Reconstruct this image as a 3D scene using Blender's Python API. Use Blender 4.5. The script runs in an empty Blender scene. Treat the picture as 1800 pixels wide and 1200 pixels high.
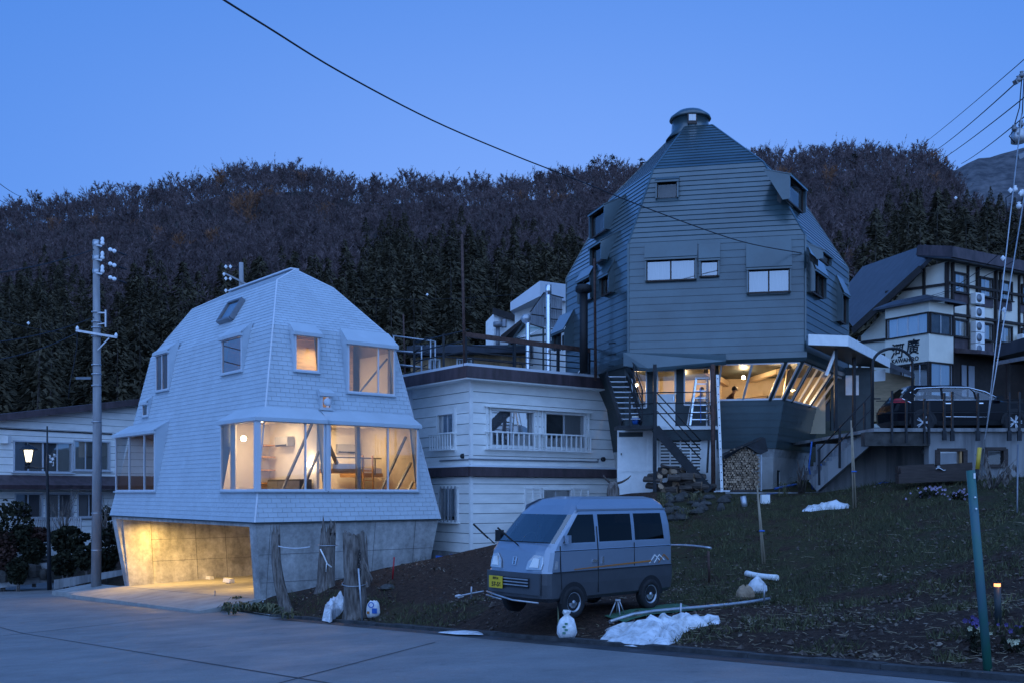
import bpy, bmesh, math, random
import numpy as np
from mathutils import Vector, Matrix, noise as mnoise
random.seed(11)
SC = bpy.context.scene
COL = SC.collection
R = math.radians

# ------------------------------------------------------------------ camera
FPX, CX, HY, CZ = 1750.0, 900.0, 866.0, 1.55     # lens in photo pixels, horizon row, eye height
cam_d = bpy.data.cameras.new('camera')
cam = bpy.data.objects.new('camera', cam_d)
COL.objects.link(cam)
cam.location = (0, 0, CZ)
cam.rotation_euler = (R(90), 0, 0)
cam_d.sensor_width = 36
cam_d.lens = 36 * FPX / 1800
cam_d.shift_y = (HY - 600) / 1800
cam_d.clip_end = 4000
cam_d.clip_start = .1
SC.camera = cam

# ------------------------------------------------------------------ sky, twilight glow, exposure
world = bpy.data.worlds.new('World')
SC.world = world
world.use_nodes = True
wn, wl = world.node_tree.nodes, world.node_tree.links
wn.clear()
w_out = wn.new('ShaderNodeOutputWorld')
w_bg = wn.new('ShaderNodeBackground')
w_sky = wn.new('ShaderNodeTexSky')
w_sky.sky_type = 'NISHITA'
w_sky.sun_disc = False
SUN_EL, SUN_AZ = 5.5, 200.0        # sun just going down behind the camera (azimuth clockwise from +Y)
w_sky.sun_elevation = R(SUN_EL)
w_sky.sun_rotation = R(SUN_AZ)
w_sky.altitude = 600
w_sky.air_density = 1.0
w_sky.dust_density = 0.2
w_sky.ozone_density = 3.6
w_tint = wn.new('ShaderNodeVectorMath'); w_tint.operation = 'MULTIPLY'   # tungsten white balance of the photo
w_tint.inputs[1].default_value = (0.70, 0.76, 1.10)
wl.new(w_sky.outputs[0], w_tint.inputs[0])
# blue-hour gradient: deep blue overhead, paler towards the afterglow over the ridge
def w_math(op, a, b=None, c=None, clamp=False):
    n = wn.new('ShaderNodeMath'); n.operation = op; n.use_clamp = clamp
    for i, v in enumerate((a, b, c)):
        if v is None: continue
        if isinstance(v, (int, float)): n.inputs[i].default_value = v
        else: wl.new(v, n.inputs[i])
    return n.outputs[0]
w_tc = wn.new('ShaderNodeTexCoord')
w_sep = wn.new('ShaderNodeSeparateXYZ'); wl.new(w_tc.outputs['Generated'], w_sep.inputs[0])
wx, wy, wz = w_sep.outputs
gx_ = w_math('SUBTRACT', w_math('MULTIPLY', wx, .9986), w_math('MULTIPLY', wy, .052))
gz_ = w_math('MAXIMUM', w_math('SUBTRACT', wz, .20), 0.)
ex = w_math('ADD', w_math('MULTIPLY', w_math('MULTIPLY', gx_, gx_), -4.0), w_math('MULTIPLY', w_math('MULTIPLY', gz_, gz_), -15.))
glow = w_math('MULTIPLY', w_math('EXPONENT', ex), w_math('MULTIPLY_ADD', wy, 1.4, .2, True))
w_ramp = wn.new('ShaderNodeValToRGB'); w_ramp.color_ramp.elements[0].position = 0.
SKY_K = 3.33
def _sk(c): return tuple(v * SKY_K for v in c) + (1,)
e = w_ramp.color_ramp.elements
e[0].color = _sk((.095, .30, .86)); e[1].position = 1.; e[1].color = _sk((.036, .16, .56))
e2 = e.new(.42); e2.color = _sk((.055, .235, .79))
wl.new(wz, w_ramp.inputs[0])
w_mix = wn.new('ShaderNodeMixRGB'); w_mix.inputs[2].default_value = _sk((.225, .425, .99))
wl.new(glow, w_mix.inputs[0]); wl.new(w_ramp.outputs[0], w_mix.inputs[1])
w_fin = wn.new('ShaderNodeMixRGB'); w_fin.inputs[0].default_value = .12
wl.new(w_mix.outputs[0], w_fin.inputs[1]); wl.new(w_tint.outputs[0], w_fin.inputs[2])
wl.new(w_fin.outputs[0], w_bg.inputs['Color'])
w_bg.inputs['Strength'].default_value = 0.15
wl.new(w_bg.outputs[0], w_out.inputs['Surface'])

sun_d = bpy.data.lights.new('twilight_sun', 'SUN')
sun = bpy.data.objects.new('twilight_sun', sun_d)
COL.objects.link(sun)
sun_d.energy = 1.35
sun_d.angle = R(140)
sun_d.color = (0.36, 0.58, 1.0)
GL_AZ, GL_EL = 174., 26.     # the broad afterglow opposite the hill
sd = Vector((math.sin(R(GL_AZ)) * math.cos(R(GL_EL)), math.cos(R(GL_AZ)) * math.cos(R(GL_EL)), math.sin(R(GL_EL))))
sun.rotation_euler = sd.to_track_quat('Z', 'Y').to_euler()

SC.view_settings.view_transform = 'Standard'
SC.view_settings.look = 'None'
SC.view_settings.exposure = 1.0
SC.view_settings.gamma = 1
SC.view_settings.use_curve_mapping = False
SC.cycles.use_denoising = True
SC.cycles.max_bounces = 8
SC.cycles.transparent_max_bounces = 16
SC.cycles.sample_clamp_indirect = 4
SC.cycles.caustics_reflective = False
SC.cycles.caustics_refractive = False
# ------------------------------------------------------------------ helpers
def P(px, py, Y):                      # the world point seen at photo pixel (px, py) at distance Y
    return Vector(((px - CX) / FPX * Y, Y, CZ + (HY - py) / FPX * Y))

def V(*a): return Vector(a)

def newmat(name):
    m = bpy.data.materials.new(name); m.use_nodes = True
    nt = m.node_tree
    return m, nt, nt.nodes, nt.links, nt.nodes['Principled BSDF']

def mat(name, col, rough=.7, metal=0., var=.18, scale=2.5, bump=0., bscale=30., island=0., spec=.4, col2=None, stretch=(1, 1, 1), detail=5, coat=0., thr=(.35, .65)):
    m, nt, N, L, B = newmat(name)
    B.inputs['Roughness'].default_value = rough
    B.inputs['Metallic'].default_value = metal
    B.inputs['Specular IOR Level'].default_value = spec
    B.inputs['Coat Weight'].default_value = coat; B.inputs['Coat Roughness'].default_value = .22 if coat == 1. else .06
    if name == 'dark_green_metal': B.inputs['Coat IOR'].default_value = 1.6
    tc = N.new('ShaderNodeTexCoord')
    mp = N.new('ShaderNodeMapping'); mp.inputs['Scale'].default_value = stretch
    L.new(tc.outputs['Object'], mp.inputs['Vector'])
    nz = N.new('ShaderNodeTexNoise'); nz.inputs['Scale'].default_value = scale; nz.inputs['Detail'].default_value = detail
    nz.inputs['Roughness'].default_value = .62
    L.new(mp.outputs[0], nz.inputs['Vector'])
    rp = N.new('ShaderNodeValToRGB')
    a = col2 if col2 else tuple(c * (1 - var) for c in col)
    b = col if col2 else tuple(min(1, c * (1 + var)) for c in col)
    rp.color_ramp.elements[0].color = (*a, 1); rp.color_ramp.elements[0].position = thr[0]
    rp.color_ramp.elements[1].color = (*b, 1); rp.color_ramp.elements[1].position = thr[1]
    L.new(nz.outputs['Fac'], rp.inputs['Fac'])
    out = rp.outputs[0]
    if island:
        ge = N.new('ShaderNodeNewGeometry'); oi = N.new('ShaderNodeObjectInfo')
        ad = N.new('ShaderNodeMath'); ad.operation = 'ADD'
        L.new(ge.outputs['Random Per Island'], ad.inputs[0]); L.new(oi.outputs['Random'], ad.inputs[1])
        fr = N.new('ShaderNodeMath'); fr.operation = 'FRACT'; L.new(ad.outputs[0], fr.inputs[0])
        mr = N.new('ShaderNodeMapRange'); L.new(fr.outputs[0], mr.inputs[0])
        mr.inputs[3].default_value = 1 - island; mr.inputs[4].default_value = 1 + island
        mx = N.new('ShaderNodeVectorMath'); mx.operation = 'SCALE'
        L.new(out, mx.inputs[0]); L.new(mr.outputs[0], mx.inputs['Scale'])
        out = mx.outputs[0]
    L.new(out, B.inputs['Base Color'])
    if bump:
        bn = N.new('ShaderNodeTexNoise'); bn.inputs['Scale'].default_value = bscale; bn.inputs['Detail'].default_value = 4
        L.new(mp.outputs[0], bn.inputs['Vector'])
        bp = N.new('ShaderNodeBump'); bp.inputs['Strength'].default_value = bump; bp.inputs['Distance'].default_value = .02
        L.new(bn.outputs['Fac'], bp.inputs['Height']); L.new(bp.outputs[0], B.inputs['Normal'])
    return m

def emis(name, col, strength):
    m, nt, N, L, B = newmat(name)
    B.inputs['Base Color'].default_value = (*col, 1)
    B.inputs['Emission Color'].default_value = (*col, 1)
    B.inputs['Emission Strength'].default_value = strength
    return m

def glass(name, refl=.12, tint=(1, 1, 1), rough=.02, ior=1.5):
    m, nt, N, L, B = newmat(name)
    N.remove(B)
    out = [n for n in N if n.type == 'OUTPUT_MATERIAL'][0]
    tr = N.new('ShaderNodeBsdfTransparent'); tr.inputs[0].default_value = (*tint, 1)
    gl = N.new('ShaderNodeBsdfGlossy'); gl.inputs['Roughness'].default_value = rough
    fr = N.new('ShaderNodeFresnel'); fr.inputs['IOR'].default_value = ior
    ad = N.new('ShaderNodeMath'); ad.operation = 'ADD'; ad.use_clamp = True; ad.inputs[1].default_value = refl
    L.new(fr.outputs[0], ad.inputs[0])
    mx = N.new('ShaderNodeMixShader')
    L.new(ad.outputs[0], mx.inputs[0]); L.new(tr.outputs[0], mx.inputs[1]); L.new(gl.outputs[0], mx.inputs[2])
    L.new(mx.outputs[0], out.inputs[0])
    return m

def bm_world(o):                        # world matrix of an object without a depsgraph update
    M = o.matrix_basis.copy()
    if o.parent: M = bm_world(o.parent) @ o.matrix_parent_inverse @ M
    return M

def adopt(o, parent):
    if parent is not None:
        o.parent = parent
        o.matrix_parent_inverse = bm_world(parent).inverted()
    return o

def tag(o, label=None, cat=None, group=None, kind=None):
    if label: o['label'] = label
    if cat: o['category'] = cat
    if group: o['group'] = group
    if kind: o['kind'] = kind
    return o

def thing(name, label, cat, loc=(0, 0, 0), group=None, rz=0.):
    o = bpy.data.objects.new(name, None); COL.objects.link(o)
    o.location = loc; o.rotation_euler = (0, 0, rz)
    o.empty_display_size = .2
    return tag(o, label, cat, group)

def copy_tree(o, parent=None):
    c = o.copy(); COL.objects.link(c)
    if parent: c.parent = parent
    for ch in o.children: copy_tree(ch, c)
    return c

class MB:
    """collects polygons; build() makes them ONE mesh object"""
    def __init__(s): s.v, s.f, s.m, s.sm = [], [], [], []
    def poly(s, pts, mi=0, sm=False):
        b = len(s.v); s.v += [tuple(p) for p in pts]; s.f.append(tuple(range(b, b + len(pts)))); s.m.append(mi); s.sm.append(sm)
    def hexa(s, p, mi=0):               # 8 corners: 0-3 bottom ring, 4-7 top ring
        b = len(s.v); s.v += [tuple(q) for q in p]
        for f in ((3, 2, 1, 0), (4, 5, 6, 7), (0, 1, 5, 4), (1, 2, 6, 5), (2, 3, 7, 6), (3, 0, 4, 7)):
            s.f.append(tuple(b + i for i in f)); s.m.append(mi); s.sm.append(False)
    def box(s, c, size, mi=0, M=None):
        x, y, z = (d / 2 for d in size); c = Vector(c)
        p = [Vector(q) for q in ((-x, -y, -z), (x, -y, -z), (x, y, -z), (-x, y, -z), (-x, -y, z), (x, -y, z), (x, y, z), (-x, y, z))]
        if M is not None: p = [M @ q for q in p]
        s.hexa([c + q for q in p], mi)
    def bar(s, a, b, w, h=None, up=(0, 0, 1), mi=0):      # rectangular beam from a to b
        a, b = Vector(a), Vector(b); h = h or w
        d = (b - a).normalized(); up = Vector(up)
        if abs(d.dot(up)) > .98: up = Vector((0, 1, 0)) if abs(d.y) < .9 else Vector((1, 0, 0))
        x = d.cross(up).normalized() * (w / 2); y = x.cross(d).normalized() * (h / 2)
        s.hexa([a - x - y, a + x - y, b + x - y, b - x - y, a - x + y, a + x + y, b + x + y, b - x + y], mi)
    def tube(s, pts, r, n=8, mi=0, cap=True, sm=True):
        pts = [Vector(p) for p in pts]; k = len(pts)
        rs = list(r) if isinstance(r, (list, tuple)) else [r] * k
        base = len(s.v); prev = None
        for i, p in enumerate(pts):
            d = (pts[min(i + 1, k - 1)] - pts[max(i - 1, 0)])
            d = d.normalized() if d.length > 1e-9 else Vector((0, 0, 1))
            if prev is None:
                u = d.cross(Vector((0, 0, 1)))
                if u.length < .05: u = d.cross(Vector((0, 1, 0)))
            else:
                u = prev - d * prev.dot(d)
            u.normalize(); prev = u; w = d.cross(u)
            for j in range(n):
                a = 2 * math.pi * j / n
                s.v.append(tuple(p + (u * math.cos(a) + w * math.sin(a)) * rs[i]))
        for i in range(k - 1):
            for j in range(n):
                a, b = base + i * n + j, base + i * n + (j + 1) % n
                s.f.append((a, b, b + n, a + n)); s.m.append(mi); s.sm.append(sm)
        if cap:
            s.f.append(tuple(base + j for j in range(n - 1, -1, -1))); s.m.append(mi); s.sm.append(False)
            s.f.append(tuple(base + (k - 1) * n + j for j in range(n))); s.m.append(mi); s.sm.append(False)
    def lathe(s, prof, c, n=16, mi=0, M=None, sm=True):  # prof: (r, z) pairs about the z axis through c
        c = Vector(c); base = len(s.v)
        for r, z in prof:
            for j in range(n):
                a = 2 * math.pi * j / n
                q = Vector((r * math.cos(a), r * math.sin(a), z))
                s.v.append(tuple(c + (M @ q if M is not None else q)))
        for i in range(len(prof) - 1):
            for j in range(n):
                a, b = base + i * n + j, base + i * n + (j + 1) % n
                s.f.append((a, b, b + n, a + n)); s.m.append(mi); s.sm.append(sm)
        s.f.append(tuple(base + j for j in range(n - 1, -1, -1))); s.m.append(mi); s.sm.append(False)
        e = base + (len(prof) - 1) * n
        s.f.append(tuple(e + j for j in range(n))); s.m.append(mi); s.sm.append(False)
    def prism(s, pts, ext, mi=0):        # polygon pushed along ext
        pts = [Vector(p) for p in pts]; e = Vector(ext); n = len(pts); b = len(s.v)
        s.v += [tuple(p) for p in pts] + [tuple(p + e) for p in pts]
        s.f.append(tuple(range(b + n - 1, b - 1, -1))); s.f.append(tuple(range(b + n, b + 2 * n)))
        s.m += [mi, mi]; s.sm += [False, False]
        for i in range(n):
            j = (i + 1) % n
            s.f.append((b + i, b + j, b + n + j, b + n + i)); s.m.append(mi); s.sm.append(False)
    def grid(s, rows, mi=0, sm=True, wrap=False):   # rows of points
        nr, nc = len(rows), len(rows[0]); b = len(s.v)
        for r in rows: s.v += [tuple(p) for p in r]
        for i in range(nr - 1):
            for j in range(nc if wrap else nc - 1):
                k = (j + 1) % nc
                s.f.append((b + i * nc + j, b + i * nc + k, b + (i + 1) * nc + k, b + (i + 1) * nc + j)); s.m.append(mi); s.sm.append(sm)
    def mesh(s, name, mats):
        me = bpy.data.meshes.new(name)
        me.from_pydata(s.v, [], s.f)
        for m in (mats if isinstance(mats, (list, tuple)) else [mats]): me.materials.append(m)
        me.polygons.foreach_set('material_index', s.m)
        me.polygons.foreach_set('use_smooth', s.sm)
        me.update()
        return me
    def build(s, name, mats, parent=None, label=None, cat=None, group=None, kind=None, fix=True):
        me = s.mesh(name, mats)
        if fix and len(s.f) < 6000:
            bm = bmesh.new(); bm.from_mesh(me); bmesh.ops.recalc_face_normals(bm, faces=bm.faces); bm.to_mesh(me); bm.free()
        o = bpy.data.objects.new(name, me); COL.objects.link(o)
        adopt(o, parent)
        return tag(o, label, cat, group, kind)

def np_mesh(name, verts, faces, mats, mi=None):     # big meshes from numpy arrays; faces (n, k)
    me = bpy.data.meshes.new(name)
    n, k = faces.shape
    me.vertices.add(len(verts)); me.vertices.foreach_set('co', np.ascontiguousarray(verts, dtype=np.float32).ravel())
    me.loops.add(n * k); me.loops.foreach_set('vertex_index', np.ascontiguousarray(faces, dtype=np.int32).ravel())
    me.polygons.add(n); me.polygons.foreach_set('loop_start', np.arange(0, n * k, k, dtype=np.int32))
    for m in (mats if isinstance(mats, (list, tuple)) else [mats]): me.materials.append(m)
    if mi is not None: me.polygons.foreach_set('material_index', np.ascontiguousarray(mi, dtype=np.int32))
    me.update(calc_edges=True)
    return me

# ---- polygons in a plane: clip and subtract (2-D convex)
def clip_half(poly, a, b):               # keep the part left of the line a -> b
    out = []; n = len(poly)
    def side(p): return (b[0] - a[0]) * (p[1] - a[1]) - (b[1] - a[1]) * (p[0] - a[0])
    for i in range(n):
        p, q = poly[i], poly[(i + 1) % n]; sp, sq = side(p), side(q)
        if sp >= 0: out.append(p)
        if (sp > 0 > sq) or (sp < 0 < sq):
            t = sp / (sp - sq); out.append((p[0] + (q[0] - p[0]) * t, p[1] + (q[1] - p[1]) * t))
    return out
def area2(p): return sum(p[i][0] * p[(i + 1) % len(p)][1] - p[(i + 1) % len(p)][0] * p[i][1] for i in range(len(p))) / 2
def ccw(p): return p if area2(p) > 0 else p[::-1]
def clip_poly(poly, conv):
    for i in range(len(conv)):
        if len(poly) < 3: return []
        poly = clip_half(poly, conv[i], conv[(i + 1) % len(conv)])
    return poly if len(poly) >= 3 and area2(poly) > 1e-5 else []
def minus(polys, hole):                  # subtract one convex hole
    out = []
    for p in polys:
        if not clip_poly(p, hole): out.append(p); continue
        rest = p
        for i in range(len(hole)):
            a, b = hole[i], hole[(i + 1) % len(hole)]
            o = clip_half(rest, b, a)
            if len(o) >= 3 and area2(o) > 1e-5: out.append(o)
            rest = clip_half(rest, a, b)
            if len(rest) < 3: break
    return out

class Facet:
    """a planar convex wall or roof face with its own frame: u along, v up the slope, n outwards"""
    def __init__(s, pts, inside):
        s.pts = [Vector(p) for p in pts]
        n = (s.pts[1] - s.pts[0]).cross(s.pts[2] - s.pts[0])
        if n.length < 1e-6: n = (s.pts[2] - s.pts[1]).cross(s.pts[3] - s.pts[1])
        n.normalize()
        if n.dot(s.pts[0] - Vector(inside)) < 0: n = -n
        s.n = n
        u = Vector((0, 0, 1)).cross(n); s.u = u.normalized(); s.v = n.cross(s.u)
        s.o = s.pts[0]
        s.poly = ccw([s.to2(p) for p in s.pts])
        s.holes = []
        s.M = Matrix(((s.u.x, s.v.x, s.n.x, s.o.x), (s.u.y, s.v.y, s.n.y, s.o.y), (s.u.z, s.v.z, s.n.z, s.o.z), (0, 0, 0, 1)))
    def to2(s, p): d = Vector(p) - s.o; return (d.dot(s.u), d.dot(s.v))
    def to3(s, q, h=0.): return s.o + s.u * q[0] + s.v * q[1] + s.n * h
    def hole(s, pts): s.holes.append(ccw([s.to2(p) for p in pts]))
    def cut(s, polys):
        for h in s.holes: polys = minus(polys, h)
        return polys
    def shell(s, mb, h=0., mi=0):
        for p in s.cut([s.poly]): mb.poly([s.to3(q, h) for q in p], mi)
    def cell(s, u0, u1, v0, v1): 
        c = clip_poly([(u0, v0), (u1, v0), (u1, v1), (u0, v1)], s.poly)
        return s.cut([c]) if c else []
    def bounds(s):
        us = [p[0] for p in s.poly]; vs = [p[1] for p in s.poly]
        return min(us), max(us), min(vs), max(vs)
    def wedge(s, mb, poly, v0, v1, t0, t1, mi=0):   # a lapped board: proud by t0 at v0 and t1 at v1
        h = lambda q: t0 + (t1 - t0) * (q[1] - v0) / (v1 - v0)
        top = [s.to3(q, h(q)) for q in poly]; bot = [s.to3(q, .0015) for q in poly]
        n = len(poly); b = len(mb.v)
        mb.v += [tuple(p) for p in top + bot]
        mb.f.append(tuple(range(b, b + n))); mb.m.append(mi); mb.sm.append(False)
        for i in range(n):
            j = (i + 1) % n
            mb.f.append((b + j, b + i, b + n + i, b + n + j)); mb.m.append(mi); mb.sm.append(False)

def boards(facet, h, t, name, m, parent, limit=None, t1=.002, gap=.0, v_start=0):
    """horizontal lapped boards over a facet, each course an object of its own"""
    u0, u1, v0, v1 = facet.bounds(); v = v0 - v_start; k = 0; objs = []
    while v < v1 - .01:
        c = facet.cell(u0 - 1, u1 + 1, v + gap, v + h)
        if c:
            for p in c:
                mb = MB(); facet.wedge(mb, p, v, v + h, t, t1); objs.append(mb.build(name, m, parent, fix=False))
        v += h; k += 1
    return objs

def wire(pts_or_a, b=None, sag=0., r=.012, n=16):
    a = Vector(pts_or_a); b = Vector(b)
    return [a.lerp(b, i / n) - Vector((0, 0, sag * 4 * (i / n) * (1 - i / n))) for i in range(n + 1)]

def area_light(name, loc, energy, size, col=(1, .72, .38), direction=(0, 0, -1), sy=None, parent=None, spread=180):
    d = bpy.data.lights.new(name, 'AREA'); d.energy = energy; d.size = size; d.color = col
    d.spread = R(spread)
    if sy: d.shape = 'RECTANGLE'; d.size_y = sy
    o = bpy.data.objects.new(name, d); COL.objects.link(o); o.location = loc
    o.rotation_euler = Vector(direction).to_track_quat('-Z', 'Y').to_euler()
    return adopt(o, parent)

def point_light(name, loc, energy, rad=.08, col=(1, .72, .38), parent=None):
    d = bpy.data.lights.new(name, 'POINT'); d.energy = energy; d.shadow_soft_size = rad; d.color = col
    o = bpy.data.objects.new(name, d); COL.objects.link(o); o.location = loc
    return adopt(o, parent)

# ------------------------------------------------------------------ materials
M = {}
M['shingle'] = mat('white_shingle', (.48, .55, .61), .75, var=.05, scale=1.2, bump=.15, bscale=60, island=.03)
M['shell'] = mat('white_plywood', (.62, .56, .48), .8, var=.08)
M['white_metal'] = mat('white_metal', (.62, .65, .70), .45, var=.04, scale=1)
M['plaster'] = mat('white_plaster', (.78, .74, .68), .9, var=.05, scale=1)
M['ply'] = mat('plywood', (.58, .42, .26), .65, var=.15, scale=2, stretch=(1, 1, 6))
M['wood'] = mat('pine_wood', (.48, .27, .11), .6, var=.2, scale=3, stretch=(1, 1, 8))
M['darkwood'] = mat('dark_wood', (.05, .035, .03), .6, var=.3, scale=3, stretch=(1, 1, 8), bump=.2)
M['steel'] = mat('grey_steel', (.22, .23, .25), .45, .6, var=.1)
M['glass'] = glass('window_glass', .05)
M['glass_sky'] = glass('reflective_glass', .35)
M['glass_dark'] = glass('tinted_glass', .10, (.10, .11, .12))
M['green_metal'] = mat('dark_green_metal', (.044, .078, .090), .38, .2, var=.2, scale=.8, spec=.5, island=.10, bump=.12, bscale=6, coat=1.)
M['green_dark'] = mat('dark_green_trim', (.035, .048, .052), .5, .1, var=.2, scale=2)
M['black_steel'] = mat('black_painted_steel', (.018, .02, .024), .5, .2, var=.3, scale=5)
M['rust'] = mat('rusty_steel', (.10, .055, .045), .75, .2, var=.35, scale=9, bump=.2)
M['brown_metal'] = mat('brown_fascia_metal', (.075, .052, .058), .5, .1, var=.35, scale=3, stretch=(1, 1, .3))
M['siding_white'] = mat('aged_white_siding', (.88, .87, .83), .7, var=.07, scale=1.4, stretch=(1, 1, 3), island=.05)
M['paint_white'] = mat('white_paint', (.85, .85, .83), .6, var=.06, scale=4)
M['chrome'] = mat('bright_flue_metal', (.85, .86, .88), .22, .9, var=.04)
M['galv'] = mat('galvanised_steel', (.45, .47, .5), .42, .7, var=.15, scale=6)
M['pole_conc'] = mat('pole_concrete', (.30, .30, .31), .85, var=.16, scale=4, bump=.3, bscale=50, stretch=(1, 1, .25))
M['black'] = mat('matt_black', (.012, .012, .014), .6, var=.2)
M['rubber'] = mat('tyre_rubber', (.018, .018, .02), .8, var=.3, scale=8, bump=.2)
M['cable'] = mat('cable_black', (.012, .014, .02), .6, var=.1)
M['insul'] = mat('white_porcelain', (.82, .83, .85), .2, var=.03)
M['blue_plastic'] = mat('blue_plastic', (.03, .15, .55), .45, var=.2, scale=6)
M['curtain'] = mat('pale_curtain', (.72, .71, .70), .9, var=.07, scale=6, stretch=(4, 4, .3))
M['curtain_b'] = mat('lace_curtain', (.30, .32, .36), .9, var=.15, scale=10, stretch=(6, 6, .2))
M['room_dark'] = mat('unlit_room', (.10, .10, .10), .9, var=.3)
M['snow'] = mat('old_snow', (.80, .81, .83), .7, var=.12, scale=5, bump=.7, bscale=14, col2=(.36, .345, .33), thr=(.30, .56), detail=8)
M['dark_roof'] = mat('dark_roof_sheet', (.055, .06, .075), .5, .1, var=.25, scale=1.3, stretch=(1, 1, 1))
M['timber_clad'] = mat('larch_cladding', (.40, .25, .13), .7, var=.3, scale=2.2, stretch=(1, 1, .3), island=.16)
M['cream'] = mat('cream_render', (.80, .75, .64), .85, var=.06, scale=1)
M['half_timber'] = mat('brown_timber', (.030, .023, .021), .7, var=.25, scale=3)
M['bark'] = mat('weathered_stump_bark', (.27, .235, .21), .95, col2=(.065, .05, .042), scale=5, stretch=(3, 3, .5), bump=.9, bscale=18)
M['log_end'] = mat('split_log_end', (.36, .25, .165), .85, var=.35, scale=7, island=.45)
M['log_side'] = mat('log_bark', (.085, .068, .058), .95, var=.4, scale=5, bump=.5, bscale=14)
M['stone'] = mat('grey_stone', (.06, .056, .052), .9, var=.4, scale=4, bump=.7, bscale=9, island=.2)
# ------------------------------------------------------------------ road, kerb, terrain, hill
UX, UY = -.571, .821                     # direction of the road edge (downhill)
QX, QY = .821, .571                      # across it, towards the houses
K0 = (.94, 16.5)
def sq(x, y): dx, dy = x - K0[0], y - K0[1]; return dx * UX + dy * UY, dx * QX + dy * QY
def xy(s, q): return K0[0] + UX * s + QX * q, K0[1] + UY * s + QY * q
def zroad(s):
    if s < 14: return -.905 - .0696 * s
    return -.905 - .0696 * 14 - .045 * (s - 14)

# white house frame (F along the front wall, G along the garage wall)
HN = Vector((-7.75, 30, 0)); HF = Vector((.764, .645, 0)); HG = Vector((-.645, .764, 0)); HW, HL = 6.9, 13.0
def H(f, g, z): return HN + HF * f + HG * g + Vector((0, 0, z))
def hfg(x, y): d = Vector((x, y, 0)) - HN; return d.dot(HF), d.dot(HG)

ctrl = [P(*a) for a in (
    (1000, 1122, 16.7), (1160, 1133, 15.4), (700, 1040, 25), (625, 1085, 23.8), (500, 1064, 27.3), (560, 1038, 27.5),
    (760, 985, 33.5), (830, 968, 33.3), (950, 1000, 25), (1200, 1000, 24), (1340, 1015, 22.8), (1500, 1040, 19.5), (1700, 1058, 16.5), (1790, 1060, 15),
    (1300, 1100, 16), (1500, 1120, 14), (1700, 1150, 12), (1180, 903, 30), (1300, 888, 29.6), (1400, 894, 28.6), (1500, 903, 26.8), (1600, 905, 25),
    (1750, 908, 23.4), (1800, 905, 22.8), (1300, 862, 33.5), (1150, 866, 33.5), (1220, 866, 33.2), (1450, 866, 32.5), (1550, 850, 30.8), (1580, 850, 28.4), (1650, 847, 28.2), (1700, 846, 27.8), (1800, 846, 27),
    (1600, 872, 26.6), (1750, 874, 25.2), (1180, 960, 27.8), (1120, 900, 31), (1090, 868, 33.0), (900, 960, 35), (1000, 935, 35), (656, 1003, 32.4), (560, 1030, 31), (436, 1058, 29.8), (470, 1052, 30.2),
    (40, 1000, 52), (150, 1000, 50), (400, 1050, 34), (1250, 945, 27), (1350, 950, 25.6), (1450, 965, 23.6), (1600, 975, 21.2), (1750, 980, 19.2))]
VZ = -.64
ctrl += [Vector((x, y, VZ)) for x, y in ((.4, 17.0), (-.6, 18.2), (1.6, 18.2), (3.2, 19.4), (2.2, 20.6), (.8, 19.6), (3.6, 21.2), (1.8, 22.2))]
ctrl += [Vector((2.2, 16.9, -.66)), Vector((3.6, 17.6, -.62)), Vector((-1.6, 19.6, -.8))]
ctrl += [Vector(a) for a in ((-2.5, 44, 0), (5, 50, 3), (15, 50, 4), (30, 50, 5), (-10, 55, 0), (-30, 60, -2.5), (-40, 78, -3), (0, 78, 4), (40, 78, 8), (30, 20, 1.2), (20, 14, .5),
                             (35, 35, 4), (-25, 54, -1.6), (-20, 57, -1.5), (14, 44, 3.2), (8, 42, 2.2), (45, 50, 6), (14, 5, .3), (30, 0, 1.5))]
_c = np.array([[p.x, p.y, p.z] for p in ctrl])
def _k(d): return np.where(d > 1e-6, d * d * np.log(np.maximum(d, 1e-6)), 0)
_n = len(_c)
_A = np.zeros((_n + 3, _n + 3)); _D = np.linalg.norm(_c[:, None, :2] - _c[None, :, :2], axis=2)
_A[:_n, :_n] = _k(_D) + np.eye(_n) * .04
_A[:_n, _n] = 1; _A[:_n, _n + 1:] = _c[:, :2]; _A[_n, :_n] = 1; _A[_n + 1:, :_n] = _c[:, :2].T
_w = np.linalg.solve(_A, np.concatenate([_c[:, 2], np.zeros(3)]))
def rbf(x, y):
    x = np.atleast_1d(np.asarray(x, float)); y = np.atleast_1d(np.asarray(y, float))
    d = np.sqrt((x[:, None] - _c[None, :, 0]) ** 2 + (y[:, None] - _c[None, :, 1]) ** 2)
    return _k(d) @ _w[:_n] + _w[_n] + _w[_n + 1] * x + _w[_n + 2] * y
def ground_np(x, y, rough=True):
    x = np.asarray(x, float); y = np.asarray(y, float)
    s, q = (x - K0[0]) * UX + (y - K0[1]) * UY, (x - K0[0]) * QX + (y - K0[1]) * QY
    zr = np.array([zroad(v) for v in s]) + .05
    z = rbf(x, y)
    t = np.clip(q / 1.3, 0, 1); t = t * t * (3 - 2 * t)
    z = zr + (z - zr) * t
    f = (x - HN.x) * HF.x + (y - HN.y) * HF.y; g = (x - HN.x) * HG.x + (y - HN.y) * HG.y
    ins = (f > .5) & (f < HW - .5) & (g > .5) & (g < HL - .5)
    z = np.where(ins, np.minimum(z, -2.75), z)
    front = (f < .2) & (g > .3) & (g < HL + 3.2)          # nothing but the apron before the garage
    z = np.where(front, np.minimum(z, zr - .3), z)
    if rough:
        nz = np.array([mnoise.fractal(Vector((a * .9, b * .9, 0)), 1.0, 2.0, 4) for a, b in zip(x, y)])
        z = z + np.where(q > .5, nz * .045, nz * .012)
    return z
def gz(x, y): return float(ground_np([x], [y], False)[0])
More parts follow.
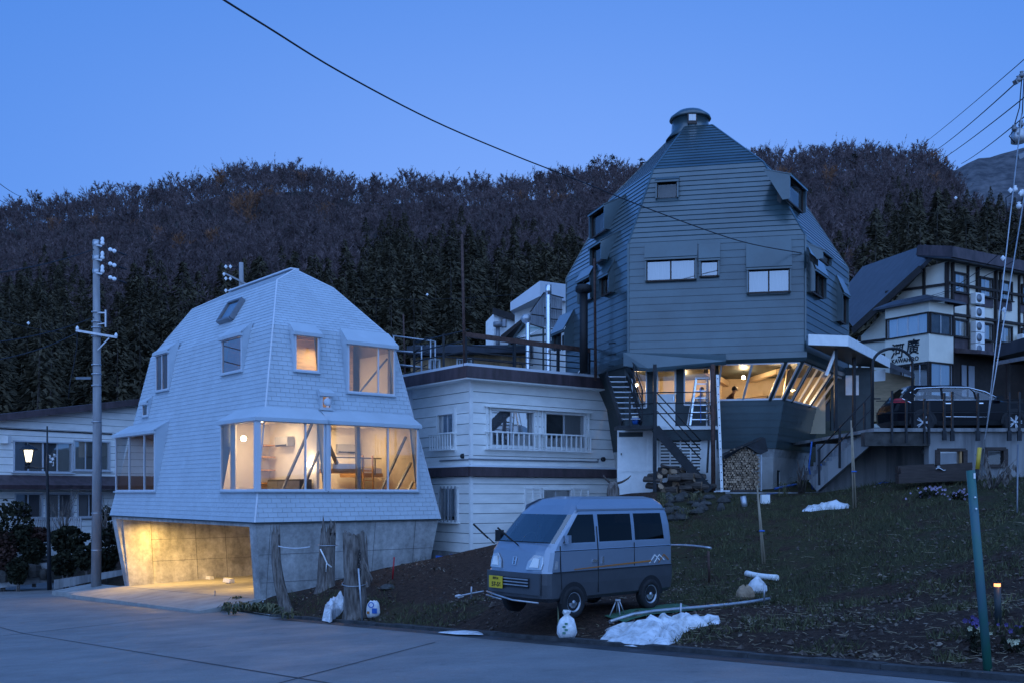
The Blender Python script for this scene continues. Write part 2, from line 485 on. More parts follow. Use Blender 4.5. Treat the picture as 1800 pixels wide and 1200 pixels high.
def PG(px, Y, dz=0.):                    # point on the ground at photo column px and distance Y
    x = (px - CX) / FPX * Y
    return Vector((x, Y, gz(x, Y) + dz))

ss = np.concatenate([np.arange(-34, 26, .25), np.arange(26, 75, .8), np.arange(75, 150, 5)])
qq = np.concatenate([np.arange(0, 4, .16), np.arange(4, 22, .28), np.arange(22, 70, .9), np.arange(70, 140, 6)])
SS, QQ = np.meshgrid(ss, qq, indexing='ij')
gx = K0[0] + UX * SS.ravel() + QX * QQ.ravel(); gy = K0[1] + UY * SS.ravel() + QY * QQ.ravel()
gzv = ground_np(gx, gy)
ni, nj = SS.shape
idx = np.arange(ni * nj).reshape(ni, nj)
fc = np.stack([idx[:-1, :-1], idx[:-1, 1:], idx[1:, 1:], idx[1:, :-1]], -1).reshape(-1, 4)

# soil, grass and litter mixed by noise
mg, nt, N, L, B = newmat('soil_and_grass')
tc = N.new('ShaderNodeTexCoord')
def _noise(sc, det=6, rg=.65):
    z = N.new('ShaderNodeTexNoise'); z.inputs['Scale'].default_value = sc; z.inputs['Detail'].default_value = det; z.inputs['Roughness'].default_value = rg
    L.new(tc.outputs['Object'], z.inputs['Vector']); return z
def _ramp(src, p0, c0, p1, c1):
    r = N.new('ShaderNodeValToRGB'); r.color_ramp.elements[0].position = p0; r.color_ramp.elements[0].color = (*c0, 1)
    r.color_ramp.elements[1].position = p1; r.color_ramp.elements[1].color = (*c1, 1); L.new(src, r.inputs[0]); return r
def _mix(f, a, b):
    x = N.new('ShaderNodeMixRGB'); L.new(f, x.inputs[0]); L.new(a, x.inputs[1]); L.new(b, x.inputs[2]); return x
soil = _ramp(_noise(9).outputs[0], .35, (.026, .015, .011), .68, (.080, .050, .037))
grs = _ramp(_noise(14).outputs[0], .3, (.024, .024, .011), .7, (.075, .072, .034))
at = N.new('ShaderNodeAttribute'); at.attribute_name = 'grassy'
ns = _noise(1.6, 8, .7)
sm = N.new('ShaderNodeMath'); sm.operation = 'ADD'; L.new(at.outputs['Fac'], sm.inputs[0]); L.new(ns.outputs[0], sm.inputs[1])
fm = _ramp(sm.outputs[0], .80, (0, 0, 0), .98, (1, 1, 1))
mx = _mix(fm.outputs[0], soil.outputs[0], grs.outputs[0])
lit = _ramp(_noise(42, 2, .5).outputs[0], .66, (0, 0, 0), .72, (1, 1, 1))
litc = _ramp(_noise(23).outputs[0], .4, (.10, .085, .065), .6, (.21, .19, .16))
mx2 = _mix(lit.outputs[0], mx.outputs[0], litc.outputs[0])
L.new(mx2.outputs[0], B.inputs['Base Color']); B.inputs['Roughness'].default_value = .95; B.inputs['Specular IOR Level'].default_value = .15
bp = N.new('ShaderNodeBump'); bp.inputs['Strength'].default_value = .9; bp.inputs['Distance'].default_value = .06
L.new(_noise(16, 8, .7).outputs[0], bp.inputs['Height']); L.new(bp.outputs[0], B.inputs['Normal'])
M['ground'] = mg
me = np_mesh('ground', np.stack([gx, gy, gzv], -1), fc, mg)
def grassy(x, y):                        # where grass grows: the bank and the strips beside it
    s, q = sq(x, y)
    k = x / max(y, 1) * FPX + CX
    a = 0.
    if k > 1150 and y > 19.5: a = .44
    elif k > 1150 and y > 15 : a = .26
    elif k > 1200: a = .10
    elif k < 1000 and q < 1.3 and s > 4: a = .35
    return a - (.35 if (x - 1.2) ** 2 / 9 + (y - 18) ** 2 / 5 < 1 else 0)
ga = me.attributes.new('grassy', 'FLOAT', 'POINT')
ga.data.foreach_set('value', np.array([grassy(a, b) for a, b in zip(gx, gy)], dtype=np.float32))
for p in me.polygons: p.use_smooth = True
o = bpy.data.objects.new('ground', me); COL.objects.link(o); tag(o, kind='structure')

# road: worn concrete-grey asphalt with joints cut into it
mr, nt, N, L, B = newmat('worn_asphalt')
tc = N.new('ShaderNodeTexCoord')
c1 = _ramp(_noise(.5, 8, .7).outputs[0], .3, (.185, .185, .187), .72, (.315, .312, .312))
c2 = _ramp(_noise(28, 6, .75).outputs[0], .3, (.62, .62, .62), .7, (1, 1, 1))
mm = N.new('ShaderNodeMixRGB'); mm.blend_type = 'MULTIPLY'; mm.inputs[0].default_value = .9; L.new(c1.outputs[0], mm.inputs[1]); L.new(c2.outputs[0], mm.inputs[2])
st = _ramp(_noise(1.6, 6, .7).outputs[0], .60, (1, 1, 1), .72, (.62, .62, .62))
m3 = N.new('ShaderNodeMixRGB'); m3.blend_type = 'MULTIPLY'; m3.inputs[0].default_value = .7; L.new(mm.outputs[0], m3.inputs[1]); L.new(st.outputs[0], m3.inputs[2])
L.new(m3.outputs[0], B.inputs['Base Color'])
rr = _ramp(_noise(.8, 4).outputs[0], .35, (.5, .5, .5), .65, (.75, .75, .75)); L.new(rr.outputs[0], B.inputs['Roughness'])
bp = N.new('ShaderNodeBump'); bp.inputs['Strength'].default_value = .35; bp.inputs['Distance'].default_value = .01
L.new(_noise(90, 3).outputs[0], bp.inputs['Height']); L.new(bp.outputs[0], B.inputs['Normal'])
M['road'] = mr
M['joint'] = mat('tarred_joint', (.045, .045, .047), .8, var=.3)
M['gutter'] = mat('damp_gutter_concrete', (.040, .041, .044), .55, var=.3, scale=3, bump=.4)
M['kerb'] = mat('kerb_concrete', (.075, .075, .077), .9, col2=(.03, .03, .03), scale=3, bump=.4)
mb = MB()
svals = [-120, -60, -34] + [float(a) for a in np.arange(-30, 76, 2)] + [90, 130]
qv = [-45, -30, -20, -14, -9, -6, -4, -2, -.55, .2]
mb.grid([[V(*xy(s, q), zroad(s) - .005 * max(0, -q - .6)) for s in svals] for q in qv])
mb.build('road', M['road'], kind='structure')
def rz_(s, q): return zroad(s) - .005 * max(0, -q - .6)
def strip(name, m, a, b, w, lift, kind='structure', n=40):
    mb = MB(); rows = [[], []]
    d = Vector((b[0] - a[0], b[1] - a[1])).normalized(); nx, ny = -d.y * w / 2, d.x * w / 2
    for i in range(n + 1):
        x = a[0] + (b[0] - a[0]) * i / n; y = a[1] + (b[1] - a[1]) * i / n
        for k, sg in ((0, 1), (1, -1)):
            s, q = sq(x + nx * sg, y + ny * sg); rows[k].append(V(x + nx * sg, y + ny * sg, rz_(s, q) + lift))
    mb.grid(rows); return mb.build(name, m, kind=kind)
def road_pt(px, py):                     # a road surface point under a photo pixel
    Y = 12.
    for _ in range(40):
        x = (px - CX) / FPX * Y; s, q = sq(x, Y); z = rz_(s, q); Y = (CZ - z) * FPX / (py - HY)
    return ((px - CX) / FPX * Y, Y)
strip('road_joint', M['joint'], road_pt(-30, 1094), road_pt(640, 1210), .04, .005)
strip('road_joint', M['joint'], road_pt(300, 1250), road_pt(765, 1128), .035, .005)
strip('road_joint', M['joint'], road_pt(-10, 1118), road_pt(300, 1084), .04, .005)
# gutter strip and kerb blocks
mb = MB()
for i in range(40):
    s0, s1 = -30 + i * 1.2, -30 + (i + 1) * 1.2 - .006
    if s1 > 12.6: break
    for q0, q1, lift in ((-.55, -.16, .006),):
        mb.poly([V(*xy(s0, q0), zroad(s0) + .004), V(*xy(s1, q0), zroad(s1) + .004), V(*xy(s1, q1), zroad(s1) + lift), V(*xy(s0, q1), zroad(s0) + lift)])
gut = mb.build('gutter', M['gutter'], kind='structure')
kp = MB(); kp.poly([V(*xy(-30, .0), zroad(-30) - .1), V(*xy(-30, .01), zroad(-30) - .1), V(*xy(12.6, .01), zroad(12.6) - .1)])
kerb = bpy.data.objects.new('kerb', None); COL.objects.link(kerb); tag(kerb, kind='structure')
for i in range(40):
    s0, s1 = -26 + i, -26 + (i + 1) - .006
    if s1 > 13: break
    h = .065 + .008 * math.sin(i * 2.3)
    q0, q1 = -.16, .02
    a = [V(*xy(s, q), zroad(s) + d) for s, q, d in ((s0, q0, -.1), (s1, q0, -.1), (s1, q1, -.1), (s0, q1, -.1), (s0, q0 + .02, h), (s1, q0 + .02, h), (s1, q1, h), (s0, q1, h))]
    b = MB(); b.hexa(a); b.build('kerb_block', M['kerb'], kerb)

# concrete apron before the garage
M['apron'] = mat('pale_apron_concrete', (.34, .33, .31), .85, var=.16, scale=1.5, bump=.25, bscale=40)
def thr(g): return -1.70 - .46 * (g - .5) / (HL - 1)
mb = MB()
for g0, g1 in ((.42, 6.4), (6.412, HL - .1), (HL - .088, HL + 3.2)):
    w0 = -1.55 if g0 < 7 else -1.3
    top = [H(.30, g0, thr(g0)), H(w0, g0, thr(g0) - .22), H(w0, g1, thr(g1) - .22), H(.30, g1, thr(g1))]
    mb.hexa([p - V(0, 0, .5) for p in top] + top)
mb.build('garage_apron', M['apron'], kind='structure')

# ---- wooded hill
RIDGE = [(-700, 470), (-300, 420), (0, 400), (60, 388), (140, 378), (280, 366), (400, 332), (560, 326), (600, 346), (640, 352), (760, 348), (840, 354), (960, 342), (1080, 322),
         (1140, 320), (1320, 306), (1500, 292), (1620, 300), (1680, 345), (1740, 360), (1800, 350), (2100, 330), (2500, 330)]
def interp(tab, x):
    if x <= tab[0][0]: return tab[0][1]
    for (a, b), (c, d) in zip(tab, tab[1:]):
        if x <= c: return b + (d - b) * (x - a) / (c - a)
    return tab[-1][1]
YR, Y0H = 600., 74.
def hill_z(x, y):
    px = CX + x / y * FPX
    zr = CZ + (HY - interp(RIDGE, px) - 2) / FPX * YR
    z0 = 2.0 + .07 * x
    if y <= YR:
        t = max(0, (y - Y0H) / (YR - Y0H)); z = z0 + (zr - z0) * t ** 1.3
    else: z = zr - (y - YR) * .25
    return z + 2.5 * mnoise.noise(Vector((x * .02, y * .02, 3))) * min(1, max(0, (y - 80) / 60))
pxs = list(range(-900, 2800, 40)); ys = list(np.geomspace(66, 900, 60))
mb = MB()
mb.grid([[V((p - CX) / FPX * y, y, hill_z((p - CX) / FPX * y, y) - (.6 if y < 80 else 0)) for p in pxs] for y in ys])
M['hill'] = mat('leaf_litter_slope', (.030, .023, .021), .95, col2=(.014, .011, .011), scale=.12, bump=.4, bscale=2)
mb.build('hill', M['hill'], kind='structure')
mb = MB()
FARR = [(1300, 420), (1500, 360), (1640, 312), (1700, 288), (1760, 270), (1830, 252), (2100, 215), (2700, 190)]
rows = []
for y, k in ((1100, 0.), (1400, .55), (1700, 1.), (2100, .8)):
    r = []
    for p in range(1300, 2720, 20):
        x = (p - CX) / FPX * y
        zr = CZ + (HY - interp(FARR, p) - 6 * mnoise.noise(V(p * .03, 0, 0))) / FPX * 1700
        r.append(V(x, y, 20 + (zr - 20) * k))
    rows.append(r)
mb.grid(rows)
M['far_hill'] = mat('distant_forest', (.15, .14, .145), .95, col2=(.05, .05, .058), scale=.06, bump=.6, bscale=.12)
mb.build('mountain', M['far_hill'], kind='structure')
# ------------------------------------------------------------------ forest
M['cedar'] = mat('cedar_foliage', (.105, .085, .052), .9, col2=(.038, .033, .023), scale=.35, island=.22, spec=.1)
M['pine'] = mat('pine_foliage', (.10, .085, .06), .9, col2=(.045, .04, .03), scale=.6, island=.3, spec=.1)
M['twig'] = mat('bare_twigs', (.19, .135, .135), .95, col2=(.065, .048, .05), scale=.09, island=.3, spec=.1)
M['twig_rust'] = mat('rusty_larch_twigs', (.26, .125, .07), .95, col2=(.15, .08, .055), scale=.4, island=.2, spec=.1)
M['trunk'] = mat('grey_tree_trunk', (.14, .115, .105), .95, var=.3, scale=1.5)

def tri_tube(v, f, mi, a, b, ra, rb, m):
    a, b = np.array(a), np.array(b); d = b - a; L_ = np.linalg.norm(d)
    if L_ < 1e-6: return
    d = d / L_; u = np.cross(d, [0, 0, 1.]) if abs(d[2]) < .95 else np.cross(d, [1., 0, 0]); u /= np.linalg.norm(u); w = np.cross(d, u)
    k = len(v)
    for c, r in ((a, ra), (b, rb)):
        for t in (0, 2.094, 4.189): v.append(c + (u * math.cos(t) + w * math.sin(t)) * r)
    for j in range(3):
        e = (j + 1) % 3
        f.append((k + j, k + e, k + 3 + e)); f.append((k + j, k + 3 + e, k + 3 + j)); mi += [m, m]

def cedar_mesh(seed, h=20., r=3.0, n=430, droop=.55, foot=.06, shape=.68):
    rg = random.Random(seed); v, f, mi = [], [], []
    tri_tube(v, f, mi, (0, 0, -1), (0, 0, h * .97), .26, .03, 1)
    for i in range(n):
        t = foot + (1 - foot) * rg.random() ** 1.15
        z = h * t
        rad = r * (1 - t) ** shape * (.75 + .25 * math.sin(t * 31 + seed)) + .12
        a = rg.random() * 6.283; q = rad * (.35 + .65 * rg.random() ** .5)
        c = np.array([math.cos(a) * q, math.sin(a) * q, z])
        o = np.array([math.cos(a), math.sin(a), -droop + rg.uniform(-.55, .6)]); o /= np.linalg.norm(o)
        sd = np.array([-math.sin(a), math.cos(a), rg.uniform(-.9, .9)])
        ln = (.5 + .6 * rg.random()) * (.5 + .7 * (1 - t)); wd = ln * rg.uniform(.5, .85)
        k = len(v)
        v += [c - o * ln * .45 - sd * wd * .5, c - o * ln * .45 + sd * wd * .5, c + o * ln, c + np.array([0, 0, .28 * ln])]
        f += [(k, k + 1, k + 2), (k, k + 3, k + 2)]; mi += [0, 0]
    return np.array(v), np.array(f), np.array(mi)

def bare_mesh(seed, h=13., spread=.34, dens=1.0, rust=False):
    rg = random.Random(seed); v, f, mi = [], [], []
    lean = np.array([rg.uniform(-.05, .05), rg.uniform(-.05, .05), 1.])
    def jit(d, s):
        q = d + np.array([rg.gauss(0, s), rg.gauss(0, s), rg.gauss(0, s * .6)]); return q / np.linalg.norm(q)
    th = h * rg.uniform(.15, .32)
    p0 = np.zeros(3); p1 = lean * th
    tri_tube(v, f, mi, p0 - [0, 0, 1], p1, .17, .12, 1)
    tri_tube(v, f, mi, p1, lean * h * .8, .11, .03, 1)
    nl = rg.randint(6, 7)
    for i in range(nl):
        a = 6.283 * (i + rg.random() * .7) / nl; t = rg.uniform(.12, .75)
        st = lean * h * t
        d = np.array([math.cos(a) * spread * 1.5, math.sin(a) * spread * 1.5, 1.]); d /= np.linalg.norm(d)
        ln = h * (1 - t) * rg.uniform(.62, .95); en = st + jit(d, .12) * ln
        tri_tube(v, f, mi, st, en, .06, .025, 1)
        for j in range(int(4 * dens) + 1):
            s2 = st + (en - st) * rg.uniform(.25, 1); d2 = jit(d, .45); l2 = ln * rg.uniform(.25, .5); e2 = s2 + d2 * l2
            tri_tube(v, f, mi, s2, e2, .03, .012, 0)
            for q in range(13):
                s3 = s2 + (e2 - s2) * rg.uniform(.2, 1); d3 = jit(d2, .6); l3 = rg.uniform(.5, 1.3); sdv = np.cross(d3, [rg.gauss(0, 1), rg.gauss(0, 1), rg.gauss(0, 1)]); sdv /= np.linalg.norm(sdv) + 1e-6
                w = rg.uniform(.05, .13) if not rust else .13
                k = len(v); v += [s3 - sdv * w, s3 + sdv * w, s3 + d3 * l3]; f.append((k, k + 1, k + 2)); mi.append(0)
    return np.array(v), np.array(f), np.array(mi)

def pine_mesh(seed, h=13.):
    rg = random.Random(seed); v, f, mi = [], [], []
    tri_tube(v, f, mi, (0, 0, -1), (0, 0, h * .95), .2, .06, 1)
    for lay in range(7):
        z = h * (.42 + .56 * lay / 6); R_ = h * .26 * (1.05 - lay / 7.5)
        for br in range(4):
            a = rg.random() * 6.283; L_ = R_ * rg.uniform(.5, 1.1); e = np.array([math.cos(a) * L_, math.sin(a) * L_, z + rg.uniform(-.1, .5)])
            tri_tube(v, f, mi, (0, 0, z - .3), e, .05, .03, 1)
            for q in range(16):
                c = np.array([0, 0, z]) + (e - [0, 0, z]) * rg.uniform(.45, 1.05) + np.array([rg.gauss(0, .45), rg.gauss(0, .45), rg.gauss(0, .16)])
                d = np.array([rg.gauss(0, 1), rg.gauss(0, 1), rg.gauss(0, .3)]); d /= np.linalg.norm(d); s_ = np.array([-d[1], d[0], rg.uniform(-.3, .3)])
                k = len(v); v += [c - s_ * .24, c + s_ * .24, c + d * .75]; f.append((k, k + 1, k + 2)); mi.append(0)
    return np.array(v), np.array(f), np.array(mi)

CED = [cedar_mesh(i, 20, rr, n) for i, (rr, n) in enumerate(((3.9, 760), (4.5, 820), (3.3, 680), (5.0, 860), (4.1, 780)))]
BAR = [bare_mesh(20 + i, hh, sp) for i, (hh, sp) in enumerate(((13, .30), (14, .36), (11.5, .34), (13, .26), (12, .40)))]
RUS = [bare_mesh(40 + i, 15, .22, 1.5, True) for i in range(2)]
PIN = [pine_mesh(60 + i) for i in range(3)]
def lib(name, arrs, mats): return [np_mesh(name, v, f, mats, m) for v, f, m in arrs]
ced_me = lib('cedar_tree', CED, [M['cedar'], M['log_side']]); bar_me = lib('bare_tree', BAR, [M['twig'], M['trunk']])
rus_me = lib('larch_tree', RUS, [M['twig_rust'], M['trunk']]); pin_me = lib('pine_tree', PIN, [M['pine'], M['trunk']])

# tops of the cedar stand in the photo, column by column
TIPS = [(-400, 470), (0, 450), (60, 440), (110, 415), (150, 450), (200, 470), (250, 425), (330, 455), (400, 430), (470, 440), (520, 405), (570, 430), (620, 400), (640, 335), (700, 345), (760, 385),
        (810, 362), (870, 395), (905, 370), (950, 385), (990, 355), (1040, 385), (1120, 370), (1300, 400), (1430, 400), (1480, 400), (1540, 330), (1580, 285), (1640, 300), (1700, 330), (1760, 330), (2300, 330)]
def top_row(x, y, h): return HY - (hill_z(x, y) + h - CZ) * FPX / y
rg = random.Random(5)
ced, bare = [], []
y = 118.
while y < 520:
    step = 7.2 * (1 + max(0, y - 180) / 420)
    k = -.62
    while k < .62:
        yy = y + rg.uniform(-.45, .45) * step; kk = k + rg.uniform(-.45, .45) * step / y
        px = CX + kk * FPX; x = kk * yy; sc = rg.choice((rg.uniform(.6, .85), rg.uniform(.8, 1.1), rg.uniform(1.0, 1.22)))
        if -60 < px < 1860 and top_row(x, yy, 20 * sc) > interp(TIPS, px) + rg.uniform(-6, 34): ced.append((x, yy, sc))
        k += step / y
    y += step
y = 150.
while y < 625:
    step = 5.2 * (1 + max(0, y - 250) / 800)
    k = -.62
    while k < .62:
        yy = y + rg.uniform(-.5, .5) * step; kk = k + rg.uniform(-.5, .5) * step / y
        px = CX + kk * FPX; x = kk * yy; sc = rg.uniform(.75, 1.4)
        if -60 < px < 1860 and top_row(x, yy, 20) < interp(TIPS, px) + 30:
            if not (1690 < px and yy > 430): bare.append((x, yy, sc))
        k += step / y
    y += step
for _ in range(420):
    px = rg.uniform(-40, 1690); yy = rg.uniform(545, 600); bare.append(((px - CX) / FPX * yy, yy, rg.uniform(.8, 1.5)))
def rot(a): return Matrix.Rotation(a, 4, 'Z')
def place(name, me, x, y, sc, lab, cat, grp, zs=1., sink=.3):
    o = bpy.data.objects.new(name, me); COL.objects.link(o)
    o.location = (x, y, hill_z(x, y) - sink); o.rotation_euler = (rg.uniform(-.03, .03), rg.uniform(-.03, .03), rg.random() * 6.28); o.scale = (sc * rg.uniform(.9, 1.1), sc * rg.uniform(.9, 1.1), sc * zs)
    return tag(o, lab, cat, grp)
def mass(name, items, arrs, mats, me_kind):      # the rest of a kind as ONE stuff object
    vs, fs, ms = [], [], []; base = 0
    for x, y, sc in items:
        v, f, m = arrs[rg.randrange(len(arrs))]
        a = rg.random() * 6.283; c, s = math.cos(a), math.sin(a)
        w = np.empty_like(v, dtype=np.float32); w[:, 0] = (v[:, 0] * c - v[:, 1] * s) * sc + x; w[:, 1] = (v[:, 0] * s + v[:, 1] * c) * sc + y; w[:, 2] = v[:, 2] * sc + hill_z(x, y) - .3
        vs.append(w); fs.append(f + base); ms.append(m); base += len(v)
    o = bpy.data.objects.new(name, np_mesh(name, np.concatenate(vs), np.concatenate(fs), mats, np.concatenate(ms))); COL.objects.link(o)
    return tag(o, kind='stuff')
# cedars whose tips stand free show largest: sort by how near the tip is to the stand's outline and by distance
ced.sort(key=lambda t: (top_row(t[0], t[1], 20 * t[2]) - interp(TIPS, CX + t[0] / t[1] * FPX)) * .5 + t[1] * .25)
CEDLAB = 'dark cedar standing in the dense evergreen stand on the lower hillside'
for x, y, sc in ced[:295]: place('cedar_tree', ced_me[rg.randrange(5)], x, y, sc, CEDLAB, 'tree', 'cedars in the dense stand on the lower hillside')
mass('cedar_forest', ced[295:], CED, [M['cedar'], M['log_side']], 0)
def sky_gap(t): return top_row(t[0], t[1], 13 * t[2]) - interp(RIDGE, CX + t[0] / t[1] * FPX)
print("NTREES",len(ced),len(bare))
bare.sort(key=lambda t: abs(sky_gap(t) + 40))
BARELAB = 'leafless grey-brown tree among the bare woods along the ridge'
rust = bare[300::160]
for x, y, sc in bare[:295]: place('bare_tree', bar_me[rg.randrange(5)], x, y, sc, BARELAB, 'tree', 'bare trees along the ridge')
mass('bare_forest', [t for t in bare[295:] if t not in rust], BAR, [M['twig'], M['trunk']], 0)
for x, y, sc in rust[:40]: place('larch_tree', rus_me[rg.randrange(2)], x, y, sc, 'rust-tinged bare larch among the grey leafless woods', 'tree', 'rust-tinged larches in the bare woods')
for k in range(60):
    px = rg.choice((rg.uniform(0, 620), rg.uniform(1330, 1640), rg.uniform(0, 1640))); yy = rg.uniform(300, 560); x = (px - CX) / FPX * yy
    if top_row(x, yy, 15) > interp(RIDGE, px) + 22: place('cedar_tree', ced_me[rg.randrange(5)], x, yy, rg.uniform(.5, .85), 'lone dark conifer scattered among the leafless woods of the upper slope', 'tree', 'lone conifers in the leafless woods')
for px, yy, sc in ((430, 430, 1.5), (412, 440, 1.3), (448, 450, 1.3), (388, 540, 1.5), (283, 420, 1.1), (580, 440, 1.1), (472, 500, 1.1), (1375, 470, 1.2), (1455, 420, 1.3), (1640, 470, 1.1), (95, 500, 1.1), (980, 470, 1.2)):
    x = (px - CX) / FPX * yy; place('larch_tree', rus_me[rg.randrange(2)], x, yy, sc, 'rust-tinged bare larch among the grey leafless woods', 'tree', 'rust-tinged larches in the bare woods')
# pines that stand out one by one on the skyline
for px, lab, hh in ((70, 'broad dark pine on the skyline at the far left of the ridge', 14), (655, 'dark pine above the saddle of the ridge, over the white house', 14), (770, 'leaning pine beside the small hut on the ridge', 12),
                    (830, 'ragged dark pine on the ridge just beyond the rusty roof pole', 13), (950, 'broad dark pine on the ridge under the thick overhead cable', 14), (1042, 'first of two tall pines on the skyline beside the dark dome', 16),
                    (1075, 'second tall pine on the skyline, nearer the dark dome', 17), (1130, 'slim pine on the skyline touching the roof edge of the dark dome', 15), (1000, 'dark pine with layered boughs on the ridge beside the overhead cable', 12)):
    yy = 585.; x = (px - CX) / FPX * yy
    place('pine_tree', pin_me[rg.randrange(3)], x, yy, hh / 11., lab, 'tree', 'pines along the skyline')
for px, yy, lab in ((395, 520, 'lone dark pine amid the rust-brown trees under the summit'), (1500, 500, 'dark pine amid bare trees above the inn roof')):
    x = (px - CX) / FPX * yy; place('pine_tree', pin_me[1], x, yy, 1.3, lab, 'tree', None)
# the small hut on the ridge
hx, hy = (757 - CX) / FPX * 560, 560.; hz = hill_z(hx, hy)
hut = thing('ridge_hut', 'tiny dark hut on the ridge between bare trees', 'hut', (hx, hy, hz))
mb = MB(); mb.box((hx, hy, hz + 2), (7, 6, 5)); mb.build('wall', M['half_timber'], hut)
mb = MB(); mb.prism([(hx - 5, hy - 4, hz + 4.5), (hx + 5, hy - 4, hz + 4.5), (hx, hy - 4, hz + 6.6)], (0, 8, 0)); mb.build('roof', M['dark_roof'], hut)
# ------------------------------------------------------------------ white shingled house over a concrete garage
wh = thing('shingle_house', 'white shingled dome-like house over an open concrete garage, lit windows all round', 'house', tuple(H(HW / 2, HL / 2, -1.9)))
Z0, Z1, Z2, ZR = .67, 6.9, 8.8, 9.45
def ring(i, z):                          # (f0, f1, g0, g1, z) insets
    return [H(i[0], i[2], z), H(HW - i[1], i[2], z), H(HW - i[1], HL - i[3], z), H(i[0], HL - i[3], z)]
r0 = ring((0, 0, 0, 0), Z0); r1 = ring((1.2, 1.2, 1.2, 1.2), Z1); r2 = ring((2.35, 2.35, 3.2, 2.6), Z2)
ra, rb = H(HW / 2, 4.0, ZR), H(HW / 2, 9.2, ZR)
mid = H(HW / 2, HL / 2, 4)
FRONT = Facet([r0[0], r0[1], r1[1], r1[0]], mid); RIGHT = Facet([r0[1], r0[2], r1[2], r1[1]], mid); BACK = Facet([r0[2], r0[3], r1[3], r1[2]], mid); LEFT = Facet([r0[3], r0[0], r1[0], r1[3]], mid)
FRONT2 = Facet([r1[0], r1[1], r2[1], r2[0]], mid); RIGHT2 = Facet([r1[1], r1[2], r2[2], r2[1]], mid); BACK2 = Facet([r1[2], r1[3], r2[3], r2[2]], mid); LEFT2 = Facet([r1[3], r1[0], r2[0], r2[3]], mid)
FRONT3 = Facet([r2[0], r2[1], ra], mid); RIGHT3 = Facet([r2[1], r2[2], rb, ra], mid); BACK3 = Facet([r2[2], r2[3], rb], mid); LEFT3 = Facet([r2[3], r2[0], ra, rb], mid)
def inset(z): return 1.2 * (z - Z0) / (Z1 - Z0)
def onF(f, z): return H(f, inset(z), z)          # on the front wall
def onL(g, z): return H(inset(z), g, z)          # on the garage-side wall

glass_o, frame_o = [], []
def pane_frame(parent, A, B, zb, zt, mulls, out, fw=.05, fd=.07, gm='glass', sill=True, blind_or_room_shade=None):
    """a glazed strip between plan points A and B: frame members and panes; out = outward direction"""
    A, B = Vector(A), Vector(B); d = (B - A).normalized(); L_ = (B - A).length
    fr = MB(); z = Vector((0, 0, 1))
    def pt(u, h): return A + d * u + z * h
    fr.bar(pt(0, zb + fw / 2), pt(L_, zb + fw / 2), fd, fw); fr.bar(pt(0, zt - fw / 2), pt(L_, zt - fw / 2), fd, fw)
    for u in [fw / 2] + list(mulls) + [L_ - fw / 2]:
        fr.bar(pt(u, zb + fw), pt(u, zt - fw), fd, fw, up=d)
    fo = fr.build('window_frame', M['white_metal'], parent)
    us = [fw] + [m for m in mulls] + [L_ - fw]
    for a, b in zip(us, us[1:]):
        g = MB(); g.poly([pt(a, zb + fw) + out * .0, pt(b, zb + fw), pt(b, zt - fw), pt(a, zt - fw)])
        g.build('pane', M[gm], fo, fix=False)
    return fo

# ---- bays: (wall, start, end, sill z, head z, mullions, roof start z)
holes = []
def bay_front(f0, f1, zb, zt, mulls, g=None, rise=.42, corner=False, gm='glass', left_cheek=True):
    g = inset(zb) - .03 if g is None else g
    A, B = H(f0, g, 0), H(f1, g, 0)
    FRONT.hole([onF((f0 + .03) if left_cheek else inset(zb), zb + .02), onF(f1 - .03, zb + .02), onF(f1 - .03, zt), onF((f0 + .03) if left_cheek else inset(zt), zt)])
    fo = pane_frame(wh, A, B, zb, zt, mulls, -HG, gm=gm)
    zr = zt + rise
    c = MB()
    for f, k in ((f0, -1), (f1, 1)):
        if k < 0 and not left_cheek: continue
        c.prism([H(f, g - .02, zb), H(f, inset(zb) + .02, zb), H(f, inset(zr) + .02, zr), H(f, inset(zr) - .02, zr), H(f, g - .02, zt + .035 + .11 * (rise - .035) / (inset(zr) - g + .13))], HF * .045 * k)
    # roof of the bay, eave board and sill
    e = .10
    fa, fb = (f0 - e, f0 - e * .3) if left_cheek else (g - .13, inset(zr) - .005)
    c.prism([H(fa, g - .13, zt + .035), H(f1 + e, g - .13, zt + .035), H(f1 + e * .3, inset(zr) - .005, zr), H(fb, inset(zr) - .005, zr)], V(0, 0, .05))
    c.prism([H(fa, g - .135, zt - .03), H(f1 + e, g - .135, zt - .03), H(f1 + e, g - .135, zt + .05), H(fa, g - .135, zt + .05)], HG * .12)
    c.prism([H(f0 - .06, g - .10, zb - .05), H(f1 + .06, g - .10, zb - .05), H(f1 + .06, g - .10, zb), H(f0 - .06, g - .10, zb)], HG * .14)
    c.build('window_bay', M['shingle'], fo)
    return fo
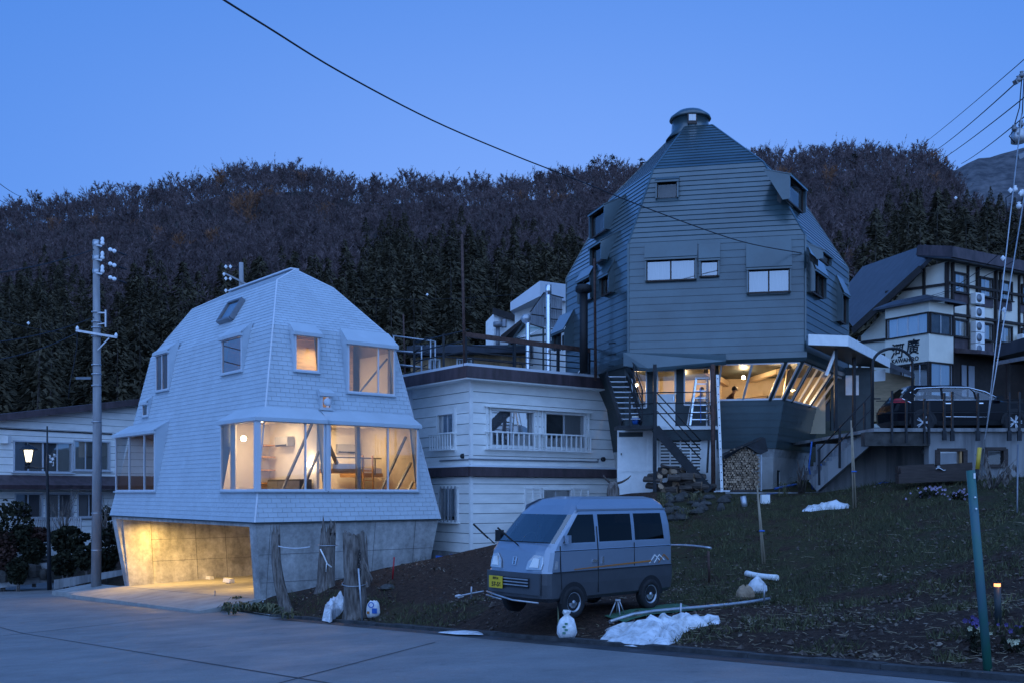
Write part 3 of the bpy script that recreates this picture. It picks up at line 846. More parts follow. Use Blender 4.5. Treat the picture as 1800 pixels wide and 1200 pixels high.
def bay_left(g0, g1, zb, zt, mulls, f=None, rise=.42, gm='glass', far_cheek=True, near_cheek=True):
    f = inset(zb) - .03 if f is None else f
    A, B = H(f, g1, 0), H(f, g0, 0)
    LEFT.hole([onL((g0 + .03) if near_cheek else inset(zb), zb + .02), onL(g1 - .03, zb + .02), onL(g1 - .03, zt), onL((g0 + .03) if near_cheek else inset(zt), zt)])
    fo = pane_frame(wh, A, B, zb, zt, mulls, -HF, gm=gm)
    zr = zt + rise; c = MB()
    for g, k, on in ((g0, -1, near_cheek), (g1, 1, far_cheek)):
        if on: c.prism([H(f - .02, g, zb), H(inset(zb) + .02, g, zb), H(inset(zr) + .02, g, zr), H(inset(zr) - .02, g, zr), H(f - .02, g, zt + .035 + .11 * (rise - .035) / (inset(zr) - f + .13))], HG * .045 * k)
    e = .10
    ga, gb_ = (g0 - e, g0 - e * .3) if near_cheek else (f - .13, inset(zr) - .005)
    c.prism([H(f - .13, ga, zt + .035), H(f - .13, g1 + e, zt + .035), H(inset(zr) - .005, g1 + e * .3, zr), H(inset(zr) - .005, gb_, zr)], V(0, 0, .05))
    c.prism([H(f - .135, ga, zt - .03), H(f - .135, g1 + e, zt - .03), H(f - .135, g1 + e, zt + .05), H(f - .135, ga, zt + .05)], HF * .12)
    c.prism([H(f - .10, g0 - .06, zb - .05), H(f - .10, g1 + .06, zb - .05), H(f - .10, g1 + .06, zb), H(f - .10, g0 - .06, zb)], HF * .14)
    c.build('window_bay', M['shingle'], fo)
    return fo
ZB, ZT = 1.63, 3.78
gb = inset(ZB) - .03
bay_front(gb, 2.46, ZB, ZT, [1.62], left_cheek=False)
bay_front(2.62, 6.05, ZB, ZT, [2.22])
mb = MB(); mb.bar(H(2.54, gb, ZB), H(2.54, gb, ZT), .17, .10, up=HF); mb.build('bay_post', M['white_metal'], wh)
bay_left(gb, 2.75, ZB, ZT, [], near_cheek=False)
mb = MB(); mb.bar(H(gb, gb, ZB - .03), H(gb, gb, ZT + .03), .16, .16, up=HF); mb.build('bay_post', M['white_metal'], wh)
bay_left(8.5, 12.72, ZB, ZT, [1.55, 3.15], gm='glass_sky')
# upper windows
bay_front(1.80, 2.66, 5.47, 6.62, [], rise=.38)
bay_front(3.68, 5.52, 4.89, 6.50, [1.18], rise=.52)
bay_left(2.83, 4.38, 5.58, 6.74, [], rise=.4, gm='glass_sky')
fo = bay_left(9.1, 10.35, 5.46, 6.86, [.62], rise=.4)
bay_left(10.75, 11.3, 4.55, 5.02, [], rise=.25)
# round extractor vent in its own little hood
vf = bay_front(2.62, 2.98, 4.28, 4.72, [], rise=.18, gm='glass_sky')
mb = MB(); c = H(2.80, inset(4.28) - .10, 4.50); mb.lathe([(.0, 0), (.13, 0), (.13, .06), (.09, .08), (0, .08)], c, 16, M=(-HG).to_track_quat('Z', 'Y').to_matrix()); mb.build('extractor_vent', M['white_metal'], vf)

# skylight in the upper slope
sk = [P(386, 571, 1), P(412, 563, 1), P(431, 531, 1), P(407, 541, 1)]
def hit(fc, px, py):
    o = V(0, 0, CZ); d = P(px, py, 1) - o
    t = (fc.o - o).dot(fc.n) / d.dot(fc.n); return o + d * t
q = [hit(LEFT2, *a) for a in ((388, 570), (413, 562), (430, 530), (404, 541))]
q2 = [LEFT2.to2(p) for p in q]
us = [min(p[0] for p in q2), max(p[0] for p in q2)]; vs = [min(p[1] for p in q2), max(p[1] for p in q2)]
us = [us[0] + .1, us[1] - .1]
mb = MB()
k = [(us[0], vs[0]), (us[1], vs[0]), (us[1], vs[1]), (us[0], vs[1])]
for a, b in zip(k, k[1:] + k[:1]): mb.bar(LEFT2.to3(a, .09), LEFT2.to3(b, .09), .09, .2, up=LEFT2.n)
sko = mb.build('skylight', M['steel'], wh)
mb = MB(); mb.poly([LEFT2.to3(a, .14) for a in k]); mb.build('pane', M['glass_sky'], sko, fix=False)
mb = MB(); mb.poly([LEFT2.to3(a, .03) for a in k]); mb.build('blind_or_room_shade', M['curtain_b'], sko, fix=False)

# ---- shell and shingles
allf = [FRONT, LEFT, RIGHT, BACK, FRONT2, LEFT2, RIGHT2, BACK2, FRONT3, LEFT3, RIGHT3, BACK3]
mb = MB()
for fc in allf: fc.shell(mb, -.01)
mb.build('wall', M['shell'], wh, fix=False)
SHW, SHH, ST = .32, .148, .016
me_full = MB()
b = [V(.002, 0, .0015), V(SHW - .007, 0, .0015), V(SHW - .007, SHH + .015, .0015), V(.002, SHH + .015, .0015)]; t = [V(.002, 0, ST), V(SHW - .007, 0, ST), V(SHW - .007, SHH + .015, .003), V(.002, SHH + .015, .003)]
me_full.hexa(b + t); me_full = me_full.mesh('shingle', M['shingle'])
cells = []
rs = random.Random(3)
def box_poly(a, b, c, d): return [(a, b), (c, b), (c, d), (a, d)]
for fi, fc in enumerate(allf):
    u0, u1, v0, v1 = fc.bounds(); v = v0; r_ = 0
    while v < v1:
        u = u0 - SHW * (r_ % 2) * .5 - .05 * rs.random()
        while u < u1:
            for p in fc.cell(u + .002, u + SHW - .007, v, v + SHH):
                full = len(p) == 4 and abs(area2(p) - (SHW - .005) * SHH) < 1e-5
                cells.append((fi, full, u, v, p))
            u += SHW
        v += SHH; r_ += 1
near = [c for c in cells if c[0] == 0 and c[1]]
near.sort(key=lambda c: c[3])
singles = set(id(c) for c in near[:296])
rest = MB()
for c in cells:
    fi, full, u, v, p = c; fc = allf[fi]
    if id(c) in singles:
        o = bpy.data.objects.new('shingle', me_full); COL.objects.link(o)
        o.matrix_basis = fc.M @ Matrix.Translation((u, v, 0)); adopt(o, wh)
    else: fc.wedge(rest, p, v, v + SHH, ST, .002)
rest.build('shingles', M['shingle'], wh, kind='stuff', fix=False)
# ridge and hip caps
mb = MB()
for a, b in ((ra, rb),): mb.bar(a + V(0, 0, .03), b + V(0, 0, .03), .34, .05)
for a, b in ((r2[0], ra), (r2[1], ra), (r1[0], r2[0]), (r1[1], r2[1]), (r0[0], r1[0]), (r0[1], r1[1]), (r2[3], rb), (r1[3], r2[3])):
    d = (a + b) / 2 - mid; d.z *= .5; d.normalize()
    mb.bar(a + d * .008, b + d * .008, .05, .02, up=d)
mb.build('ridge_cap', M['white_metal'], wh)
mb = MB()
for a, b in zip(r0, r0[1:] + r0[:1]):
    mb.bar(a - V(0, 0, .02), b - V(0, 0, .02), .10, .035)
mb.build('drip_edge', M['green_dark'], wh)

# ---- concrete base: battered walls with a garage opening in the long side
mc, nt, N, L, B = newmat('board_marked_concrete')
tc = N.new('ShaderNodeTexCoord')
cA = _ramp(_noise(.9, 7, .7).outputs[0], .32, (.31, .305, .30), .66, (.68, .67, .65))
cB = _ramp(_noise(7, 5).outputs[0], .35, (.72, .72, .72), .6, (1, 1, 1))
mm = N.new('ShaderNodeMixRGB'); mm.blend_type = 'MULTIPLY'; mm.inputs[0].default_value = .8; L.new(cA.outputs[0], mm.inputs[1]); L.new(cB.outputs[0], mm.inputs[2])
mpv = N.new('ShaderNodeMapping'); mpv.inputs['Scale'].default_value = (2.2, 2.2, .22); L.new(tc.outputs['Object'], mpv.inputs[0])
ns = N.new('ShaderNodeTexNoise'); ns.inputs['Scale'].default_value = 1.2; ns.inputs['Detail'].default_value = 6; L.new(mpv.outputs[0], ns.inputs['Vector'])
cC = _ramp(ns.outputs[0], .42, (.55, .55, .54), .56, (1, 1, 1))
m3 = N.new('ShaderNodeMixRGB'); m3.blend_type = 'MULTIPLY'; m3.inputs[0].default_value = .45; L.new(mm.outputs[0], m3.inputs[1]); L.new(cC.outputs[0], m3.inputs[2])
L.new(m3.outputs[0], B.inputs['Base Color']); B.inputs['Roughness'].default_value = .85
bp = N.new('ShaderNodeBump'); bp.inputs['Strength'].default_value = .35; bp.inputs['Distance'].default_value = .02
L.new(_noise(35, 5).outputs[0], bp.inputs['Height']); L.new(bp.outputs[0], B.inputs['Normal'])
M['concrete'] = mc
M['seam'] = mat('seam_and_lap_shade', (.13, .13, .13), .9, var=.2)  # also backs the clapboards, as painted shadow lines under their laps
def bi(z): return .05 + .14 * (Z0 - .02 - z)           # the base leans inwards to the ground
zt, zb = Z0 - .03, -2.9
def wallp(mb, a, b, fixed, axis, z0, z1, th=.5):
    """battered wall panel: along f at the g side ('g0','g1') or along g at the f side ('f0','f1')"""
    pts = []
    for z in (z0, z1):
        i = bi(z)
        if axis == 'g0': q = [H(a, i, z), H(b, i, z), H(b, i + th, z), H(a, i + th, z)]
        elif axis == 'g1': q = [H(a, HL - i - th, z), H(b, HL - i - th, z), H(b, HL - i, z), H(a, HL - i, z)]
        elif axis == 'f0': q = [H(i, a, z), H(i + th, a, z), H(i + th, b, z), H(i, b, z)]
        else: q = [H(HW - i - th, a, z), H(HW - i, a, z), H(HW - i, b, z), H(HW - i - th, b, z)]
        pts += q
    mb.hexa(pts)
base = bpy.data.objects.new('garage_base', None); COL.objects.link(base); base.location = H(HW / 2, HL / 2, -1.9); adopt(base, None); base.parent = wh; base.matrix_parent_inverse = bm_world(wh).inverted()
mb = MB(); pts = []
for z in (zb, zt):                                      # front wall, mitred at the corners by its own batter
    i = bi(z); pts += [H(i, i, z), H(HW - i, i, z), H(HW - i, i + .45, z), H(i, i + .45, z)]
mb.hexa(pts); mb.build('front_wall', M['concrete'], base)
mb = MB(); pts = []
for z in (zb, zt): i = bi(z); pts += [H(i, HL - i - .45, z), H(HW - i, HL - i - .45, z), H(HW - i, HL - i, z), H(i, HL - i, z)]
mb.hexa(pts); mb.build('end_wall', M['concrete'], base)
mb = MB(); pts = []
for z in (zb, zt): i = bi(z); pts += [H(HW - i - .45, i + .45, z), H(HW - i, i + .45, z), H(HW - i, HL - i - .45, z), H(HW - i - .45, HL - i - .45, z)]
mb.hexa(pts); mb.build('back_wall', M['concrete'], base)
mb = MB(); mb.box(H(HW / 2, HL / 2, zt - .05), (1, 1, 1)); mb = MB()
mb.prism([H(.06, .06, zt - .115), H(HW - .06, .06, zt - .115), H(HW - .06, HL - .06, zt - .115), H(.06, HL - .06, zt - .115)], V(0, 0, .113)); mb.build('garage_ceiling', M['concrete'], base)
mb = MB(); gfl = [H(.25, .35, thr(.35) - .0), H(HW - .5, .35, -1.62), H(HW - .5, HL - .35, -1.98), H(.25, HL - .35, thr(HL - .35))]
mb.hexa([p - V(0, 0, .4) for p in gfl] + [p + V(0, 0, .003) for p in gfl]); mb.build('garage_floor', M['apron'], base)
# formwork seams and piers on the end wall seen through the opening
def seam(a, b, u=(0, 0, 1)): mb = MB(); mb.bar(a, b, .012, .012, up=u); mb.build('formwork_seam', M['seam'], base)
for z in (-.33, -1.2):
    i = bi(z); seam(H(.4, HL - i - .452, z), H(HW - .7, HL - i - .452, z)); seam(H(.05 + bi(z), i - .001, z), H(HW - bi(z), i - .001, z))
for f in (1.45, 3.3, 4.6): seam(H(f, HL - bi(.5) - .452, .5), H(f, HL - bi(-2) - .452, -2), HF)
for f in (.55, 2.4, 4.3, 5.9): seam(H(f, bi(.6) - .001, .6), H(f, bi(-2) - .001, -2), HF)
mb = MB(); mb.hexa([H(.45, HL - .95, -2.2), H(1.45, HL - .95, -2.2), H(1.45, HL - .55, -2.2), H(.45, HL - .55, -2.2), H(.3, HL - .62, .52), H(1.35, HL - .62, .52), H(1.35, HL - .45, .52), H(.3, HL - .45, .52)]); mb.build('pier', M['concrete'], base)
for i, (f, g) in enumerate(((2.55, 10.9), (1.75, 8.9))):
    ws = thing('wheel_stop', ('pale wheel stop on the garage floor, farther from the front pier' if i == 0 else 'pale wheel stop on the garage floor, nearer the front pier'), 'wheel stop', tuple(H(f, g, thr(g) + .1)), 'wheel stops in the garage')
    zf = -1.70 - .28
    q = hit_z = None
    mb = MB(); c = P((367, 402)[i], (1014, 1018)[i], (41.6, 38.6)[i])
    mb.prism([c + HF * a + V(0, 0, z) - HG * .32 for a, z in ((-.11, -.10), (.11, -.10), (.07, .06), (-.07, .06))], HG * .64); mb.build('block', M['paint_white'], ws)
# ---- rooms inside
room = bpy.data.objects.new('interior', None); COL.objects.link(room); room.location = H(3, 3, 1); adopt(room, wh)
def slab(name, m, pts, th, par): mb = MB(); mb.prism(pts, V(0, 0, th)); return mb.build(name, m, par)
slab('floor', M['wood'], [H(.15, .15, .78), H(HW - .15, .15, .78), H(HW - .15, HL - .15, .78), H(.15, HL - .15, .78)], .1, room)
i = inset(4.0) + .02
slab('ceiling', M['plaster'], [H(i, i, 3.95), H(HW - i, i, 3.95), H(HW - i, HL - i, 3.95), H(i, HL - i, 3.95)], .14, room)
def wall_in(name, m, p, q, z0, z1, th=.1):
    mb = MB(); mb.prism([p + V(0, 0, z0), q + V(0, 0, z0), q + V(0, 0, z1), p + V(0, 0, z1)], (q - p).cross(V(0, 0, 1)).normalized() * th); return mb.build(name, m, room)
wall_in('partition', M['plaster'], H(.7, 4.4, 0), H(6.1, 4.4, 0), .885, 3.945)       # behind the front rooms
wall_in('partition', M['plaster'], H(2.62, .95, 0), H(2.62, 4.3, 0), .885, 3.945)      # between the two front rooms
wall_in('partition', M['plaster'], H(.75, 8.1, 0), H(6.0, 8.1, 0), .885, 3.945)
wall_in('partition', M['plaster'], H(3.9, 8.25, 0), H(3.9, 12.2, 0), .885, 3.945)
wall_in('partition', M['ply'], H(2.9, 4.6, 0), H(2.9, 8.0, 0), .885, 3.945)
# shelves along the partition of the first room
mb = MB()
for z in (1.9, 2.35, 2.8, 3.2): mb.box(H(2.3, 3.95, z), (.45, .6, .05), M=Matrix.Rotation(math.atan2(HF.y, HF.x), 3, 'Z'))
mb.build('shelf', M['wood'], room)
def rbox(name, m, f, g, z, sx, sy, sz, par=None):
    mb = MB(); mb.box(H(f, g, z), (sx, sy, sz), M=Matrix.Rotation(math.atan2(HF.y, HF.x), 3, 'Z')); return mb.build(name, m, par or room)
M['alu_grey'] = mat('grey_appliance', (.36, .36, .37), .5, var=.05)
ac = thing('air_conditioner', 'white air conditioner high on the inner wall of the first lit room', 'air conditioner', tuple(H(2.5, 2.9, 3.25)), 'air conditioners in the white house')
rbox('casing', M['alu_grey'], 2.47, 2.9, 3.3, .24, .9, .32, ac); rbox('outlet', M['black'], 2.34, 2.9, 3.17, .02, .75, .05, ac)
ac2 = thing('air_conditioner', 'white air conditioner on the wall above the bunk ladder', 'air conditioner', tuple(H(5.95, 4.2, 3.0)), 'air conditioners in the white house')
rbox('casing', M['alu_grey'], 5.7, 4.27, 3.2, .85, .22, .32, ac2); rbox('outlet', M['black'], 5.7, 4.15, 3.07, .75, .02, .04, ac2)
# slanting braces behind the glass
mb = MB()
for a, b in (((.6, .45), (2.35, .95)), ((1.1, .45), (2.5, .95))): pass
for f0, z0, f1, z1 in ((.75, 1.0, 2.4, 3.8), (1.45, 1.0, 2.55, 2.9), (4.35, 1.0, 6.0, 3.5), (4.9, 1.0, 6.1, 2.6), (5.4, 1.0, 6.1, 1.95)):
    mb.bar(H(f0, inset(z0) + .25, z0), H(f1, inset(z1) + .25, z1), .07, .07)
mb.bar(H(2.75, 1.0, 3.8), H(3.75, 1.6, 2.55), .10, .10); mb.bar(H(4.42, 1.3, .9), H(4.36, 1.3, 3.93), .13, .13, up=HF)
mb.build('brace', M['steel'], room)
# bunk with rail and ladder
bunk = thing('bunk_bed', 'loft bunk with pale bedding and a wooden ladder in the bright room', 'bunk bed', tuple(H(4.0, 3.0, .9)))
rbox('platform', M['wood'], 4.35, 2.4, 2.32, 1.2, 1.0, .14, bunk); rbox('mattress', M['paint_white'], 4.35, 2.4, 2.48, 1.1, .9, .18, bunk)
rbox('platform', M['wood'], 5.75, 3.3, 2.20, .95, 1.4, .14, bunk); rbox('mattress', M['paint_white'], 5.75, 3.3, 2.36, .9, 1.3, .18, bunk)
mb = MB()
for f in (5.35, 5.75): mb.bar(H(f, 2.45, .9), H(f, 2.55, 2.9), .05, .05, up=HF)
for z in (1.3, 1.65, 2.0, 2.35): mb.bar(H(5.35, 2.5, z), H(5.75, 2.5, z), .035)
mb.build('ladder', M['wood'], bunk)
mb = MB()
for a, b in (((3.75, 1.9, 2.78), (4.95, 1.9, 2.78)), ((4.95, 1.9, 2.3), (4.95, 1.9, 2.8)), ((5.3, 2.6, 2.8), (6.15, 2.6, 2.8)), ((5.9, 2.6, 2.2), (5.9, 2.6, 2.8))): mb.bar(H(*a), H(*b), .04)
mb.build('guard_rail', M['steel'], bunk)
M['seat_grey'] = mat('dark_grey_laminate', (.06, .06, .065), .6)
sofa = thing('cabinet', 'long dark grey cabinet under the slanting braces in the first lit room', 'cabinet', tuple(H(2.35, 2.3, .9)))
rbox('body', M['seat_grey'], 2.34, 2.3, 1.45, .42, 2.3, 1.12, sofa)
for dg in (-.76, 0, .76): rbox('door', M['steel'], 2.12, 2.3 + dg, 1.45, .02, .74, 1.0, sofa)
table = thing('dining_table', 'wooden table with a chair behind the corner window', 'table', tuple(H(1.0, 3.4, .9)))
rbox('tabletop', M['wood'], .95, 3.0, 1.62, .7, .9, .05, table)
for df, dg in ((-.3, -.4), (.3, -.4), (-.3, .4), (.3, .4)): rbox('leg', M['darkwood'], .95 + df, 3.0 + dg, 1.24, .05, .05, .7, table)
# curtains
mb = MB()
def curtain(p, q, z0, z1, m, par, n=14, amp=.03):
    rows = [[], []]; d = (q - p); nrm = d.cross(V(0, 0, 1)).normalized()
    for i in range(n * 2 + 1):
        w = p + d * i / (n * 2) + nrm * amp * (1 if i % 2 else -1)
        rows[0].append(w + V(0, 0, z0)); rows[1].append(w + V(0, 0, z1))
    mb = MB(); mb.grid(rows); return mb.build('curtain', m, par)
curtain(H(.48, 2.35, 0), H(.48, 2.72, 0), ZB + .04, ZT, M['curtain'], room, 5)
# upper floor: raking rafters and a lit gable room
wall_in('partition', M['ply'], H(1.55, 3.3, 0), H(5.35, 3.3, 0), 4.1, 7.25)
wall_in('partition', M['plaster'], H(5.62, 1.35, 0), H(5.62, 3.2, 0), 4.1, 6.4)
mb = MB()
for k in range(6):
    f = 1.9 + k * .62; mb.bar(H(f, 1.3, 6.72), H(f, 3.25, 7.08), .07, .14)
mb.bar(H(1.5, 2.0, 6.72), H(5.5, 2.0, 6.72), .10, .14); mb.build('rafter', M['wood'], room)
slab('upper_ceiling', M['wood'], [H(1.6, 1.75, 7.15), H(5.3, 1.75, 7.15), H(5.3, 3.25, 7.2), H(1.6, 3.25, 7.2)], .03, room)
mb = MB(); mb.bar(H(4.3, 1.15, 4.9), H(5.5, 1.2, 6.2), .05); mb.build('brace', M['steel'], room)
wall_in('partition', M['ply'], H(2.9, 3.4, 0), H(2.9, 10.6, 0), 4.1, 8.2)
mb = MB(); mb.bar(H(1.05, 3.75, 5.5), H(1.9, 3.0, 7.0), .12, .12); mb.build('brace', M['wood'], room)
# ceiling lights and the wall lamp
M['lamp_warm'] = emis('lit_lamp_glass', (1, .78, .48), 14)
M['down'] = emis('lit_downlight', (1, .82, .55), 4)
WARM = (1, .70, .38)
mb = MB()
for f, g in ((1.1, 1.9), (1.7, 3.0), (3.6, 2.0), (5.1, 2.4), (1.0, 10.0), (2.4, 11.2)): mb.lathe([(.0, 0), (.06, 0), (.06, .012), (0, .012)], H(f, g, 3.936), 10)
mb.build('downlight', M['down'], room)
lampo = MB(); lampo.lathe([(.0, -.09), (.07, -.07), (.1, 0), (.07, .07), (0, .09)], H(2.52, 1.25, 2.5), 12); lampo.build('wall_lamp', M['lamp_warm'], room)
lampo = MB(); lampo.lathe([(.0, -.09), (.07, -.07), (.1, 0), (.07, .07), (0, .09)], H(.95, 2.8, 3.35), 12); lampo.build('pendant_lamp', M['lamp_warm'], room)
LW = 1.0
area_light('room_light', H(1.5, 2.6, 3.9), 20 * LW, .8, WARM, parent=room)
area_light('room_light', H(4.6, 2.8, 3.9), 38 * LW, 1.2, WARM, parent=room)
point_light('wall_lamp_light', H(2.38, 1.25, 2.55), 6 * LW, .1, WARM, parent=room)
point_light('pendant_light', H(.95, 2.7, 3.2), 8 * LW, .12, WARM, parent=room)
area_light('upper_light', H(3.6, 2.4, 6.6), 16 * LW, .8, WARM, parent=room)
point_light('upper_lamp', H(2.2, 2.6, 6.4), 5 * LW, .1, WARM, parent=room)
point_light('hall_lamp', H(1.9, 5.2, 6.6), 6 * LW, .1, WARM, parent=room)
area_light('far_room_light', H(2.2, 10.6, 3.9), 3 * LW, .8, WARM, parent=room)
# garage lights
YEL = (1, .60, .15)
for f, g, e in ((1.2, 11.2, 44), (2.9, 9.6, 26), (2.2, 4.6, 30)): area_light('garage_light', H(f, g, zt - .16), e * 1.55, .6, YEL, parent=base, sy=.3, spread=165)
# ------------------------------------------------------------------ dark green metal-clad dome
DC = [Vector(a) for a in ((4.05, 34.6, 0), (9.83, 33.4, 0), (13.0, 38.5, 0), (11.2, 44.0, 0), (5.0, 45.0, 0), (2.2, 40.3, 0))]
DO = Vector((7.2, 39, 0))
def D(i, s, z): return DO + (DC[i % 6] - DO) * s + Vector((0, 0, z))
def DT(i, t, s, z): return D(i, s, z).lerp(D(i + 1, s, z), t)
dh = thing('dark_dome_house', 'tall dark green metal-clad dome house with dormer windows and a round cap on top', 'house', (7.2, 39, 1.6))
dmid = DO + V(0, 0, 8)
LV = [(6.05, 1.0), (10.2, 1.0), (13.28, .655), (15.6, .17)]
dfac = {}
for i in range(6):
    for l in range(3):
        (za, sa), (zb2, sb) = LV[l], LV[l + 1]
        dfac[i, l] = Facet([D(i, sa, za), D(i + 1, sa, za), D(i + 1, sb, zb2), D(i, sb, zb2)], dmid)
def fz(fc, u, z):
    v = (z - fc.o.z) / fc.v.z; return fc.to3((u, v))
def dormer(fc, px0, px1, py0, py1, rise, out=.12, mulls=(), gm='glass_sky', back=None, par=None, lean=0.):
    """a hooded window standing out of a wall or roof face, placed by where its sill line lies on that face"""
    par = par or dh
    pa, pb = hit(fc, px0, py1), hit(fc, px1, py1)
    u0, u1 = sorted((fc.to2(pa)[0], fc.to2(pb)[0])); zb = (pa.z + pb.z) / 2
    e = Vector((fc.n.x, fc.n.y, 0)).normalized()
    zt = zb + (py1 - py0) / FPX * pa.y; zr = zt + rise
    A0, A1 = fz(fc, u0, zb) + e * out, fz(fc, u1, zb) + e * out
    up = V(0, 0, 1); d = (A1 - A0).normalized(); hgt = zt - zb
    fo = MB()
    for a, b in ((A0, A1), (A0 + up * hgt, A1 + up * hgt)): fo.bar(a - e * .12, b - e * .12, .06, .05)
    for a in (A0, A1): fo.bar(a - e * .12, a - e * .12 + up * hgt, .05, .06, up=d)
    for m in mulls: fo.bar(A0.lerp(A1, m) - e * .12, A0.lerp(A1, m) - e * .12 + up * hgt, .04, .05, up=d)
    f_ = fo.build('window_frame', M['darkwood'], par)
    fc.hole([fz(fc, u0 + .02, zb + .01), fz(fc, u1 - .02, zb + .01), fz(fc, u1 - .02, zt - .01), fz(fc, u0 + .02, zt - .01)])
    g = MB(); q = -e * .13; g.poly([A0 + q, A1 + q, A1 + q + up * hgt, A0 + q + up * hgt]); g.build('pane', M[gm], f_, fix=False)
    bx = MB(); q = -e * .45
    bx.poly([A0 + q, A1 + q, A1 + q + up * hgt, A0 + q + up * hgt]); bx.build('blind_or_room_shade', M[back or 'room_dark'], f_, fix=False)  # without a curtain, a dark sheet paints the gloom of the unlit room
    c = MB()
    R0, R1 = fz(fc, u0, zr), fz(fc, u1, zr); T0, T1 = A0 + up * hgt, A1 + up * hgt
    for a, t, r, k in ((A0, T0, R0, -1), (A1, T1, R1, 1)):
        u_ = u0 if k < 0 else u1
        c.prism([a, fz(fc, u_, zb), r, t], d * .05 * k)
    ov = .07
    c.prism([T0 - d * ov + e * .05, T1 + d * ov + e * .05, R1 + d * ov, R0 - d * ov], (fc.n + up).normalized() * .03)
    c.prism([T0 - d * ov + e * .05, T1 + d * ov + e * .05, T1 + d * ov + e * .05 - up * .06, T0 - d * ov + e * .05 - up * .06], -e * .04)
    c.build('window_hood', M['green_metal'], f_)
    return f_
F0, F1_, FL0, FL1, FR0, FR1 = dfac[0, 0], dfac[0, 1], dfac[5, 0], dfac[5, 1], dfac[1, 0], dfac[1, 1]
dormer(F0, 1137, 1222, 456, 494, .55, .22, (.5,), 'glass_sky', 'curtain_b')
dormer(F0, 1232, 1262, 458, 487, .55, .22, (), 'glass_sky', 'curtain_b')
dormer(F0, 1315, 1387, 474, 516, 1.05, .30, (.5,), 'glass_sky', 'curtain_b')
dormer(F1_, 1155, 1190, 319, 349, .28, .1, (), 'glass')
dormer(FL1, 1050, 1068, 372, 412, .45, .25, (), 'glass')
dormer(FL1, 1050, 1064, 432, 462, .45, .25, (), 'glass')
dormer(FL0, 1024, 1046, 492, 530, .45, .22, (), 'glass_sky', 'curtain')
dormer(FL0, 1064, 1080, 486, 518, .5, .25, (), 'glass')
dormer(FL0, 986, 1008, 586, 612, .8, .4, (.5,), 'glass')
dormer(FR1, 1384, 1397, 322, 364, .32, .25, (), 'glass')
dormer(FR0, 1420, 1440, 482, 520, .8, .25, (.5,), 'glass')
dormer(FR0, 1470, 1480, 520, 568, .7, .25, (), 'glass')
dormer(FR1, 1440, 1448, 448, 462, .3, .2, (), 'glass')
for (i, l), fc in dfac.items():
    sh = MB(); fc.shell(sh, -.012); sh.build('wall', M['shell'] if l == 0 else M['green_dark'], dh, fix=False)
    if i in (0, 1, 5): boards(fc, (.25, .235, .22)[l], .024, 'siding_plank', M['green_metal'], dh)
    else:
        mb = MB(); fc.shell(mb, .01); mb.build('siding', M['green_metal'], dh, fix=False)
mb = MB()
for i in range(6):
    for (za, sa), (zb2, sb) in zip(LV, LV[1:]):
        a, b = D(i, sa, za), D(i, sb, zb2); d = (a - DO); d.z = 0; d.normalize()
        mb.bar(a + d * .012, b + d * .012, .075, .03, up=d)
mb.build('corner_trim', M['green_metal'], dh)
mb = MB()
for i in range(6):
    if i == 0: continue
    mb.prism([D(i, 1.0, 5.98), D(i + 1, 1.0, 5.98), D(i + 1, 1.012, 6.10), D(i, 1.012, 6.10)], V(0, 0, .16))
mb.prism([D(0, 1.0, 5.92), D(1, 1.0, 5.98), D(1, 1.015, 6.10), D(0, 1.015, 6.05)], V(0, 0, .18))
mb.build('skirt_trim', M['green_metal'], dh)
mb = MB(); mb.prism([D(i, .99, 5.96) for i in range(6)], V(0, 0, .06)); mb.build('soffit', M['green_dark'], dh)
# the round cap with its little window and lid
cap = MB(); cc = DO + V(-.22, 0, 0)
cap.lathe([(.95, 15.35), (.74, 15.62), (.70, 16.15)], cc, 28); capo = cap.build('roof_cap', M['green_metal'], dh)
cap = MB(); cap.lathe([(.76, 16.1), (.81, 16.13), (.78, 16.22), (.52, 16.42), (.2, 16.52), (.0, 16.54)], cc, 28); cap.build('lid', M['green_metal'], capo)
cap = MB(); w0 = cc + V(-.05, -.72, 15.92); cap.box(w0, (.36, .06, .4)); cap.build('window_frame', M['darkwood'], capo)
cap = MB(); cap.box(w0 + V(0, -.035, .04), (.27, .01, .24)); cap.build('pane', M['curtain'], capo)

# ---- dining room storey: leaning window band, flared wall, concrete foot
def band(i, t, z): s = .985 + (.83 - .985) * (5.98 - z) / (5.98 - 4.77); return DT(i, t, s, z)
def tpx(i, s, px):                        # where along edge i a photo column falls
    a, b = D(i, s, 0), D(i + 1, s, 0); k = (px - CX) / FPX
    return (k * a.y - a.x) / ((b.x - a.x) - k * (b.y - a.y))
M['alu'] = mat('pale_aluminium', (.62, .64, .67), .4, .3, var=.06)
def slant_window(i, t0, t1, mulls, m='alu', zb=4.80, zt=5.94):
    fr = MB()
    for t in [t0] + list(mulls) + [t1]: fr.bar(band(i, t, zb), band(i, t, zt), .075, .06, up=D(i + 1, 1, 0) - D(i, 1, 0))
    for z in (zb, zt): fr.bar(band(i, t0, z), band(i, t1, z), .06, .06)
    f_ = fr.build('window_frame', M[m], dh)
    ts = [t0] + list(mulls) + [t1]
    for a, b in zip(ts, ts[1:]):
        g = MB(); g.poly([band(i, a, zb), band(i, b, zb), band(i, b, zt), band(i, a, zt)]); g.build('pane', M['glass'], f_, fix=False)
ta = tpx(0, .9, 1264)
slant_window(0, ta, tpx(0, .9, 1363), [tpx(0, .9, 1313)]); slant_window(0, tpx(0, .9, 1369), .985, [])
slant_window(1, .02, .16, []); slant_window(1, .19, .62, [.33, .47])
slant_window(1, .66, .95, [.8])
mb = MB()
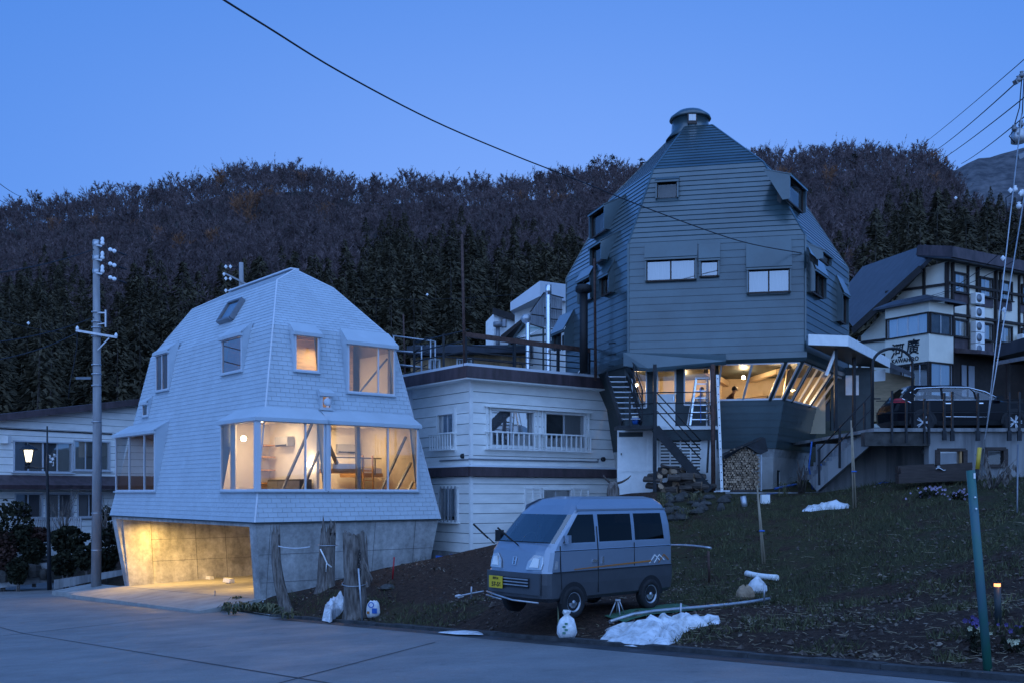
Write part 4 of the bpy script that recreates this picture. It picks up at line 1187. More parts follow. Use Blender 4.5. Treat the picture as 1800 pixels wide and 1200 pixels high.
for i, t in ((0, tpx(0, .9, 1366)), (0, .998), (1, .175), (1, .64), (1, .98), (2, .5)): mb.bar(band(i, t, 4.75), band(i, t, 6.0), .09, .09, up=D(i + 1, 1, 0) - D(i, 1, 0))
mb.build('mullion', M['green_dark'], dh)
mb = MB()
for i in (2, 3, 4, 5): mb.prism([band(i, 0, 4.77), band(i, 1, 4.77), band(i, 1, 5.98), band(i, 0, 5.98)], V(0, 0, .001))
mb.build('lower_wall', M['green_dark'], dh)
LOW = [(4.77, .83), (3.12, .76), (2.82, .74), (.9, .735)]
lf = {}
for i in range(6):
    fc = Facet([D(i, .76, 3.12), D(i + 1, .76, 3.12), D(i + 1, .83, 4.77), D(i, .83, 4.77)], DO + V(0, 0, 4)); lf[i] = fc
    sh = MB(); fc.shell(sh, -.012); sh.build('lower_wall', M['green_dark'], dh, fix=False)
    if i in (0, 1): boards(fc, .25, .022, 'siding_plank', M['green_metal'], dh)
for nm, m, (za, sa), (zc, sc_) in (('foot_band', 'concrete', LOW[2], LOW[1]), ('concrete_foot', 'foot_white', LOW[3], LOW[2])):
    if m == 'foot_white': M[m] = mat('whitewashed_concrete', (.44, .43, .41), .85, var=.2, scale=1.2, bump=.2)
    mb = MB(); mb.grid([[D(i, sa, za) for i in range(7)], [D(i, sc_ - (.002 if nm == 'foot_band' else 0), zc) for i in range(7)]], sm=False); mb.build(nm, M[m], dh)
# narrow slot window in the foot
mb = MB(); q = DT(1, .12, .742, 2.0); ed = (D(2, 1, 0) - D(1, 1, 0)).normalized(); n_ = V(ed.y, -ed.x, 0)
mb.hexa([q + ed * a + n_ * b + V(0, 0, c) for c in (-.32, .36) for a, b in ((-.1, 0), (.1, 0), (.1, .03), (-.1, .03))]); so = mb.build('slot_window', M['black'], dh)
mb = MB(); mb.hexa([q + ed * a + n_ * b + V(0, 0, c) for c in (-.32, .3) for a, b in ((.02, .031), (.095, .031), (.095, .04), (.02, .04))]); mb.build('pane', M['curtain'], so)
# ---- entry wall with door and two windows under the lip
es = .90; tb = ta - .012
def E(px, z, out=0.): return DT(0, tpx(0, es, px), es, z) + V(-.2, -.98, 0) * out
mb = MB()
for a, b in ((1098, 1111), (1136, 1154), (1188, 1203), (1249, 1263)): 
    mb.prism([E(a, 3.84), E(b, 3.84), E(b, 6.0), E(a, 6.0)], V(.02, .1, 0))
for a, b, z0, z1 in ((1111, 1136, 3.84, 4.55), (1203, 1249, 3.84, 4.62), (1111, 1136, 5.86, 6.0), (1154, 1188, 5.86, 6.0), (1203, 1249, 5.88, 6.0)): mb.prism([E(a, z0, -.01), E(b, z0, -.01), E(b, z1, -.01), E(a, z1, -.01)], V(.02, .08, 0))
mb.build('entry_wall', M['green_dark'], dh)
for a, b, z0, z1 in ((1111, 1136, 4.55, 5.86), (1203, 1249, 4.62, 5.88)):
    fr = MB(); p = [E(a, z0, .02), E(b, z0, .02), E(b, z1, .02), E(a, z1, .02)]
    for k in range(4): fr.bar(p[k], p[(k + 1) % 4], .05, .05)
    f_ = fr.build('window_frame', M['alu'], dh); g = MB(); g.poly(p); g.build('pane', M['glass'], f_, fix=False)
dr = MB(); dr.prism([E(1155, 3.86, .03), E(1187, 3.86, .03), E(1187, 5.02, .03), E(1155, 5.02, .03)], V(.01, .05, 0))
for a, b in (((1155, 5.0), (1155, 5.86)), ((1187, 5.0), (1187, 5.86)), ((1155, 5.83), (1187, 5.83))): dr.bar(E(a[0], a[1], .03), E(b[0], b[1], .03), .06, .06, up=(1, 0, 0))
do = dr.build('door', M['paint_white'], dh); g = MB(); g.poly([E(1156, 5.02, .02), E(1186, 5.02, .02), E(1186, 5.83, .02), E(1156, 5.83, .02)]); g.build('pane', M['glass'], do, fix=False)
g = MB(); g.box(E(1184, 4.85, .08), (.03, .05, .16)); g.build('handle', M['chrome'], do)
# flat canopy lip over the entry
mb = MB(); a, b = DT(0, -.03, 1.0, 5.98), DT(0, tpx(0, 1.0, 1276), 1.0, 5.98); oo = V(-.2, -.98, 0)
mb.hexa([a + oo * .02, a + oo * .02 + V(.9, 0, -.28) + oo * .55, b + oo * .5 + V(0, 0, -.12), b + oo * .02, a + oo * .02 + V(0, 0, .45), a + oo * .6 + V(.9, 0, -.16), b + oo * .55 + V(0, 0, .0), b + oo * .02 + V(0, 0, .3)])
mb.build('entry_canopy', M['green_metal'], dh)
# ---- dining room inside
M['beige'] = mat('beige_panelled_wall', (.66, .53, .36), .8, var=.06, scale=1)
hallr = bpy.data.objects.new('interior', None); COL.objects.link(hallr); hallr.location = (7.2, 37, 3.8); adopt(hallr, dh)
mb = MB(); mb.prism([D(i, .745, 3.66) for i in range(6)], V(0, 0, .14)); mb.build('floor', M['wood'], hallr)
mb = MB(); mb.prism([D(i, .95, 6.12) for i in range(6)], V(0, 0, .04)); mb.build('ceiling', M['plaster'], hallr)
mb = MB(); mb.prism([V(3.3, 39.6, 3.81), V(11.9, 37.8, 3.81), V(11.9, 37.8, 6.11), V(3.3, 39.6, 6.11)], V(.02, .1, 0)); mb.build('back_wall', M['beige'], hallr)
mb = MB()
for a, b in (((6.9, 35.4, 5.9), (8.3, 38.4, 5.75)), ((9.6, 34.6, 5.95), (9.1, 38.0, 5.85))): mb.bar(a, b, .16, .18)
mb.bar((8.0, 38.4, 3.8), (8.0, 38.4, 6.1), .16, .16); mb.bar((6.6, 38.7, 4.9), (9.6, 38.1, 5.35), .08, .12)
mb.bar((9.45, 35.2, 3.8), (9.75, 34.9, 6.1), .14, .14); mb.build('beam', M['beige'], hallr)
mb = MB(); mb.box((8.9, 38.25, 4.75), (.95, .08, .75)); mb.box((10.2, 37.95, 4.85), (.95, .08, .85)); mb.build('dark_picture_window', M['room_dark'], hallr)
mb = MB(); mb.prism([(5.0, 38.9, 5.2), (7.0, 37.2, 4.4), (7.0, 37.2, 4.25), (5.0, 38.9, 5.05)], (0, .12, 0)); mb.build('stair_rail', M['steel'], hallr)
for k, (x, y, z, e, r) in enumerate(((8.35, 35.9, 5.72, 13, .07), (6.45, 37.4, 5.72, 9, .06), (9.35, 35.2, 5.45, 7, .06), (4.55, 36.4, 5.5, 8, .06), (10.2, 36.2, 5.3, 8, .06), (10.9, 38.6, 5.3, 8, .06))):
    lp = thing('pendant_lamp', ['bright pendant lamp over the table in the wide dining window', 'small lit lamp seen beyond the stepladder', 'glass-shaded pendant in the corner window of the dark dome', 'yellow lamp in the narrow window beside the roof stairs', 'pendant lamp low behind the first slanting panes', 'pendant lamp deep behind the farther slanting panes'][k], 'lamp', (x, y, z), 'lit lamps in the dark dome')
    mb = MB(); mb.lathe([(0, -r), (r * .7, -r * .7), (r, 0), (r * .7, r * .7), (0, r)], (x, y, z), 12); mb.build('bulb', M['lamp_warm'], lp)
    mb = MB(); mb.tube([(x, y, z + r), (x, y, 6.12)], .006, 5); mb.build('cord', M['cable'], lp)
    if k in (2, 4): mb = MB(); mb.lathe([(.05, r * 1.6), (r * 2, -r * .2), (r * 2.05, -r * .2), (.055, r * 1.7)], (x, y, z), 14); mb.build('lamp_shade', M['alu'], lp)
    point_light('lamp_light', (x, y, z - r * 1.5), e * 3.2, .07, WARM, parent=lp)
area_light('dining_light', V(7.6, 37.0, 6.08), 70, 1.4, WARM, parent=hallr)

# ---- stove flue on the left face
fl = thing('stove_flue', 'black stove flue with a round cap against the left face of the dark dome', 'flue', tuple(P(1026, 600, 36.2)))
mb = MB(); b = P(1026, 655, 36.2); t = P(1026, 512, 36.2); mb.tube([b, t], .15, 14); mb.build('pipe', M['black'], fl)
mb = MB(); mb.lathe([(.15, -.1), (.30, -.02), (.30, .16), (.22, .22), (0, .24)], t, 14); mb.build('cap', M['black'], fl)
# ---- porch on the right of the dark dome
po = thing('porch', 'white-edged flat porch roof on brackets at the right side of the dark dome', 'porch', tuple(P(1470, 760, 33.2)))
pd = V(.53, .848, 0)
A = P(1421, 600, 32.6); B2 = P(1490, 600, 32.9); zt_ = CZ + (866 - 592) * 32.8 / FPX
A.z = B2.z = zt_; C_ = B2 + pd * 6.6; Dd = A + pd * 6.0; 
for p in (C_, Dd): p.z = zt_
mb = MB(); mb.prism([A, B2, C_, Dd], V(0, 0, -.06)); mb.build('roof', M['dark_roof'], po)
for a, b in ((A, B2), (B2, C_)):
    mb = MB(); mb.bar(a - V(0, 0, .12), b - V(0, 0, .12), .05, .34); mb.build('fascia', M['paint_white'], po)
mb = MB(); mb.prism([A - V(0, 0, .31), B2 - V(0, 0, .31), C_ - V(0, 0, .31), Dd - V(0, 0, .31)], V(0, 0, .02)); mb.build('soffit', M['green_dark'], po)
for u in (.6, 3.2, 6.0):
    mb = MB(); q = B2 + pd * u - V(.55, 0, .3); mb.bar(q, q - V(0, 0, 2.7), .10, .10); mb.build('post', M['black_steel'], po)
mb = MB(); q = B2 + pd * .6 - V(.55, 0, .45); mb.bar(q + V(0, 0, .1), q + V(-.35, -.1, -.75), .07, .09); mb.build('brace', M['paint_white'], po)
mb = MB(); mb.prism([DT(1, .35, .93, 3.7), DT(1, 1.0, .93, 3.7), DT(1, 1.0, .93, 5.9), DT(1, .35, .93, 5.9)], V(.05, .03, 0));
mb = MB(); q0 = C_ - pd * 1.0 + V(-1.9, .3, -2.75); mb.prism([q0, q0 + V(1.6, 0, 0), q0 + V(1.6, 0, 2.4), q0 + V(0, 0, 2.4)], V(0, .1, 0)); mb.build('back_wall', M['green_dark'], po)
mb = MB(); q1 = q0 + V(.55, -.03, 1.35); mb.prism([q1, q1 + V(.5, 0, 0), q1 + V(.5, 0, .75), q1 + V(0, 0, .75)], V(0, .02, 0)); mb.build('notice', M['paint_white'], po)

# ---- white annex under the deck, in front of the dark dome
an = thing('annex', 'low white-panelled annex under the stair deck with a lattice window', 'annex', tuple(P(1170, 860, 34.3)))
def A_(px, z, o=0.): 
    k = (px - CX) / FPX; y = 34.45 - .0018 * (px - 1085) - o; return V(k * y, y, z)
ZA0, ZA1 = 1.3, 3.72
mb = MB(); mb.hexa([A_(1085, ZA0), A_(1259, ZA0), A_(1259, ZA0, -2.6), A_(1085, ZA0, -3.5), A_(1085, ZA1), A_(1259, ZA1), A_(1259, ZA1, -2.6), A_(1085, ZA1, -3.5)]); mb.build('wall', M['paint_white'], an)
for a, b in ((1086, 1142), (1143, 1200), (1201, 1258)):
    for z0, z1 in ((1.3, 2.24), (2.26, 3.70)):
        if z0 > 2 and a == 1143: continue
        mb = MB(); mb.prism([A_(a, z0, .02), A_(b, z0, .02), A_(b, z1, .02), A_(a, z1, .02)], V(0, .015, 0)); mb.build('panel', M['paint_white'], an)
mb = MB(); mb.prism([A_(1088, 3.50, .04), A_(1130, 3.50, .04), A_(1130, 3.66, .04), A_(1088, 3.66, .04)], V(0, .03, 0)); mb.build('transom', M['green_dark'], an)
mb = MB(); mb.prism([A_(1089, 2.3, .035), A_(1134, 2.3, .035), A_(1134, 3.44, .035), A_(1089, 3.44, .035)], V(0, .02, 0)); do = mb.build('door', M['paint_white'], an)
mb = MB(); mb.box(A_(1092, 2.9, .05), (.03, .04, .07)); mb.build('handle', M['black'], do)
mb = MB(); mb.prism([A_(1160, 2.32, .03), A_(1232, 2.32, .03), A_(1232, 3.42, .03), A_(1160, 3.42, .03)], V(0, .02, 0)); lw = mb.build('lattice_window', M['room_dark'], an)
for k in range(10):
    mb = MB(); z = 2.4 + k * .11; mb.bar(A_(1160, z, .06), A_(1232, z, .06), .02, .06); mb.build('slat', M['siding_white'], lw)
for px in (1160, 1178, 1196, 1214, 1232): mb = MB(); mb.bar(A_(px, 2.3, .07), A_(px, 3.44, .07), .05, .03); mb.build('muntin', M['paint_white'], lw)
for a in (1139, 1149):
    mb = MB(); mb.prism([A_(a, 2.32, .05), A_(a + 8, 2.32, .05), A_(a + 8, 3.42, .05), A_(a, 3.42, .05)], V(0, .03, 0)); mb.build('shutter', M['paint_white'], an)
mb = MB(); mb.hexa([A_(1098, 3.72, .3), A_(1263, 3.72, .3), A_(1263, 3.72, -1), A_(1098, 3.72, -1), A_(1098, 3.84, .3), A_(1263, 3.84, .3), A_(1263, 3.84, -1), A_(1098, 3.84, -1)]); mb.build('deck_slab', M['paint_white'], an)
mb = MB(); mb.prism([A_(1150, 3.36, .25), A_(1262, 3.36, .25), A_(1262, 3.70, .25), A_(1150, 3.70, .25)], V(0, .08, 0)); mb.build('deck_beam', M['green_dark'], an)

# ---- black steel stairs from the ground past the deck up to the roof terrace
st = thing('steel_stairs', 'black steel stairs climbing from the firewood to the deck and on to the roof terrace', 'stairs', tuple(P(1250, 862, 33.2)))
def S(px, py, Y=33.3): return P(px, py, Y)
for Y in (33.0, 33.75):
    mb = MB(); mb.bar(S(1152, 752, Y), S(1247, 862, Y), .06, .30); mb.build('stringer', M['black_steel'], st)
for k in range(10):
    a = S(1152, 752).lerp(S(1247, 862), (k + .7) / 10.3); mb = MB(); mb.box(a + V(.05, .07, .03), (.26, .72, .035)); mb.build('tread', M['black_steel'], st)
mb = MB(); mb.prism([S(1085, 747, 33.0), S(1156, 747, 33.0), S(1156, 747, 33.0) + V(0, 1.0, 0), S(1085, 747, 33.0) + V(0, 1.0, 0)], V(0, 0, -.10)); mb.build('landing', M['black_steel'], st)
for px, y0, y1 in ((1151, 640, 864), (1107, 690, 748), (1243, 742, 830)):
    mb = MB(); mb.bar(S(px, y1, 32.98), S(px - (0 if px != 1243 else -3), y0 + (30 if px == 1243 else 0), 32.98), .11 if px == 1151 else .06); mb.build('post', M['black_steel'], st)
for off in (0, 16, 32):
    mb = MB(); mb.tube([S(1155, 690 + off, 32.96), S(1232, 774 + off, 32.96)], .022, 6); mb.build('hand_rail', M['black_steel'], st)
for py in (690, 709, 727):
    mb = MB(); mb.tube([S(1107, py + 1, 32.97), S(1155, py - 1, 32.97)], .02, 6); mb.tube([S(1155, py - 1, 33.0), S(1258, py - 2, 33.6)], .02, 6); mb.build('hand_rail', M['black_steel'], st)
# upper flight to the roof terrace
U0, U1 = S(1110, 742, 33.2), S(1082, 655, 35.4)
for dx in (-.32, .32):
    mb = MB(); mb.bar(U0 + V(dx, 0, -.05), U1 + V(dx, 0, -.05), .05, .24); mb.build('stringer', M['black_steel'], st)
for k in range(9):
    mb = MB(); mb.box(U0.lerp(U1, (k + .6) / 9.4), (.62, .24, .03)); mb.build('tread', M['galv'], st)
for off in (0, .4, .8):
    mb = MB(); mb.tube([U0 + V(.36, 0, 1.0 - off + .1), U1 + V(.36, 0, 1.0 - off + .1), U1 + V(-.2, .4, 1.0 - off + .1)], .022, 6); mb.build('hand_rail', M['black_steel'], st)
for f in (0., .5, 1.):
    q = U0.lerp(U1, f) + V(.36, 0, 0); mb = MB(); mb.bar(q, q + V(0, 0, 1.1), .05); mb.build('post', M['black_steel'], st)
# ---- things by the deck
sl = thing('stepladder', 'silver stepladder standing open on the deck before the window', 'ladder', tuple(P(1231, 744, 33.75)), 'ladders')
z0 = 3.85; b0, b1 = P(1213, 744, 33.7), P(1248, 744, 33.7); t0_, t1_ = P(1224, 664, 33.85), P(1243, 664, 33.85)
for a, b in ((b0, t0_), (b1, t1_)):
    a.z = z0; mb = MB(); mb.bar(a, b, .06, .035); mb.build('rail', M['chrome'], sl)
    c = a + V(0, .55, 0); mb = MB(); mb.bar(c, b + V(0, .06, 0), .05, .03); mb.build('rail', M['chrome'], sl)
for k in range(6):
    f = (k + .8) / 6.6; mb = MB(); mb.bar(b0.lerp(t0_, f), b1.lerp(t1_, f), .07, .03); mb.build('rung', M['chrome'], sl)
mb = MB(); mb.bar(t0_ - V(.05, 0, 0), t1_ + V(.05, 0, 0), .12, .04); mb.build('top_cap', M['alu'], sl)
mb = MB(); mb.tube(wire(P(1231, 680, 33.68), P(1232, 742, 33.68), 0.03), .012, 5); mb.build('rope', M['blue_plastic'], sl)
el = thing('extension_ladder', 'long white ladder with dark rung ends standing upright beside the woodstack', 'ladder', tuple(P(1268, 862, 33.0)), 'ladders')
for dx in (0, .30):
    mb = MB(); mb.bar(P(1269, 864, 33.0 + dx), P(1261, 658, 33.3 + dx), .09, .05, up=(0, 1, 0)); mb.build('rail', M['paint_white'], el)
for k in range(15):
    f = (k + .5) / 15; p = P(1269, 864, 33.0).lerp(P(1261, 658, 33.3), f); mb = MB(); mb.tube([p - V(.0, .03, 0), p + V(0, .33, 0)], .018, 6); mb.build('rung', M['black'], el)
dp = tag(MB(), None) if False else None
mb = MB(); mb.tube([P(1254, 864, 33.2), P(1253, 640, 33.4)], .075, 8); mb.build('downpipe', M['rust'], None, 'rust-brown downpipe running down beside the white ladder', 'pipe')
# blue-lidded tub on the landing
tb_ = thing('paint_tub', 'small tub with a blue rim standing on the stair landing', 'tub', tuple(P(1117, 745, 33.4)))
mb = MB(); mb.lathe([(.10, 0), (.13, .2), (0, .2)], P(1117, 745, 33.4), 12); mb.build('body', M['blue_plastic'], tb_)
mb = MB(); mb.lathe([(.12, .2), (.12, .27), (0, .28)], P(1117, 745, 33.4), 12); mb.build('lid', M['cream'], tb_)
# ------------------------------------------------------------------ white clapboard building with a roof terrace
MF = Vector((.8, .6, 0)); MG = Vector((-.6, .8, 0)); MN = Vector((-1.42, 34.5, 0)); MW, MD = 6.95, 6.0
def Q(f, g, z): return MN + MF * f + MG * g + Vector((0, 0, z))
md = thing('clapboard_building', 'white clapboard two-storey building with a flat roof terrace between the two dome houses', 'building', tuple(Q(3.4, 3, -.4)))
ZG, ZM, ZE = -.55, 2.12, 5.45
def qf(px, g=0.):                         # position along the front wall under a photo column
    k = (px - CX) / FPX; o = MN + MG * g
    return (k * o.y - o.x) / (MF.x - k * MF.y)
def qg(px, f=0.):
    k = (px - CX) / FPX; o = MN + MF * f
    return (k * o.y - o.x) / (MG.x - k * MG.y)
def qz(py, p): return CZ + (HY - py) / FPX * p.y
mmid = Q(3.4, 3, 2)
UF = Facet([Q(0, 0, ZM + .36), Q(MW, 0, ZM + .36), Q(MW, 0, ZE), Q(0, 0, ZE)], mmid); UL = Facet([Q(0, 0, ZM + .36), Q(0, MD, ZM + .36), Q(0, MD, ZE), Q(0, 0, ZE)], mmid)
LF = Facet([Q(0, 0, ZG), Q(MW, 0, ZG), Q(MW, 0, ZM), Q(0, 0, ZM)], mmid); LL = Facet([Q(0, 0, ZG), Q(0, MD, ZG), Q(0, MD, ZM), Q(0, 0, ZM)], mmid)
wins = []
def wall_window(fc, a0, a1, z0, z1, along, org, outn, par, panes=2, frame='paint_white', fills=('curtain', 'curtain'), sill=True, gm='glass_sky', fw=.07, depth=.10, lab='window'):
    """framed sliding window set into a wall: along = wall direction, org(a, z) = point on the wall"""
    fc.hole([org(a0, z0), org(a1, z0), org(a1, z1), org(a0, z1)]) if fc else None
    fr = MB(); o_ = outn * .02
    for z in (z0, z1): fr.bar(org(a0 - fw / 2, z) + o_, org(a1 + fw / 2, z) + o_, depth, fw)
    for a in (a0, a1): fr.bar(org(a, z0) + o_, org(a, z1) + o_, depth, fw, up=along)
    if sill: fr.bar(org(a0 - .12, z0 - .05) + outn * .06, org(a1 + .12, z0 - .05) + outn * .06, .16, .05)
    fo = fr.build(lab, M[frame], par)
    for i in range(panes):
        b0, b1 = a0 + (a1 - a0) * i / panes, a0 + (a1 - a0) * (i + 1) / panes
        of = -outn * (.05 + .02 * (i % 2))
        s = MB()
        for z in (z0 + .03, z1 - .03): s.bar(org(b0, z) + of, org(b1, z) + of, .03, .04)
        for a in (b0 + .02, b1 - .02): s.bar(org(a, z0) + of, org(a, z1) + of, .03, .04, up=along)
        s.build('sash', M['alu'], fo)
        g = MB(); g.poly([org(b0, z0) + of, org(b1, z0) + of, org(b1, z1) + of, org(b0, z1) + of]); g.build('pane', M[gm], fo, fix=False)
        fill = fills[i % len(fills)]
        g = MB(); of2 = -outn * .16; g.poly([org(b0, z0) + of2, org(b1, z0) + of2, org(b1, z1) + of2, org(b0, z1) + of2]); g.build('curtain' if fill != 'room_dark' else 'dark_interior', M[fill], fo, fix=False)
    return fo
def orgF(a, z): return Q(a, 0, z)
def orgG(a, z): return Q(0, a, z)
def rail_balcony(o, par, a0, a1, z0, z1, org, outn, along, n, off=.22):
    fr = MB()
    for z in (z0, z1): fr.bar(org(a0, z) + outn * off, org(a1, z) + outn * off, .06, .05)
    for a in (a0, a1):
        for z in (z0, z1): fr.bar(org(a, z), org(a, z) + outn * off, .05, .05)
    r = fr.build('balcony_rail', M['paint_white'], par)
    for i in range(n):
        a = a0 + (a1 - a0) * (i + .5) / n
        b = MB(); b.bar(org(a, z0) + outn * off, org(a, z1) + outn * off, .035, .05, up=along); b.build('baluster', M['paint_white'], r)
zt1, zb1 = 4.50, 3.22
for a, b in ((861, 938), (957, 1028)):
    f0, f1 = qf(a), qf(b)
    wo = wall_window(UF, f0, f1, zb1, zt1, MF, orgF, -MG, md, 2, fills=(('curtain_b', 'curtain') if a < 900 else ('room_dark', 'curtain')))
    h = MB(); h.prism([Q(f0 - .25, -.03, zt1 + .09), Q(f1 + .25, -.03, zt1 + .09), Q(f1 + .25, -.22, zt1 + .05), Q(f0 - .25, -.22, zt1 + .05)], V(0, 0, .04)); h.build('window_head', M['siding_white'], wo)
    for c in (f0 - .15, f1 + .15): h = MB(); h.bar(Q(c, -.03, zb1 - .1), Q(c, -.03, zt1 + .1), .12, .05, up=MF); h.build('window_jamb', M['paint_white'], wo)
    rail_balcony(wo, md, f0 - .2, f1 + .22, zb1 - .12, zb1 + .48, orgF, -MG, MF, 10)
g0, g1 = qg(799), qg(770)
wo = wall_window(UL, g0, g1, 3.2, 4.4, MG, orgG, -MF, md, 2, fills=('curtain_b', 'curtain'))
for c in (g0 - .12,): h = MB(); h.bar(Q(-.03, c, 3.0), Q(-.03, c, 4.6), .12, .05, up=MG); h.build('window_jamb', M['paint_white'], wo)
rail_balcony(wo, md, g0 - .15, g1 + .3, zb1 - .12, zb1 + .46, orgG, -MF, MG, 9)
# ground-floor windows
f0, f1 = qf(953), qf(1003)
wo = wall_window(LF, f0, f1, .45, 1.70, MF, orgF, -MG, md, 2, fills=('curtain_b', 'curtain'), gm='glass_sky')
for a, b in ((922, 949), (1007, 1033)):
    s0, s1 = qf(a), qf(b); sh = MB()
    for z in (.45, 1.08, 1.72): sh.bar(Q(s0, -.05, z), Q(s1, -.05, z), .05, .07)
    for c in (s0, (s0 + s1) / 2, s1): sh.bar(Q(c, -.05, .42), Q(c, -.05, 1.75), .05, .06, up=MF)
    so = sh.build('shutter', M['paint_white'], md)
    for k in range(11):
        z = .53 + k * .108; b_ = MB(); b_.bar(Q(s0, -.045, z), Q(s1, -.045, z), .02, .07); b_.build('louvre', M['siding_white'], so)
g0, g1 = qg(806), qg(774)
wo = wall_window(LL, g0, g1, .55, 1.75, MG, orgG, -MF, md, 2, fills=('room_dark',), gm='glass')
for k in range(5): b_ = MB(); c = g0 + (g1 - g0) * (k + .3) / 5; b_.bar(Q(-.10, c, .5), Q(-.10, c, 1.8), .04, .04, up=MG); b_.build('window_bar', M['galv'], wo)
for fc, n in ((UF, .37), (UL, .37), (LF, .345), (LL, .345)):
    sh = MB(); fc.shell(sh, -.004); sh.build('wall', M['seam'], md, fix=False)  # dark backing seen through the board gaps paints the shadow under each lap
    boards(fc, n, .026, 'siding_board', M['siding_white'], md, t1=.016, gap=.022)
mb = MB(); mb.prism([Q(MW, 0, ZG), Q(MW, MD, ZG), Q(MW, MD, ZE), Q(MW, 0, ZE)], MF * -.05); mb.prism([Q(0, MD, ZG), Q(MW, MD, ZG), Q(MW, MD, ZE), Q(0, MD, ZE)], MG * -.05); mb.build('rear_wall', M['siding_white'], md)
for f, g in ((0, 0), (MW, 0)):
    mb = MB(); mb.bar(Q(f, g, ZG), Q(f, g, ZE), .11, .11, up=MF); mb.build('corner_board', M['paint_white'], md)
mb = MB(); mb.prism([Q(-.05, -.05, -1.3), Q(MW + .05, -.05, -1.3), Q(MW + .05, MD, -1.3), Q(-.05, MD, -1.3)], V(0, 0, .75)); mb.build('plinth', M['concrete'], md)
# mid fascia band and drip board
def ringband(name, m, out, z0, z1, f1=MW):
    mb = MB()
    mb.bar(Q(-out, -out, (z0 + z1) / 2), Q(f1 + out, -out, (z0 + z1) / 2), .10, z1 - z0); mb.bar(Q(-out, -out + .05, (z0 + z1) / 2), Q(-out, MD, (z0 + z1) / 2), .10, z1 - z0)
    return mb.build(name, M[m], md)
ringband('fascia_band', 'brown_metal', .16, ZM + .02, ZM + .34)
mb = MB(); mb.prism([Q(-.22, -.22, ZM + .345), Q(MW + .15, -.22, ZM + .345), Q(MW + .15, .0, ZM + .42), Q(-.0, .0, ZM + .42)], V(0, 0, .012)); mb.prism([Q(-.22, -.22, ZM + .345), Q(0, 0, ZM + .42), Q(0, MD, ZM + .42), Q(-.22, MD, ZM + .345)], V(0, 0, .012)); mb.build('flashing', M['white_metal'], md)
# flat roof slab with brown fascia, chamfered at the right end
E1 = .55
rp = [Q(-E1, -E1, 0), Q(MW - .25, -E1, 0), Q(MW + .25, -E1 - .12, 0), Q(MW + .75, -E1 + .5, 0), Q(MW + .6, MD, 0), Q(-E1, MD, 0)]
mb = MB(); mb.prism([p + V(0, 0, ZE - .02) for p in rp], V(0, 0, .12)); mb.build('soffit', M['paint_white'], md)
mb = MB()
for a, b in zip(rp[:4] + rp[5:], rp[1:4] + [rp[4]] + [rp[0]]):
    mb.bar(a + V(0, 0, ZE + .22), b + V(0, 0, ZE + .22), .05, .40)
mb.build('roof_fascia', M['brown_metal'], md)
mb = MB(); mb.prism([p + V(0, 0, ZE + .425) for p in rp], V(0, 0, .09)); mb.build('roof_deck', M['white_metal'], md)
ZD = ZE + .515
# horizontal pipe on the wall
mb = MB(); mb.tube([Q(qf(822), -.07, qz(806, Q(0, 0, 0))), Q(qf(1049), -.07, qz(811, Q(6, 0, 0))), Q(qf(1049), -.07, qz(806, Q(6, 0, 0)))], .028, 8); mb.tube([Q(-.06, .1, 2.72), Q(-.06, 1.9, 2.72)], .028, 8); mb.build('wall_pipe', M['steel'], md)
for px in (803, 1057): mb = MB(); q = Q(qf(px) if px > 830 else -.05, -.05 if px > 830 else .5, 2.85); mb.lathe([(0, 0), (.09, .02), (.09, .10), (0, .11)], q, 10, M=(-MG).to_track_quat('Z', 'Y').to_matrix()); mb.build('vent_cowl', M['black_steel'], md)
# terrace railing
tr = thing('terrace_railing', 'dark steel railing round the roof terrace with a thick brown top beam', 'railing', tuple(Q(3, -.3, ZD)))
def T(px, py, g=-.35):
    k = (px - CX) / FPX; o = MN + MG * g; f = (k * o.y - o.x) / (MF.x - k * MF.y); p = o + MF * f
    return V(p.x, p.y, qz(py, p))
posts = [818, 904, 981, 1035]
for px in posts:
    a = T(px, 640); mb = MB(); mb.bar(V(a.x, a.y, ZD - .02), V(a.x, a.y, T(px, 588 + (px - 818) * .125).z), .09, .09, up=MF); mb.build('post', M['black_steel'], tr)
mb = MB(); mb.bar(T(817, 588), T(1036, 616), .12, .16); mb.build('top_beam', M['rust'], tr)
for dy in (16, 27, 37):
    mb = MB(); mb.tube([T(817, 590 + dy), T(1036, 612 + dy)], .022, 6); mb.build('rail', M['black_steel'], tr)
lft = [Q(-.35, -.35, 0), Q(-.35, 3.2, 0)]
for z in (1.15, .8, .45):
    mb = MB(); mb.tube([lft[0] + V(0, 0, ZD + z), lft[1] + V(0, 0, ZD + z)], .025, 6); mb.build('rail', M['black_steel'], tr)
for g in (1.2, 3.2):
    q = Q(-.35, g, ZD); mb = MB(); mb.bar(q, q + V(0, 0, 1.2), .08, .08); mb.build('post', M['black_steel'], tr)
for z in (1.0, .55):
    mb = MB(); mb.tube([T(1036, 0) * 0 + V(T(1036, 640).x, T(1036, 640).y, ZD + z), Q(MW + .45, -.3, ZD + z), Q(MW + .55, .5, ZD + z)], .025, 6); mb.build('rail', M['black_steel'], tr)
mb = MB(); q = Q(MW + .45, -.3, ZD); mb.bar(q, q + V(0, 0, 1.05), .09, .09); mb.build('post', M['black_steel'], tr)
for f in (1.0, 3.8, 6.4):
    q = Q(f, MD - .6, ZD); mb = MB(); mb.bar(q, q + V(0, 0, 1.1), .07, .07); mb.build('post', M['black_steel'], tr)
for z in (1.1, .55): mb = MB(); mb.tube([Q(-.3, MD - .6, ZD + z), Q(MW, MD - .6, ZD + z)], .022, 6); mb.build('rail', M['black_steel'], tr)
